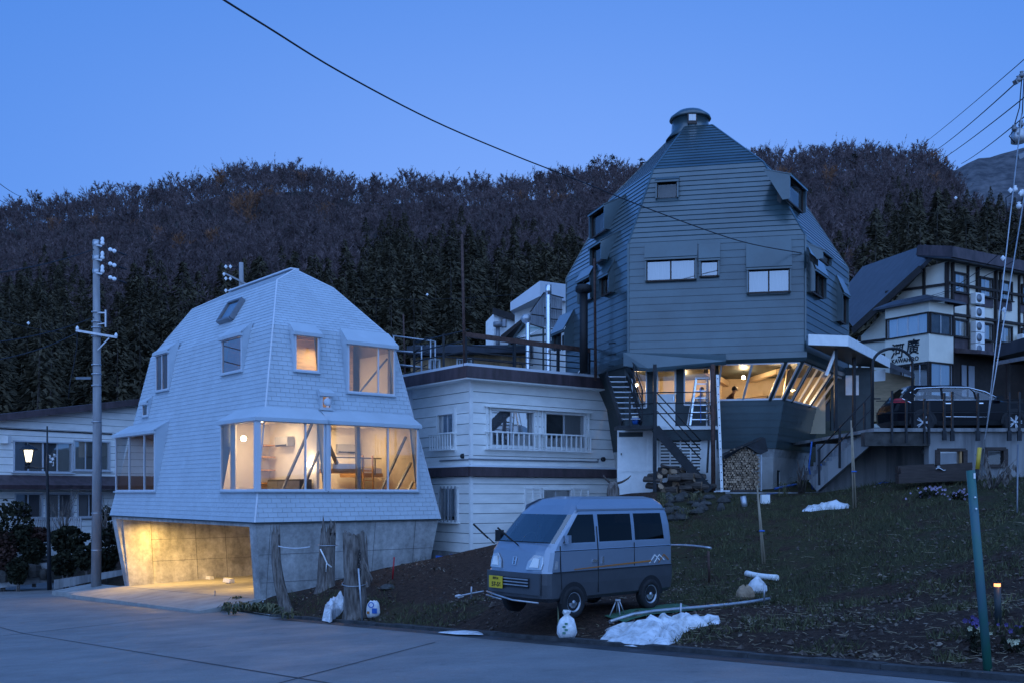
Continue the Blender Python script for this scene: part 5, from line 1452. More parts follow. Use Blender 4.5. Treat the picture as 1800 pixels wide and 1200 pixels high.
# tall rusty poles on the terrace
def pole(name, lab, px, y0, y1, Y, r, m, px2=None, cat='pole', grp=None):
    mb = MB(); a, b = P(px, y0, Y), P(px2 or px, y1, Y); mb.tube([a, b], [r, r * .8], 8)
    return mb.build(name, M[m], None, lab, cat, grp)
p0 = T(817, 650); pole('steel_pole', 'tall rusty pole rising from the corner of the roof terrace railing', 817, 650, 413, p0.y, .055, 'rust', 812)
pole('steel_pole', 'thin brown pole running up the front of the dark dome from the terrace stairs', 1047, 668, 455, 36.6, .055, 'rust', 1045)
pole('steel_pole', 'short rusty pole behind the grey terrace gate beside the white house', 712, 660, 553, 39.5, .04, 'rust', 709)
# galvanised gate and ladder rail between the white house and the terrace
gt = thing('landing_rail', 'pale galvanised rail and frame behind the right shoulder of the white house', 'railing', tuple(P(720, 660, 38.5)))
for px, y0 in ((692, 590), (757, 597), (765, 600), (741, 608)):
    mb = MB(); mb.tube([P(px, 662, 38.5), P(px, y0, 38.5)], .03, 6); mb.build('post', M['galv'], gt)
for a, b in (((690, 590), (766, 600)), ((696, 616), (740, 619)), ((700, 640), (740, 644))):
    mb = MB(); mb.tube([P(*a, 38.5), P(*b, 38.5)], .028, 6); mb.build('rail', M['galv'], gt)
for k in range(5): mb = MB(); mb.tube([P(720 + k * 2, 655 - k * 12, 38.9), P(752, 640 - k * 12, 38.9)], .022, 6); mb.build('tread', M['black_steel'], gt)
lk = thing('link_block', 'pale metal-clad link block tucked between the white house and the clapboard building', 'building', tuple(Q(-1.0, 1.5, 3)))
mb = MB(); lkp = [P(718, 668, 37.6), P(756, 662, 37.6), P(756, 662, 37.6) + V(-.5, 2, 0), P(718, 668, 37.6) + V(-.5, 2, 0)]
for p in lkp: p.z = 4.4
mb.prism(lkp, V(0, 0, 1.5)); mb.build('wall', M['white_metal'], lk)
mb = MB(); mb.prism([p - V(0, 0, 2.4) for p in lkp[:1]] + [lkp[0] + V(.25, .1, -2.4), lkp[1] + V(-.05, 0, 0), lkp[0]], V(-.4, 1.8, 0)); mb.build('lower_wall', M['white_metal'], lk)
# two bright flues through the terrace
for k, (px, y1, Y, lab) in enumerate(((928, 553, 37.4, 'shorter bright spiral flue with a slanted cowl on the roof terrace'), (964, 507, 37.0, 'taller bright spiral flue on the roof terrace nearer the dark dome'))):
    fl = thing('chrome_flue', lab, 'flue', tuple(P(px, 668, Y)), 'bright flues on the roof terrace')
    b, t = P(px, 668, Y), P(px, y1 + (14 if k == 0 else 0), Y); r = .085 if k == 0 else .095
    mb = MB(); n = 46; pts, rr_ = [], []
    for i in range(n): pts.append(b.lerp(t, i / (n - 1))); rr_.append(r * (1.0 if i % 2 else .93))
    mb.tube(pts, rr_, 14, sm=True); mb.build('pipe', M['chrome'], fl)
    if k == 0: mb = MB(); mb.lathe([(.08, 0), (.19, .10), (.19, .26), (.0, .34)], t, 14, M=Matrix.Rotation(R(-28), 3, 'Y')); mb.build('cowl', M['galv'], fl)
    else: mb = MB(); mb.tube([t - V(0, 0, .25), t + V(0, 0, .12)], .115, 14); mb.build('cap', M['chrome'], fl)
# white parasol stand / tripod
tp = thing('tripod_stand', 'thin white pole on a tripod foot at the right end of the terrace', 'stand', tuple(P(1025, 668, 37.6)))
mb = MB(); mb.tube([P(1025, 668, 37.6), P(1025, 583, 37.6)], .03, 6); mb.build('pole', M['paint_white'], tp)
for a in ((1008, 668), (1018, 668), (1040, 666)): mb = MB(); mb.tube([P(*a, 37.5), P(1025, 642, 37.6)], .02, 6); mb.build('leg', M['paint_white'], tp)

# ------------------------------------------------------------------ larch-clad house behind the terrace
lc = thing('larch_house', 'low larch-clad house with a dark shed roof behind the terrace railing', 'house', tuple(P(840, 700, 47)))
def LK(px, py, Y=47., d=0.): return P(px, py, Y + (px - 720) * .012 + d)
lw = Facet([LK(722, 712), LK(925, 712), LK(925, 618), LK(722, 628)], LK(830, 660, 60))
def orgL(a, z): return lw.to3((a, (z - lw.o.z) / lw.v.z))
for a, b, y0, y1 in ((754, 772, 655, 631), (803, 815, 652, 630), (816, 828, 652, 630)):
    u0, u1 = lw.to2(hit(lw, a, y0))[0], lw.to2(hit(lw, b, y0))[0]; z0, z1 = hit(lw, a, y0).z, hit(lw, a, y1).z
    u0, u1 = sorted((u0, u1)); wall_window(lw, u0, u1, z0, z1, lw.u, orgL, lw.n, lc, 2, fills=('curtain_b',))
sh = MB(); lw.shell(sh, -.02); sh.build('wall', M['timber_clad'], lc, fix=False)
u0, u1, v0, v1 = lw.bounds(); u = u0
rest = MB()
while u < u1:
    for p in lw.cell(u + .006, u + .134, v0, v1): lw.wedge(rest, p, v0, v1, .02, .02)
    u += .14
rest.build('cladding_boards', M['timber_clad'], lc, kind='stuff', fix=False)
mb = MB(); a, b = LK(716, 622, 46.4), LK(935, 620, 46.4)
mb.hexa([a, b, b + V(.3, 6, 0.2), a + V(-.3, 6, .2), a + V(0, 0, .32), b + V(0, 0, .32), b + V(.3, 6, 1.3), a + V(-.3, 6, 1.3)]); mb.build('roof', M['dark_roof'], lc)
mb = MB(); mb.bar(a + V(0, -.05, .2), b + V(0, -.05, .2), .06, .34); mb.build('gutter_board', M['dark_roof'], lc)
mb = MB(); mb.hexa([LK(722, 712, 47.1), LK(925, 712, 47.1), LK(925, 712, 53), LK(722, 712, 53), LK(722, 632, 47.1), LK(925, 622, 47.1), LK(925, 618, 53) , LK(722, 630, 53)]); mb.build('rear_wall', M['timber_clad'], lc)

# ------------------------------------------------------------------ white houses up the slope behind
bw = thing('white_gable_house', 'small white gabled house behind the terrace, under the dark trees', 'house', tuple(P(880, 690, 56)))
Yb = 56.
pts = [P(854, 700, Yb), P(868, 700, Yb - .5), P(868, 551, Yb - .5), P(854, 566, Yb)]
mb = MB(); mb.prism(pts, V(.8, 5, 0)); mb.build('side_wall', M['paint_white'], bw)
pts = [P(868, 700, Yb - .5), P(935, 700, Yb + 1.5), P(935, 574, Yb + 1.5), P(905, 563, Yb + .6), P(868, 551, Yb - .5)]
fcw = Facet([pts[0], pts[1], pts[2], pts[4]], P(900, 650, 70))
mb = MB(); mb.prism(pts, V(.8, 5, 0)); mb.build('front_wall', M['paint_white'], bw)
mb = MB(); q = [P(866, 541, Yb - .8), P(938, 562, Yb + 1.2), P(938, 574, Yb + 1.2), P(866, 552, Yb - .8)]; mb.prism(q, V(.8, 5, .2)); mb.build('roof', M['half_timber'], bw)
mb = MB(); q = P(886, 568, Yb - .25); mb.box(q, (.28, .1, .5)); w_ = mb.build('window', M['half_timber'], bw)
mb = MB(); mb.box(q + V(0, -.06, 0), (.18, .02, .42)); mb.build('pane', M['curtain_b'], w_)
mb = MB(); mb.tube([P(875, 620, Yb - 1.2), P(875, 576, Yb - 1.2)], .12, 8); mb.lathe([(.12, 0), (.25, .05), (.25, .3), (0, .34)], P(875, 576, Yb - 1.2), 10); mb.build('chimney', M['steel'], bw)
bt = thing('white_tower_house', 'white house with a slanted parapet and a corrugated box, left of the dark dome', 'house', tuple(P(950, 690, 51)))
Yt = 51.
q = [P(897, 547, Yt), P(949, 521, Yt - 1.2), P(949, 494, Yt - 1.2), P(897, 532, Yt)]
mb = MB(); mb.prism(q, V(1.2, 6, 0)); mb.build('parapet', M['white_metal'], bt)
q = [P(949, 521, Yt - 1.2), P(996, 530, Yt + .5), P(996, 500, Yt + .5), P(949, 494, Yt - 1.2)]
mb = MB(); mb.prism(q, V(1.2, 6, 0)); mb.build('parapet', M['white_metal'], bt)
mb = MB(); mb.prism([P(905, 700, Yt + .6), P(996, 700, Yt + .8), P(996, 528, Yt + .8), P(949, 520, Yt + .4), P(905, 545, Yt + .6)], V(1, 5, 0)); mb.build('wall', M['paint_white'], bt)
mb = MB(); mb.prism([P(880, 590, Yt - .5), P(915, 562, Yt - .8), P(915, 568, Yt - .8), P(884, 596, Yt - .5)], V(.6, 3, 0)); mb.build('eave', M['half_timber'], bt)
M['corrugated'] = mat('translucent_corrugated_sheet', (.30, .31, .33), .6, var=.2, scale=2, stretch=(6, 6, .3))
cb = []
for a, b, h0, h1 in ((932, 956, 549, 516), (956, 988, 516, 524)):
    n = 9; rows = [[], []]
    ya, yb_ = (Yt - 2.0, Yt - 2.6) if a < 950 else (Yt - 2.6, Yt - 1.6)
    for i in range(n * 2 + 1):
        f = i / (n * 2); w = .05 * (i % 2)
        rows[0].append(P(a + (b - a) * f, 570 + 8 * f if a < 950 else 574 + 4 * f, ya + (yb_ - ya) * f + w)); rows[1].append(P(a + (b - a) * f, h0 + (h1 - h0) * f, ya + (yb_ - ya) * f + w))
    mb = MB(); mb.grid(rows, sm=False); mb.build('corrugated_screen', M['corrugated'], bt, fix=False)
for a, b in (((932, 549), (956, 515)), ((956, 515), (990, 524)), ((932, 570), (956, 577)), ((956, 577), (988, 580)), ((934, 553), (957, 556)), ((957, 541), (988, 545)), ((957, 560), (988, 563))):
    mb = MB(); mb.bar(P(*a, Yt - 2.75), P(*b, Yt - 2.6 if b[0] < 960 else Yt - 1.8), .05, .05); mb.build('screen_frame', M['black_steel'], bt)
M['green_sheet'] = glass('green_plastic_sheet', .12, (.42, .62, .60), .25)
mb = MB(); q = [P(900, 596, Yt - 3), P(926, 571, Yt - 2.6), P(955, 577, Yt - 2.6), P(925, 592, Yt - 3.4)]; mb.poly(q); mb.build('canopy_sheet', M['green_sheet'], bt, fix=False)
for a, b in (((893, 608), (926, 560)), ((900, 596), (925, 592)), ((925, 592), (985, 585)), ((955, 577), (955, 650)), ((904, 596), (904, 655)), ((893, 608), (985, 600))):
    mb = MB(); mb.bar(P(*a, Yt - 3), P(*b, Yt - 2.9), .09, .09); mb.build('canopy_frame', M['green_dark'], bt)
# ------------------------------------------------------------------ half-timbered inn on the right
inn = thing('inn', 'cream and brown half-timbered inn with a lettered sign wall and a steep dark roof', 'inn', tuple(P(1640, 700, 58)))
IF = Vector((.855, .52, 0)).normalized(); IG = Vector((-.52, .855, 0)).normalized()   # long wall runs right, gable runs left-back
IN = P(1665, 700, 58); IN.z = 0
def I(f, g, z): return IN + IF * f + IG * g + V(0, 0, z)
def iz(py, Y=58.): return CZ + (HY - py) / FPX * Y
zb_, z2, z3, z4 = iz(715), iz(610), iz(528), iz(470)
GW = 8.6                                  # gable depth
def i_f(px, g=0.): k = (px - CX) / FPX; o = IN + IG * g; return (k * o.y - o.x) / (IF.x - k * IF.y)
def i_g(px, f=0.): k = (px - CX) / FPX; o = IN + IF * f; return (k * o.y - o.x) / (IG.x - k * IG.y)
LONG = 13.
mb = MB(); mb.prism([I(0, 0, zb_ - 3), I(LONG, 0, zb_ - 3), I(LONG, 0, z4 + .35), I(0, 0, z4 + .35)], IG * .2); mb.build('long_wall', M['cream'], inn)
apex_g = i_g(1627) if False else 1.6
mb = MB(); mb.prism([I(0, 0, zb_ - 3), I(0, GW, zb_ - 3), I(0, GW, iz(620)), I(0, 1.4, iz(462)), I(0, 0, z4 + .35)], IF * .2); mb.build('gable_wall', M['cream'], inn)
# roof: ridge runs with IF; steep slope faces left-back
rz = iz(432)
rp0 = I(-1.0, 1.3, rz); 
ga0, gb0 = I(-.95, 1.5, 0), I(-.95, 8.4, 0)
def _onray(px, py, p0, d1, d2):
    n = d1.cross(d2).normalized(); o = V(0, 0, CZ); d = P(px, py, 1) - o; t = (p0 - o).dot(n) / d.dot(n); return o + d * t
def _atline(px, py, o, dr):
    k = (px - CX) / FPX; t = (k * o.y - o.x) / (dr.x - k * dr.y); p = o + dr * t; return V(p.x, p.y, CZ + (HY - py) / FPX * p.y)
ra0 = _atline(1620, 466, I(-.95, 0, 0), IG); rb0 = _atline(1500, 576, I(-.95, 0, 0), IG)
d2 = (IF + V(0, 0, 1.05)).normalized()
rpoly = [rb0, ra0] + [_onray(px, py, ra0, rb0 - ra0, d2) for px, py in ((1640, 446), (1627, 430), (1516, 469), (1489, 502), (1488, 560))]
nn = (rb0 - ra0).cross(d2).normalized(); nn = nn if nn.z > 0 else -nn
mb = MB(); mb.prism(rpoly, -nn * .22); mb.build('roof', M['dark_roof'], inn)
mb = MB(); mb.hexa([I(-1.0, 1.3, rz - .5), I(-1.1, -1.0, rz - 1.1), I(LONG, -1.0, rz - 1.1), I(LONG, 1.3, rz - .5), I(-1.0, 1.3, rz + .12), I(-1.1, -1.05, rz - .42), I(LONG, -1.05, rz - .42), I(LONG, 1.3, rz + .12)]); mb.build('roof', M['dark_roof'], inn)
mb = MB(); mb.bar(I(-1.15, -1.1, rz - .72), I(LONG, -1.1, rz - .72), .1, .62); mb.bar(I(-1.08, -1.1, rz - .7), I(-1.08, 1.2, rz - .15), .1, .6); mb.build('eave_board', M['brown_metal'], inn)
mb = MB(); mb.bar(ra0 - V(0, 0, .22) - IF * .06, rb0 - V(0, 0, .22) - IF * .06, .12, .42); mb.build('barge_board', M['half_timber'], inn)
def tim(a, b, w=.28): mb = MB(); mb.bar(a, b, w, .14); return mb.build('timber', M['half_timber'], inn)
oF = -IG * .03; oG = -IF * .03
for px in (1665, 1672, 1700, 1716, 1748, 1757, 1790, 1800):
    f = i_f(px); mb = MB(); mb.bar(I(f, 0, zb_) + oF, I(f, 0, z4 + .3) + oF, .30 if px in (1672, 1716, 1748) else .16, .14, up=IF); mb.build('timber', M['half_timber'], inn)
for z in (iz(552), iz(498)): tim(I(0, 0, z) + oF, I(LONG, 0, z) + oF, .34)
for g in (.0, 1.5, 6.2):
    mb = MB(); mb.bar(I(0, g, zb_) + oG, I(0, g, iz(462) - max(0, g - 1.4) * .72) + oG, .22, .14, up=IG); mb.build('timber', M['half_timber'], inn)
for z, g1 in ((iz(500), 4.2), (iz(584), 7.6), (iz(612), 7.6)): tim(I(0, 0, z) + oG, I(0, g1, z + .25) + oG, .22)
# brown panels and windows of the long wall, two storeys
def orgI(a, z): return I(a, 0, z)
for zc0, zc1, zp in ((iz(512), iz(478), iz(530)), (iz(590), iz(560), iz(612))):
    for a, b in ((1674, 1697), (1719, 1742), (1753, 1775), (1793, 1806)):
        f0, f1 = i_f(a), i_f(b)
        wall_window(None, f0, f1, zc0, zc1, IF, lambda q, z: I(q, -.12, z), -IG, inn, 2, frame='half_timber', fills=('curtain',), gm='glass_sky', fw=.1)
        mb = MB(); mb.prism([I(f0 - .1, -.04, zp), I(f1 + .1, -.04, zp), I(f1 + .1, -.04, zc0 - .08), I(f0 - .1, -.04, zc0 - .08)], -IG * .05); mb.build('brown_panel', M['brown_metal'], inn)
# projecting corner bay with the sign wall
def Bq(px, py, Y=56.6): return P(px, py, Y)
c0 = I(-.1, -.0, 0) - IF * .9 - IG * .0
bf = I(-2.21, -.4, 0)                      # near corner of the bay
BL = 5.6                                   # length along the gable side
def Bg(g, z): return bf + IG * g + V(0, 0, z)
def Bf(f, z): return bf + IF * f + V(0, 0, z)
def b_g(px): k = (px - CX) / FPX; return (k * bf.y - bf.x) / (IG.x - k * IG.y)
def b_f(px): k = (px - CX) / FPX; return (k * bf.y - bf.x) / (IF.x - k * IF.y)
def bz(py): return CZ + (HY - py) / FPX * bf.y
gA = b_g(1556); fA = 2.21
pl = [Bg(0, 0), Bf(fA, 0), Bf(fA, 0) + IG * gA, Bg(gA, 0)]
def bay_block(name, m, z0, z1, o=0.):
    mb = MB(); c = (pl[0] + pl[2]) / 2; mb.prism([p + (p - c).normalized() * o + V(0, 0, z0) for p in pl], V(0, 0, z1 - z0)); return mb.build(name, M[m], inn)
bay_block('sign_wall', 'cream', bz(634), bz(586)); bay_block('bay_frieze', 'cream', bz(548), bz(530)); bay_block('bay_core', 'curtain', bz(586), bz(548), -.25); bay_block('bay_core', 'room_dark', bz(700), bz(634), -.25)
mb = MB(); c = (pl[0] + pl[2]) / 2
mb.grid([[p + (p - c).normalized() * .7 + V(0, 0, bz(531)) for p in pl + pl[:1]], [p + (p - c).normalized() * .66 + V(0, 0, bz(527)) for p in pl + pl[:1]], [p - (p - c).normalized() * .5 + V(0, 0, bz(515)) for p in pl + pl[:1]]], sm=False); mb.build('bay_roof', M['dark_roof'], inn)
def orgBg(a, z): return Bg(a, z)
def orgBf(a, z): return Bf(a, z)
wall_window(None, 0.05, gA - .1, bz(585), bz(549), IG, orgBg, -IF, inn, 4, frame='half_timber', fills=('curtain_b', 'curtain', 'curtain', 'curtain_b'), gm='glass_sky', sill=False)
wall_window(None, .1, fA - .05, bz(585), bz(549), IF, orgBf, -IG, inn, 2, frame='half_timber', fills=('room_dark',), gm='glass', sill=False)
wall_window(None, .05, gA * .62, bz(694), bz(636), IG, orgBg, -IF, inn, 3, frame='half_timber', fills=('curtain',), gm='glass_sky', sill=False)
wall_window(None, .1, fA - .05, bz(694), bz(636), IF, orgBf, -IG, inn, 2, frame='half_timber', fills=('curtain',), gm='glass_sky', sill=False)
# the lettering on the sign wall: characters, their small readings and the Latin name
M['ink'] = mat('black_lettering', (.012, .012, .014), .6, var=.1)
def sign_text(txt, g, z, size, name, bold=0.02, shear=0.):
    cu = bpy.data.curves.new(name, 'FONT'); cu.body = txt; cu.size = size; cu.align_x = 'CENTER'; cu.extrude = .012; cu.offset = bold; cu.shear = shear
    o = bpy.data.objects.new(name, cu); COL.objects.link(o); cu.materials.append(M['ink'])
    X, Z = -IG, V(0, 0, 1); Yn = -IF
    p = Bg(g, z) - IF * .02
    o.matrix_basis = Matrix(((X.x, Z.x, Yn.x, p.x), (X.y, Z.y, Yn.y, p.y), (X.z, Z.z, Yn.z, p.z), (0, 0, 0, 1)))
    me_ = bpy.data.meshes.new_from_object(o); o2 = bpy.data.objects.new(name, me_); COL.objects.link(o2); o2.matrix_basis = o.matrix_basis.copy()
    bpy.data.objects.remove(o); adopt(o2, inn); return o2
sign_text('河', b_g(1577), bz(619), .92, 'sign_character', .008, .1); sign_text('廣', b_g(1604), bz(616), .92, 'sign_character', .008, .1)
sign_text('かわ', b_g(1581), bz(603), .28, 'sign_reading', .004); sign_text('ひろ', b_g(1604), bz(600), .28, 'sign_reading', .004)
sign_text('KAWAHIRO', b_g(1591), bz(630), .34, 'sign_lettering', .006)
# column of air-conditioner units on the long wall
for k, py in enumerate((520, 545, 570, 590, 610)):
    f = i_f(1709); q = I(f, -.35, iz(py))
    a = thing('outdoor_unit', ['topmost', 'second from the top', 'middle', 'fourth from the top', 'lowest'][k] + ' of the outdoor air units stacked between the inn windows', 'air unit', tuple(q), 'outdoor air units on the inn wall')
    mb = MB(); Rm = Matrix.Rotation(math.atan2(IF.y, IF.x), 3, 'Z'); mb.box(q, (.85, .34, .62), M=Rm); mb.build('casing', M['paint_white'], a)
    mb = MB(); mb.lathe([(.24, 0), (.24, .02), (.06, .03), (0, .03)], q - IG * .18 - IF * .12, 14, M=(-IG).to_track_quat('Z', 'Y').to_matrix()); mb.build('fan_grille', M['steel'], a)
q = I(i_f(1789), -.4, iz(584)); a = thing('outdoor_unit', 'single outdoor air unit at the right end of the inn wall', 'air unit', tuple(q)); mb = MB(); mb.box(q, (.9, .36, .75), M=Rm); mb.build('casing', M['paint_white'], a)
mb = MB(); mb.lathe([(.24, 0), (.24, .02), (.06, .03), (0, .03)], q - IG * .19, 14, M=(-IG).to_track_quat('Z', 'Y').to_matrix()); mb.build('fan_grille', M['steel'], a)
# ground floor of the inn: dark glazed front with a lean-to roof
mb = MB(); mb.prism([I(0, -.25, zb_ - 1), I(LONG, -.25, zb_ - 1), I(LONG, -.25, iz(618)), I(0, -.25, iz(618))], IG * .2); mb.build('ground_floor_wall', M['half_timber'], inn)
mb = MB(); mb.hexa([I(.2, -2.0, iz(628)), I(LONG, -2.0, iz(628)), I(LONG, -.2, iz(620)), I(.2, -.2, iz(620)), I(.2, -2.0, iz(622)), I(LONG, -2.0, iz(622)), I(LONG, -.2, iz(611)), I(.2, -.2, iz(611))]); mb.build('lean_to_roof', M['brown_metal'], inn)
for a, b in ((1682, 1690), (1694, 1704)):
    mb = MB(); mb.prism([I(i_f(a), -.3, iz(695)), I(i_f(b), -.3, iz(695)), I(i_f(b), -.3, iz(640)), I(i_f(a), -.3, iz(640))], -IG * .04); mb.build('pale_panel', M['curtain_b'], inn)
for a in (1752, 1772, 1788):
    mb = MB(); mb.prism([I(i_f(a), -.3, iz(700)), I(i_f(a + 8), -.3, iz(700)), I(i_f(a + 8), -.3, iz(640)), I(i_f(a), -.3, iz(640))], -IG * .04); mb.build('glass_door', M['glass_sky'], inn)

# brown timber shed wall with notices beside the porch
sd_ = thing('timber_shed', 'brown timber lean-to with a grey roof between the porch and the black car', 'shed', tuple(P(1565, 720, 44)))
mb = MB(); mb.prism([P(1530, 740, 45), P(1608, 740, 44), P(1608, 664, 44), P(1530, 648, 45)], V(.3, 1.5, 0)); mb.build('wall', M['ply'], sd_)
mb = MB(); mb.hexa([P(1555, 640, 43.4), P(1608, 664, 43.2), P(1608, 664, 45), P(1555, 640, 45.4), P(1556, 632, 43.4), P(1608, 656, 43.2), P(1608, 656, 45), P(1556, 632, 45.4)]); mb.build('roof', M['dark_roof'], sd_)
mb = MB(); q = P(1546, 660, 44.2); mb.prism([q + V(-.25, 0, -.25), q + V(.22, -.1, -.22), q + V(.22, -.1, .3), q + V(-.25, 0, .22)], V(0, .05, 0)); mb.build('notice', M['paint_white'], sd_)

# dark carport roof at the right edge
cp = thing('carport', 'dark carport with a shallow roof at the right edge behind the black car', 'carport', tuple(P(1790, 740, 36)))
mb = MB(); mb.hexa([P(1750, 628, 38), P(1840, 606, 34), P(1900, 606, 38), P(1790, 630, 42), P(1750, 634, 38) + V(0, 0, .55), P(1840, 612, 34) + V(0, 0, .6), P(1900, 612, 38) + V(0, 0, .6), P(1790, 636, 42) + V(0, 0, .6)]); mb.build('roof', M['dark_roof'], cp)
mb = MB(); mb.bar(P(1752, 638, 37.8), P(1840, 622, 34), .08, .14); mb.build('gutter', M['galv'], cp)
for px, Y in ((1772, 38), (1830, 34.5)): mb = MB(); mb.bar(P(px, 770, Y), P(px, 632, Y), .13, .13); mb.build('post', M['half_timber'], cp)
mb = MB(); mb.prism([P(1745, 770, 41), P(1850, 770, 40), P(1850, 640, 40), P(1745, 640, 41)], V(0, .1, 0)); mb.build('back_wall', M['half_timber'], cp)

# ------------------------------------------------------------------ concrete parking platform
M['platform_conc'] = mat('streaked_concrete', (.30, .30, .30), .85, col2=(.14, .14, .145), scale=.9, stretch=(2.5, 2.5, .22), bump=.3, thr=(.36, .56))
pf = thing('parking_platform', 'raised concrete parking platform with small windows below the black car', 'platform', tuple(P(1660, 845, 28.4)))
Yp = 28.3; ztop = CZ + (866 - 757) / FPX * Yp
def L3(px, py, Y=Yp): return P(px, py, Y)
zbt = 1.3
def wpanel(a, b, y0=None, y1=None, Y=Yp, name='wall_panel', m='platform_conc', th=.35):
    z0 = zbt if y0 is None else L3(0, y0, Y).z; z1 = ztop if y1 is None else L3(0, y1, Y).z
    p, q = L3(a, 0, Y), L3(b, 0, Y); mb = MB(); mb.prism([V(p.x, Y, z0), V(q.x, Y, z0), V(q.x, Y, z1), V(p.x, Y, z1)], V(0, th, 0)); return mb.build(name, M[m], pf)
wpanel(1633, 1648); wpanel(1648, 1696, y0=790); wpanel(1648, 1696, y1=822, name='wall_panel'); wpanel(1696, 1732); wpanel(1732, 1767, y0=788); wpanel(1732, 1767, y1=818); wpanel(1767, 1840)
for a, b, y0, y1, m, ms in ((1648, 1696, 822, 790, 'curtain', True), (1732, 1767, 818, 788, 'room_dark', False)):
    fo = MB(); p = [L3(a, y0, Yp - .02), L3(b, y0, Yp - .02), L3(b, y1, Yp - .02), L3(a, y1, Yp - .02)]
    for k in range(4): fo.bar(p[k], p[(k + 1) % 4], .12, .09)
    f_ = fo.build('window_frame', M['darkwood'], pf); g = MB(); g.poly([q + V(0, .12, 0) for q in p]); g.build('blind_or_room_shade', M[m], f_, fix=False)  # the darker sheet is painted shade for an unlit room
    g = MB(); g.poly([q + V(0, .06, 0) for q in p]); g.build('pane', M['glass_sky' if ms else 'glass'], f_, fix=False)
    if ms: g = MB(); g.bar(L3(1688, 822, Yp - .03), L3(1688, 792, Yp - .03), .04, .10); g.build('window_board', M['wood'], f_)
mb = MB(); p, q = L3(1534, 0), L3(1840, 0); mb.prism([V(p.x, Yp - .12, ztop - .02), V(q.x, Yp - .12, ztop - .02), V(q.x, Yp + 9, ztop - .02), V(p.x, Yp + 9, ztop - .02)], V(0, 0, .10)); mb.build('deck', M['platform_conc'], pf)
mb = MB(); p, q = L3(1520, 0), L3(1633, 0); mb.prism([V(p.x, Yp - .05, ztop - .42), V(q.x, Yp - .05, ztop - .42), V(q.x, Yp - .05, ztop - .03), V(p.x, Yp - .05, ztop - .03)], V(0, .35, 0)); mb.build('edge_beam', M['stone'], pf)
wpanel(1440, 1640, y0=None, y1=779, Y=31.2, name='recessed_wall')
mb = MB(); a = P(1432, 848, 31.0); b = P(1524, 768, 30.0); mb.bar(a + V(0, 0, -.1), b + V(0, 0, -.1), .3, .42); mb.build('stair_stringer', M['platform_conc'], pf)
for k in range(10):
    q = a.lerp(b, (k + .5) / 10); mb = MB(); mb.box(q + V(.0, .75, .12), (.30, 1.4, .16)); mb.build('step', M['platform_conc'], pf)
for px in (1614, 1645, ): 
    mb = MB(); mb.lathe([(.0, 0), (.09, 0), (.09, .1), (.05, .14), (0, .14)], L3(1624, 793, Yp + 2.4), 12, M=V(0, -1, 0).to_track_quat('Z', 'Y').to_matrix())
mb.build('wall_vent', M['galv'], pf)
# railing with flat posts bolted to the platform edge
rl = thing('platform_railing', 'dark railing of flat posts and thin rails along the parking platform edge', 'railing', tuple(L3(1660, 757)))
for px, y0, y1 in ((1568, 686, 778), (1593, 700, 778), (1625, 700, 778), (1633, 703, 780), (1660, 690, 773), (1674, 688, 774), (1719, 690, 774), (1729, 752, 775), (1774, 688, 774), (1792, 688, 774)):
    if px == 1729: continue
    mb = MB(); mb.bar(L3(px, y1, Yp - .16), L3(px, y0, Yp - .16), .055, .05); mb.build('post', M['black_steel'], rl)
    if px > 1650: mb = MB(); mb.bar(L3(px, y1, Yp - .18), L3(px, 756, Yp - .18), .11, .06); mb.build('post_foot', M['black_steel'], rl)
for py in (702, 723): 
    mb = MB(); mb.tube([L3(1540, py + 2, Yp - .16), L3(1840, py, Yp - .16)], .014, 6); mb.build('rail', M['black_steel'], rl)
ar = thing('arch_gate', 'thin black arch standing at the head of the concrete steps', 'arch', tuple(P(1565, 770, 28.8)))
pts = [P(1534, 778, 28.9), P(1534, 640, 28.9)] + [P(1569 - 35 * math.cos(t), 640 - 28 * math.sin(t), 28.9) for t in [math.pi * i / 14 for i in range(1, 14)]] + [P(1604, 640, 28.9), P(1604, 778, 28.9)]
mb = MB(); mb.tube(pts, .042, 8); mb.build('hoop', M['black_steel'], ar)
mb = MB(); mb.tube([P(1534, 700, 28.9), P(1548, 700, 28.9)], .02, 6); mb.build('latch', M['black_steel'], ar)
for k, (a, b) in enumerate((((1420, 812), (1530, 690)), ((1425, 828), (1530, 712)))):
    pass
hr = thing('stair_handrail', 'dark handrail climbing beside the concrete steps to the platform', 'railing', tuple(P(1480, 800, 30.4)))
for dy in (0, 26): mb = MB(); mb.tube([P(1437, 792 + dy, 30.6), P(1534, 690 + dy, 29.6)], .022, 6); mb.build('rail', M['black_steel'], hr)
for px, y0, y1 in ((1440, 852, 788), (1476, 822, 752), (1520, 786, 706)): mb = MB(); mb.bar(P(px, y0, 30.2), P(px, y1, 30.2), .06, .06); mb.build('post', M['black_steel'], hr)
# beam pile lying before the platform
bp_ = thing('timber_pile', 'low dark pile of old timber beams lying before the parking platform', 'timber pile', tuple(P(1640, 845, 27.6)))
for k, (a, b, h) in enumerate((((1577, 846), (1702, 840), .26), ((1580, 834), (1705, 829), .22), ((1576, 829), (1640, 825), .18), ((1645, 826), (1706, 822), .16))):
    mb = MB(); q0, q1 = P(*a, 27.5 + .1 * k), P(*b, 27.4 + .1 * k); mb.bar(q0 + V(0, 0, .08), q1 + V(0, 0, .08), .3, h); mb.build('beam', M['darkwood'], bp_)
mb = MB(); mb.grid([[P(1645 + i * 3.4, 824 - 2.5 * math.sin(i * 1.1) - j * 2, 27.3 + .15 * j) for i in range(6)] for j in range(3)]); mb.build('plastic_scrap', M['snow'], None, 'scrap of white plastic caught on top of the timber pile', 'plastic scrap')
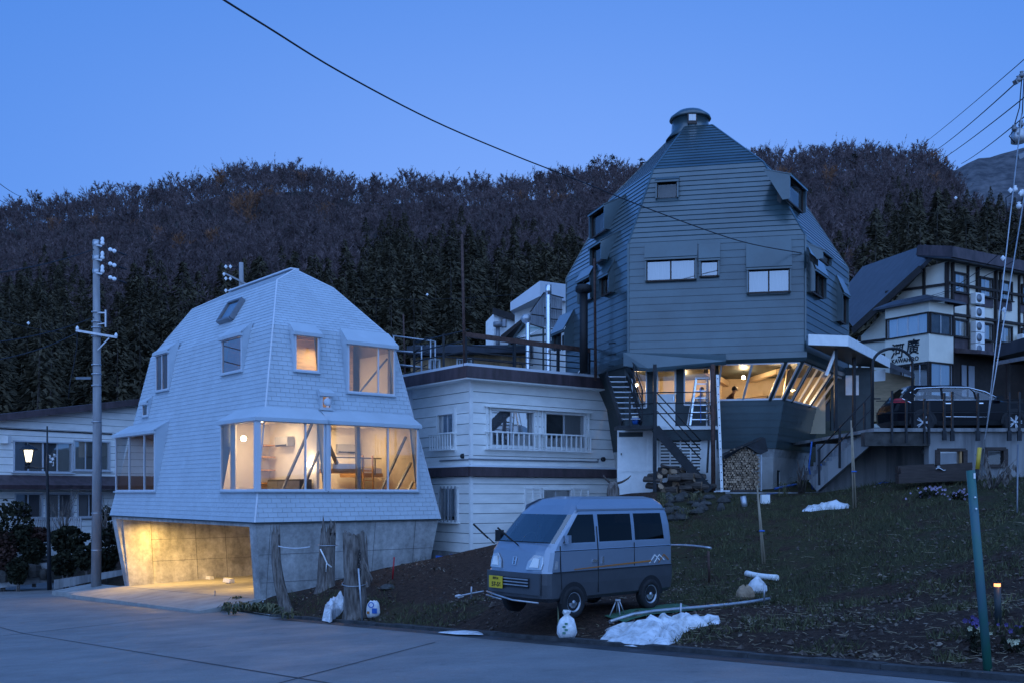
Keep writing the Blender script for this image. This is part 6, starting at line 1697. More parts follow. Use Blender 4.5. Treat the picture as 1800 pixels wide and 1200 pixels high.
# ------------------------------------------------------------------ white house at the left edge with its garden
lh = thing('neighbour_house', 'white clapboard house at the left edge behind the street lamp', 'house', tuple(P(60, 930, 50)))
ld = V(.62, .785, 0); l0 = P(0, 866, 48); l0.z = 0; l1 = l0 + ld * 7.2; lm = l0 - ld * 5
def lz(py, Y): return CZ + (HY - py) / FPX * Y
WU = Facet([V(lm.x, lm.y, 2.2), V(l1.x, l1.y, 2.2), V(l1.x, l1.y, 6.35), V(lm.x, lm.y, 4.15)], l0 + V(-8, 8, 3))
WL = Facet([V(lm.x, lm.y, -1.6), V(l1.x, l1.y, -1.6), V(l1.x, l1.y, 1.75), V(lm.x, lm.y, 1.75)], l0 + V(-8, 8, 0))
def fwin(fc, a, b, y0, y1, panes, fills, par=lh, gm='glass_sky', frame='alu'):
    p, q = hit(fc, a, y0), hit(fc, b, y1); u0, u1 = fc.to2(p)[0], fc.to2(q)[0]; u0, u1 = sorted((u0, u1)); z0, z1 = sorted((p.z, q.z))
    return wall_window(fc, u0, u1, z0, z1, fc.u, lambda a_, z: fc.to3((a_, (z - fc.o.z) / fc.v.z)), fc.n, par, panes, frame=frame, fills=fills, gm=gm)
fwin(WU, 24, 126, 828, 778, 4, ('curtain_b', 'curtain', 'curtain_b', 'curtain')); fwin(WU, 130, 192, 825, 776, 3, ('curtain', 'curtain_b'))
fwin(WL, 26, 74, 910, 867, 2, ('curtain_b',)); fwin(WL, 80, 128, 910, 867, 2, ('curtain', 'curtain_b')); fwin(WL, 136, 178, 908, 867, 2, ('curtain', 'room_dark'))
for fc in (WU, WL):
    sh = MB(); fc.shell(sh, -.004); sh.build('wall', M['seam'], lh, fix=False)  # dark backing, its colour giving the lap shadows between boards
    boards(fc, .36, .026, 'siding_board', M['siding_white'], lh, t1=.016, gap=.022)
back = ld.cross(V(0, 0, 1)) * -1
mb = MB(); e = V(0, 0, .0)
n_ = WU.n
mb.hexa([V(lm.x, lm.y, 4.1) + n_ * .7 - ld * .5, V(l1.x, l1.y, 6.4) + n_ * .7 + ld * .6, V(l1.x, l1.y, 6.4) - n_ * 8 + ld * .6, V(lm.x, lm.y, 4.1) - n_ * 8 - ld * .5,
         V(lm.x, lm.y, 4.4) + n_ * .7 - ld * .5, V(l1.x, l1.y, 6.72) + n_ * .7 + ld * .6, V(l1.x, l1.y, 6.72) - n_ * 8 + ld * .6, V(lm.x, lm.y, 4.4) - n_ * 8 - ld * .5]); mb.build('roof', M['brown_metal'], lh)
mb = MB(); mb.hexa([V(lm.x, lm.y, 1.75) + n_ * .9, V(l1.x, l1.y, 1.75) + n_ * .9, V(l1.x, l1.y, 1.9), V(lm.x, lm.y, 1.9), V(lm.x, lm.y, 1.95) + n_ * .95, V(l1.x, l1.y, 1.95) + n_ * .95, V(l1.x, l1.y, 2.45), V(lm.x, lm.y, 2.45)]); mb.build('eave_roof', M['brown_metal'], lh)
mb = MB(); mb.prism([V(l1.x, l1.y, -1.6), V(l1.x, l1.y, -1.6) - n_ * 8, V(l1.x, l1.y, 6.35) - n_ * 8, V(l1.x, l1.y, 6.35)], -ld * .1); mb.build('side_wall', M['siding_white'], lh)
mb = MB(); q = hit(WU, 7, 772); mb.box(q + n_ * .12, (.42, .3, .36)); mb.build('meter_box', M['paint_white'], lh)
mb = MB(); mb.tube([hit(WU, -10, 752) + n_ * .06, hit(WU, 196, 762) + n_ * .06], .035, 6); mb.build('wall_pipe', M['black'], lh)
# garden wall, steps, picket fence, shrubs
M['leaf'] = mat('dark_evergreen_leaf', (.040, .040, .022), .8, col2=(.017, .019, .013), scale=3, island=.3, spec=.15)
M['leaf_red'] = mat('reddish_shrub_leaf', (.09, .045, .035), .8, col2=(.04, .024, .02), scale=3, island=.35, spec=.2)
def leaf_crown(mb, c, rx, ry, rz, n, size, rg, mi=0, flat=.0):
    for _ in range(n):
        while True:
            q = Vector((rg.uniform(-1, 1), rg.uniform(-1, 1), rg.uniform(-1, 1)))
            if .25 < q.length < 1: break
        q = q.normalized() * (q.length ** .45)
        wob = 1 + .18 * math.sin(q.x * 5 + c.x * 3) * math.cos(q.z * 6 + c.y)
        p = c + Vector((q.x * rx * wob, q.y * ry * wob, q.z * rz * wob))
        d = (Vector((rg.gauss(0, 1), rg.gauss(0, 1), rg.gauss(0, 1))) + q * 1.2).normalized(); s_ = d.cross(Vector((rg.gauss(0, 1), rg.gauss(0, 1), rg.gauss(0, 1)))).normalized()
        L_ = size * rg.uniform(.6, 1.3); w = L_ * .38
        mb.poly([p - d * L_ * .5, p + s_ * w, p + d * L_ * .5, p - s_ * w], mi)
def shrub(name, lab, px, py, Y, rx, rz, n=420, size=.16, m='leaf', grp='shrubs in the garden at the left', cat='shrub', stems=True):
    c = P(px, py, Y); g = c.z - rz * 1.1
    t = thing(name, lab, cat, (c.x, c.y, g), grp); rgx = random.Random(int(px * 7 + py))
    mb = MB(); leaf_crown(mb, c, rx, rx * .8, rz, n * 2, size * 1.25, rgx); leaf_crown(mb, c - V(0, 0, rz * .7), rx * .8, rx * .6, rz * .6, n, size * 1.2, rgx); mb.build('crown', M[m], t, fix=False)
    if stems:
        mb = MB()
        for k in range(3): mb.tube([V(c.x + rgx.uniform(-.15, .15), c.y + rgx.uniform(-.1, .1), g - 1.2), c + V(rgx.uniform(-.4, .4) * rx, 0, -rz * .1)], [.05, .02], 5)
        mb.build('trunk', M['bark'], t)
    return t
Yg = 47.
gw = thing('garden_wall', 'low stone-faced garden wall below the shrubs at the left edge', 'wall', tuple(P(50, 1020, 46)))
mb = MB(); mb.hexa([P(-60, 1040, 45.5), P(84, 1022, 46.2), P(84, 1022, 47.4), P(-60, 1040, 47), P(-60, 995, 45.8), P(84, 988, 46.5), P(84, 988, 47.6), P(-60, 995, 47.2)]); mb.build('wall', M['platform_conc'], gw)
for k, (px, py, w, h) in enumerate(((6, 1010, 30, 24), (34, 1006, 24, 30), (60, 1002, 26, 22), (78, 1008, 16, 20), (-20, 1012, 30, 30))):
    mb = MB(); q = P(px, py, 46.05); mb.lathe([(0, -h * .014), (w * .012, -h * .012), (w * .0145, 0), (w * .012, h * .011), (0, h * .013)], q, 7, sm=False); mb.build('stone', M['stone'], gw)
for k in range(6):
    st_ = MB(); q = P(60, 993 - k * 7.5, 47.2 + k * .28); st_.box(q, (1.25, .45, .12)); o = st_.build('stone_step', M['stone'], gw)
mb = MB(); mb.hexa([P(95, 1035, 45), P(215, 1010, 43.4), P(215, 1010, 44), P(95, 1035, 45.6), P(95, 1018, 45), P(215, 1000, 43.4), P(215, 1000, 44), P(95, 1018, 45.6)]); mb.build('kerb_wall', M['platform_conc'], gw)
pk = thing('picket_fence', 'pale vertical picket fence half hidden behind the garden shrubs', 'fence', tuple(P(80, 945, 48.5)))
for k in range(30):
    px = 26 + k * 4.0; mb = MB(); mb.bar(P(px, 948, 48.5), P(px, 908, 48.5), .07, .03, up=(0, 1, 0)); mb.build('picket', M['galv'], pk)
for py in (914, 940): mb = MB(); mb.bar(P(24, py, 48.55), P(146, py, 48.55), .03, .06); mb.build('rail', M['galv'], pk)
for a in ((18, 920, 46.5, 1.0, 1.1, 520, 'tall dark shrub at the far left edge before the neighbour windows'), (58, 965, 46.4, .55, .5, 320, 'dense round shrub low on the garden wall beside the stone steps'), (60, 938, 47.4, .75, .35, 360, 'flat clipped shrub before the picket fence', 'leaf_red'),
          (120, 945, 46.3, .85, .55, 520, 'broad dark clipped shrub left of the utility pole'), (112, 988, 45.3, .6, .45, 300, 'low shrub at the foot of the street lamp'), (150, 975, 44.8, .5, .5, 300, 'rounded shrub against the utility pole'), (30, 1000, 45.4, .45, .5, 300, 'hanging shrub over the garden wall face'),
          (186, 960, 46, .7, .9, 460, 'dark upright shrub between the utility pole and the garage'), (190, 920, 47, .5, .8, 260, 'loose tall bush behind the utility pole'), (4, 965, 46, .6, .9, 380, 'reddish dark bush at the left border by the wall', 'leaf_red')):
    shrub('garden_shrub', a[6], *a[:5], n=a[5], m=(a[7] if len(a) > 7 else 'leaf'))
bt_ = thing('bare_shrub', 'leafless twiggy tree in front of the neighbour lower windows', 'tree', tuple(P(112, 950, 46.8)))
rgb = random.Random(8); mb = MB()
for k in range(16):
    a = P(113 + rgb.uniform(-3, 3), 945, 46.8); b = P(113 + rgb.uniform(-28, 28), rgb.uniform(850, 905), 46.8 + rgb.uniform(-.8, .8)); m_ = a.lerp(b, .55) + V(rgb.uniform(-.15, .15), 0, .1)
    mb.tube([a, m_, b], [.03, .016, .006], 4)
    for q in range(3): c = m_.lerp(b, rgb.uniform(0, .9)); mb.tube([c, c + V(rgb.uniform(-.35, .35), rgb.uniform(-.3, .3), rgb.uniform(.1, .45))], [.008, .004], 3)
mb.build('branch', M['bark'], bt_, kind='stuff')
bt2 = thing('bare_shrub', 'leafless twigs rising beside the right of the utility pole', 'tree', tuple(P(190, 930, 46))); mb = MB()
for k in range(12):
    a = P(188 + rgb.uniform(-3, 3), 950, 45.8); b = P(188 + rgb.uniform(-14, 10), rgb.uniform(860, 900), 45.8); mb.tube([a, a.lerp(b, .5) + V(rgb.uniform(-.2, .2), 0, 0), b], [.03, .016, .006], 4)
mb.build('branch', M['bark'], bt2, kind='stuff')

# ------------------------------------------------------------------ utility poles and street lamp
up = thing('utility_pole', 'tall grey concrete utility pole with insulators beside the garage', 'utility pole', tuple(P(169, 1024, 41)))
Yp_ = 41.
def U(px, py, d=0.): return P(px, py, Yp_ + d)
mb = MB(); mb.tube([U(169, 1030), U(171, 760), U(169, 422)], [.20, .175, .125], 16); mb.build('pole', M['pole_conc'], up)
for k, y in enumerate((427, 452, 476)):
    mb = MB(); mb.bar(U(165, y + 3, -.1), U(180, y + 6, -.14), .06, .06); mb.tube([U(165, y + 2), U(176, y + 2)], .16, 12)
    br = mb.build('bracket', M['galv'], up)
    mb = MB(); mb.lathe([(.03, -.1), (.07, -.08), (.09, 0), (.05, .06), (.08, .12), (.05, .22), (0, .25)], U(180, y, -.14), 12); mb.build('insulator', M['insul'], br)
    mb = MB()
    for j in range(2): c = U(194 + j * 7, y + 12 + j * 2.5, -.14); mb.lathe([(0, -.1), (.07, -.05), (.09, 0), (.07, .05), (0, .1)], c, 10, M=V(1, 0, -.3).to_track_quat('Z', 'Y').to_matrix())
    mb.build('strain_insulator', M['insul'], br, kind='stuff')
    mb = MB(); mb.tube([U(180, y + 7, -.14), U(206, y + 16, -.14)], .018, 6); mb.tube([U(206, y + 16, -.14), U(222, y + 22, .6)], .03, 6); mb.build('line_end', M['cable'], br)
mb = MB(); mb.bar(U(134, 581, -.22), U(206, 593, -.22), .09, .09); ca = mb.build('cross_arm', M['galv'], up)
mb = MB(); mb.bar(U(192, 594, -.24), U(172, 615, -.2), .05, .05); mb.build('arm_brace', M['galv'], ca)
for px, y in ((136, 577), (204, 589)): mb = MB(); mb.lathe([(.05, -.1), (.07, 0), (.03, .08), (0, .1)], U(px, y, -.22), 10); mb.build('insulator', M['insul'], ca)
mb = MB(); mb.bar(U(186, 545, -.1), U(186, 575, -.1), .06, .08); mb.bar(U(170, 550, -.1), U(187, 550, -.1), .05, .05); mb.bar(U(170, 570, -.1), U(187, 568, -.1), .05, .05); mb.build('side_bracket', M['galv'], up)
for y in (548, 565, 575, 590, 640, 656, 676, 740, 900, 965):
    mb = MB(); mb.tube([U(169.6, y + 2), U(169.6, y)], .20 if y < 700 else .205, 14); mb.build('steel_band', M['galv'], up)
mb = MB(); mb.bar(U(160, 664, -.1), U(134, 664, .3), .05, .10); mb.build('step_bracket', M['steel'], up)
up2 = thing('utility_pole', 'top of a second utility pole showing over the roof of the white house', 'utility pole', tuple(P(425, 600, 58)))
mb = MB(); mb.tube([P(425, 700, 58), P(424, 462, 58)], [.18, .13], 12); mb.build('pole', M['pole_conc'], up2)
mb = MB(); mb.bar(P(394, 480, 57.8), P(440, 503, 57.8), .09, .09); ca = mb.build('cross_arm', M['steel'], up2)
for px, y in ((394, 482), (397, 469), (405, 469), (397, 490), (405, 490), (397, 511), (405, 511)):
    mb = MB(); mb.lathe([(0, -.12), (.11, 0), (0, .12)], P(px, y, 57.8), 8); mb.build('insulator', M['insul'], up2)
for y in (468, 490, 511): mb = MB(); mb.tube([P(388, y, 57.8), P(422, y + 3, 58)], .03, 6); mb.build('line_end', M['cable'], up2)
sl_ = thing('street_lamp', 'lit carriage-style street lamp on a dark pole at the left', 'street lamp', tuple(P(86, 1030, 44)))
YL = 44.
mb = MB(); mb.tube([P(87, 1036, YL), P(86, 960, YL), P(83, 832, YL), P(83, 748, YL)], [.10, .08, .055, .03], 10); mb.build('pole', M['black_steel'], sl_)
mb = MB(); mb.tube([P(83, 838, YL), P(79, 822, YL), P(44, 820, YL)], .03, 8); mb.tube([P(50, 823, YL), P(50, 812, YL)], .05, 8); mb.build('arm', M['black_steel'], sl_)
c = P(50, 800, YL)
mb = MB(); mb.lathe([(.09, -.28), (.12, -.24), (.20, .24)], c, 6, sm=False); mb.build('lantern_glass', emis('lantern_glow', (1, .88, .60), 1.7), sl_)
mb = MB(); mb.lathe([(.42, .26), (.40, .30), (.16, .44), (.05, .46), (.03, .56), (0, .57)], c, 6, sm=False)
mb.build('lantern_roof', M['black_steel'], sl_)
mb = MB()
for k in range(6): a = math.pi * k / 3; mb.bar(c + V(.13 * math.cos(a), .13 * math.sin(a), -.28), c + V(.245 * math.cos(a), .245 * math.sin(a), .28), .022, .022)
mb.build('lantern_frame', M['black_steel'], sl_)
mb = MB(); mb.lathe([(.03, -.42), (.09, -.36), (.12, -.28), (0, -.27)], c, 6); mb.build('lantern_foot', M['black_steel'], sl_)
point_light('lantern_light', c + V(0, 0, -.05), 22, .2, (1, .82, .5), parent=sl_)
mb = MB(); q = P(92, 806, YL - .1); leaf_crown(mb, q, .12, .1, .28, 26, .14, random.Random(3)); mb.build('plastic_flowers', M['curtain'], sl_, fix=False)
# small clear roof pole etc. at the left
# ------------------------------------------------------------------ wires
def cable(lab, pts, r=.012, m='cable', cat='power line', grp=None, name='power_line'):
    mb = MB(); mb.tube(pts, r, 5); return mb.build(name, M[m], None, lab, cat, grp)
def smooth(p, n=6):
    q = [p[0]] + p + [p[-1]]; out = []
    for i in range(1, len(q) - 2):
        for k in range(n):
            t = k / n; a_, b_, c_, d_ = q[i - 1:i + 3]
            out.append(.5 * (2 * b_ + (c_ - a_) * t + (2 * a_ - 5 * b_ + 4 * c_ - d_) * t * t + (3 * b_ - a_ - 3 * c_ + d_) * t ** 3))
    return out + [p[-1]]
a, b = P(360, -22, 13.), hit(dfac[0, 0], 1408, 446) - V(0, .06, 0)
mids = [(393, 0, 13.6), (470, 48, 15.2), (600, 128, 17.8), (760, 212, 21), (900, 272, 24), (1010, 315, 26.3), (1147, 370, 29.2), (1300, 424, 32.0)]
cable('thick overhead cable crossing the sky down to the dark dome', smooth([a] + [P(*q) for q in mids] + [b]), .016)
for (x0, y0, Y0_), (x1, y1, Y1_), sg, lab in (((-60, 487, 30), (166, 438, 41), .15, 'top wire from the left edge to the utility pole'), ((-60, 606, 30), (166, 557, 41), .2, 'middle wire from the left edge to the utility pole'), ((-60, 640, 30), (136, 585, 41), .2, 'wire from the left edge to the cross arm of the utility pole'),
                                          ((-60, 540, 60), (110, 586, 55), .2, 'thin wire with a white ball passing behind the utility pole'), ((-40, 290, 30), (34, 345, 60), .1, 'upper wire against the sky at the left edge'), ((-40, 325, 30), (22, 362, 60), .1, 'lower wire against the sky at the left edge')):
    cable(lab, wire(P(x0, y0, Y0_), P(x1, y1, Y1_), sg), .02 if 'thin' not in lab and 'sky' not in lab else .014)
mb = MB(); mb.lathe([(0, -.1), (.1, 0), (0, .1)], P(50, 568, 56.5), 8); mb.build('cable_ball', M['insul'], None, 'white ball on the thin wire at the far left', 'cable ball')
cable('thin wire before the cedars with a white ball, right of the white house', wire(P(636, 525, 60), P(1000, 506, 62), .3), .012)
mb = MB(); mb.lathe([(0, -.09), (.09, 0), (0, .09)], P(751, 518, 60.4), 8); mb.build('cable_ball', M['insul'], None, 'white ball on the wire before the cedars', 'cable ball')
cable('cable drop hanging from the cross arm of the utility pole', [U(136, 583, -.22), U(135, 610), U(130, 640), U(124, 668), U(120, 700)], .02)
# right-hand pole mostly out of the picture: the ends of its arms, hardware and stays
rp_ = thing('utility_pole', 'cross arms and hardware of a utility pole cut off by the right edge', 'utility pole', tuple(P(1830, 760, 25)))
YR_ = 25.
mb = MB(); mb.tube([P(1836, 900, YR_), P(1832, 60, YR_)], [.2, .14], 14); mb.build('pole', M['pole_conc'], rp_)
for a, b in (((1784, 146), (1850, 98)), ((1788, 278), (1850, 246))):
    mb = MB(); mb.bar(P(*a, YR_ - .3), P(*b, YR_ + .2), .11, .11); mb.build('cross_arm', M['steel'], rp_)
for px, y in ((1790, 140), (1796, 132), (1783, 226), (1795, 219), (1790, 236), (1784, 333), (1797, 340), (1791, 362)):
    mb = MB(); mb.lathe([(.02, -.08), (.06, -.04), (.065, .02), (.03, .04), (.05, .08), (0, .1)], P(px, y, YR_ - .3), 10); mb.build('insulator', M['insul' if y > 300 else 'steel'], rp_)
mb = MB(); mb.lathe([(.0, -.2), (.17, -.16), (.17, .12), (.08, .2), (0, .22)], P(1790, 240, YR_ - .2), 12); mb.build('cutout_switch', M['galv'], rp_)
for pts in (((1796, 140), (1792, 190), (1781, 228)), ((1800, 140), (1797, 200), (1791, 222)), ((1784, 228), (1774, 240), (1784, 252)), ((1786, 336), (1768, 348), (1770, 372), (1790, 378))):
    mb = MB(); mb.tube([P(*q, YR_ - .3) for q in pts], .014, 5); mb.build('jumper_wire', M['cable'], rp_)
for k, (x0, y0, x1, y1, Y1_, lab, r) in enumerate(((1784, 148, 1640, 268, 60, 'uppermost dark wire running from the right-hand pole over the ridge', .016), (1810, 164, 1640, 290, 62, 'middle dark wire running from the right-hand pole over the ridge', .016), (1812, 196, 1690, 288, 62, 'lowest dark wire running from the right-hand pole over the ridge', .016), (1815, 92, 1600, 270, 70, 'faint highest wire at the right side of the sky', .012))):
    cable(lab, wire(P(x0, y0, YR_), P(x1, y1, Y1_), .1), r)
gy = thing('stay_wires', 'pair of slanting stay wires with a yellow guard at the right', 'stay wire', tuple(P(1724, 850, 22)))
for a, b, nm in (((1725, 838), (1796, 200), 0), ((1731, 772), (1803, 330), 1)):
    mb = MB(); mb.tube([P(*a, 22), P(*b, 24.6)], .014, 6); mb.build('stay', M['galv'], gy)
mb = MB(); mb.tube([P(1718, 824, 21.98), P(1722, 786, 22)], .045, 8); mb.build('guard_sleeve', mat('yellow_guard', (.62, .40, .04), .5), gy)
mb = MB(); mb.tube([P(1714, 848, 21.98), P(1718, 824, 21.98)], .045, 8); mb.build('guard_foot', M['black'], gy)
for px, y in ((1763, 454), (1765, 545), (1776, 335), (1794, 340)):
    mb = MB(); mb.lathe([(0, -.07), (.06, 0), (0, .07)], P(px, y, 23.4), 8); mb.build('stay_insulator', M['insul'], gy)
cable('sagging wire from the right edge across the inn roof', wire(P(1815, 392, 30), P(1636, 520, 57), .4), .014)
cable('second sagging wire lower across the inn gable', wire(P(1815, 440, 30), P(1600, 530, 58), .3), .012)
mb = MB(); mb.lathe([(0, -.1), (.1, 0), (0, .1)], P(1680, 348, 58), 8); mb.build('cable_ball', M['insul'], None, 'white ball on a faint wire before the cedars above the inn', 'cable ball')
# ------------------------------------------------------------------ vehicles
M['silver'] = mat('silver_blue_paint', (.29, .345, .42), .30, .45, var=.03, scale=2, spec=.5, coat=.5)
M['van_lower'] = mat('grey_lower_paint', (.085, .09, .10), .38, .3, var=.08, scale=3, coat=.3)
M['black_paint'] = mat('black_car_paint', (.004, .005, .008), .12, .0, var=.05, spec=.14, coat=0.)
M['trim'] = mat('black_plastic_trim', (.02, .021, .023), .55, var=.2)
M['lens'] = mat('clear_lamp_lens', (.62, .64, .66), .12, .5, var=.1, scale=30)
M['seat_cloth'] = mat('dark_seat_cloth', (.05, .052, .06), .9, var=.2)
M['orange'] = mat('orange_decal', (.42, .16, .035), .5, var=.1)
M['red_lens'] = mat('red_lamp_lens', (.42, .02, .03), .2, var=.1)
M['plate'] = mat('yellow_plate', (.72, .50, .03), .5, var=.04)

def ring_plan(xf, xr, hw, r, keys, bulge=.04, rbulge=.02):
    """half plan outline of one level: front centre -> side keys -> rear centre (x, y)"""
    f = [(xf - bulge * (t ** 2), hw * t) for t in (0, .3, .6)]
    arc = [(xf - bulge - r * (1 - math.cos(a)), (hw - r) + r * math.sin(a)) for a in (R(20), R(50), R(75))]
    arcb = [(xr + rbulge + r * .7 * (1 - math.cos(a)), (hw - r * .7) + r * .7 * math.sin(a)) for a in (R(75), R(45), R(15))]
    b = [(xr + rbulge * (t ** 2), hw * t) for t in (.6, .3, 0)]
    return f + arc + [(k, hw) for k in keys] + arcb + b
def car_body(T, levels, win, parts):
    """levels: (z, xf, xr, hw, r, keys); win: {row: {col range: pane}}; T: local->world; returns cell faces by part"""
    rings = []
    for z, xf, xr, hw, r, keys in levels:
        h = ring_plan(xf, xr, hw, r, keys)
        L_ = [(x, y, z) for x, y in h] + [(x, -y, z) for x, y in reversed(h[1:-1])]
        rings.append(L_)
    n = len(rings[0]); out = {}
    for i in range(len(rings) - 1):
        for j in range(n):
            k = (j + 1) % n
            nm = parts(i, j, n)
            out.setdefault(nm, MB()).poly([T @ Vector(p) for p in (rings[i][j], rings[i][k], rings[i + 1][k], rings[i + 1][j])], 0, True)
    out.setdefault(parts(len(rings) - 1, -1, n), MB()).poly([T @ Vector(p) for p in rings[-1]], 0, False)
    return out, rings
def wheel(par, c, axis, r, w, rim='galv', holes=8, spokes=0):
    Mx = axis.to_track_quat('Z', 'Y').to_matrix()
    wo = MB(); wo.lathe([(r * .62, -w / 2), (r * .93, -w / 2), (r, -w * .32), (r, w * .32), (r * .93, w / 2), (r * .62, w / 2), (r * .60, w * .30)], c, 28, M=Mx); t = wo.build('wheel', M['rubber'], par)
    rm = MB(); rm.lathe([(0, -w * .1), (r * .62, -w * .1), (r * .62, w * .46), (r * .57, w * .44), (r * .50, w * .22), (r * .30, w * .34), (r * .13, w * .36), (r * .12, w * .48), (0, w * .5)] if not spokes else [(0, -w * .1), (r * .66, -w * .1), (r * .66, w * .42), (r * .60, w * .40), (r * .58, w * .05), (0, w * .05)], c, 28, M=Mx)
    rm.build('rim', M[rim] if not spokes else M['trim'], t)
    if spokes:
        s = MB()
        for k in range(spokes):
            for d in (-.10, .10):
                a = 2 * math.pi * k / spokes + d; s.bar(c + Mx @ Vector((r * .1 * math.cos(a), r * .1 * math.sin(a), w * .40)), c + Mx @ Vector((r * .63 * math.cos(a + d * .6), r * .63 * math.sin(a + d * .6), w * .40)), r * .085, .02, up=axis)
        s.lathe([(0, w * .36), (r * .16, w * .36), (r * .14, w * .46), (0, w * .47)], c, 14, M=Mx); s.build('spokes', M['galv'], t)
    for k in range(holes):
        a = 2 * math.pi * k / holes; h = MB(); h.lathe([(0, 0), (r * .055, 0), (r * .055, .012), (0, .012)], c + Mx @ Vector((r * .40 * math.cos(a), r * .40 * math.sin(a), w * .275)), 8, M=Mx); h.build('rim_hole', M['black'], t)
    return t

M['van_glass'] = glass('van_glass', .0, (.07, .073, .078), ior=1.38)
# ---- silver microvan
vth = R(43); vx = Vector((-math.cos(vth), -math.sin(vth), 0)); vy = Vector((math.sin(vth), -math.cos(vth), 0))   # heading, and the side we see
VC = Vector((.53, 16.7, 0)) - vx * 1.70 * 1.06 - vy * .73 * 1.06
vz0 = VZ + .015
VS = 1.045
VT = Matrix(((vx.x * VS, vy.x * VS, 0, VC.x), (vx.y * VS, vy.y * VS, 0, VC.y), (0, 0, VS * 1.015, vz0), (0, 0, 0, 1)))
def W(x, y, z): return VT @ Vector((x, y, z))
van = thing('silver_van', 'silver-blue microvan with grey lower body, yellow plate and raised wipers', 'van', tuple(W(0, 0, 0)))
kb = [1.30, .46, .36, -.50, -.58, -1.40]; kt = [.82, .46, .36, -.50, -.58, -1.34]
def kk(f): return [a + (b - a) * f for a, b in zip(kb, kt)]
VL = [(.30, 1.60, -1.64, .66, .16, kk(0)), (.36, 1.68, -1.68, .72, .18, kk(0)), (.58, 1.70, -1.70, .735, .18, kk(0)), (.765, 1.70, -1.70, .735, .18, kk(0)), (.785, 1.685, -1.69, .725, .18, kk(0)), (1.10, 1.62, -1.68, .73, .18, kk(0)), (1.13, 1.60, -1.68, .722, .18, kk(0)), (1.21, 1.53, -1.67, .715, .16, kk(.05)),
      (1.24, 1.50, -1.67, .712, .15, kk(.1)), (1.50, 1.235, -1.65, .685, .15, kk(.55)), (1.70, 1.03, -1.61, .655, .15, kk(.95)), (1.745, .97, -1.59, .645, .16, kk(1)), (1.85, .85, -1.55, .61, .2, kk(1)), (1.95, .70, -1.47, .52, .25, [.6, .4, .3, -.5, -.58, -1.15]), (1.995, .45, -1.32, .38, .2, [.3, .2, .1, -.5, -.58, -1.0])]
NH = 6 + 6 + 6                             # half outline points
def vparts(i, j, n):
    if i < 0 or j < 0: return 'body'
    if i <= 2: return 'lower_body'
    half = j if j < NH - 1 else n - 1 - j
    if i in (8, 9):
        if half <= 3 or (j >= n - 4): return 'windscreen'
        if half == 6: return 'door_window' if j < NH else 'far_door_window'
        if half == 8: return 'side_window' if j < NH else 'far_side_window'
        if half == 10: return 'rear_side_window' if j < NH else 'far_rear_side_window'
        if 12 < half < 17: return 'back_window'
    return 'body'
cells_, vr = car_body(VT, VL, None, vparts)
cells_['body'].build('body', M['silver'], van); cells_['lower_body'].build('lower_body', M['van_lower'], van)
for nm in ('windscreen', 'door_window', 'far_door_window', 'side_window', 'far_side_window', 'rear_side_window', 'far_rear_side_window', 'back_window'):
    if nm in cells_: cells_[nm].build(nm.replace('far_', ''), glass(nm + '_glass', .24, (.80, .90, .92)) if nm == 'windscreen' else M['glass'] if 'far_' in nm or 'back' in nm else M['van_glass'] if 'door' not in nm else glass(nm + '_glass', .0, (.25, .28, .30)), van, fix=False)
mb = MB(); mb.box(W(0, 0, .55), (.1, .1, .1)); 
def vbox(name, m, c, s, par=van): mb = MB(); mb.box(W(*c), s, M=VT.to_3x3()); return mb.build(name, M[m], par)
vbox('floor_pan', 'black', (0, 0, .50), (3.1, 1.36, .4))
vbox('dashboard', 'trim', (1.22, 0, 1.05), (.35, 1.3, .26)); 
for y in (-.33, .33):
    mb = MB(); mb.box(W(.55, y, .95), (.5, .5, .5), M=VT.to_3x3()); mb.box(W(.30, y, 1.28), (.14, .48, .62), M=VT.to_3x3()); mb.box(W(.28, y, 1.62), (.1, .26, .18), M=VT.to_3x3()); mb.build('seat', M['seat_cloth'], van)
mb = MB(); mb.box(W(-.75, 0, 1.15), (.15, 1.2, .75), M=VT.to_3x3()); mb.build('rear_seat', M['seat_cloth'], van)
mb = MB(); cst = W(1.02, -.33, 1.22); mb.tube([cst + VT.to_3x3() @ Vector((-.10 * math.sin(a), .18 * math.cos(a), .16 * math.sin(a))) for a in [2 * math.pi * i / 18 for i in range(19)]], .015, 6, cap=False); mb.build('steering_wheel', M['trim'], van)
for x in (1.02, -.98):
    for s in (1, -1):
        wheel(van, W(x, .678 * s, .275), vy * s, .285, .155, 'galv', 8)
        mb = MB(); arc = [W(x + .335 * math.cos(a), (.738) * s, .275 + .335 * math.sin(a)) for a in [math.pi * i / 14 for i in range(15)]]
        mb.poly([W(x + .33, .7385 * s, .27)] + arc + [W(x - .33, .7385 * s, .27)]); mb.build('wheel_arch', M['black'], van, fix=False)  # flat black disc on the body, standing in for the shade inside the arch
        wh2 = van.children[-2]
# wheels must stand proud of the black discs painted for the shaded arch hollows
for c in [c for c in van.children if c.name.startswith('wheel') and 'arch' not in c.name]: pass
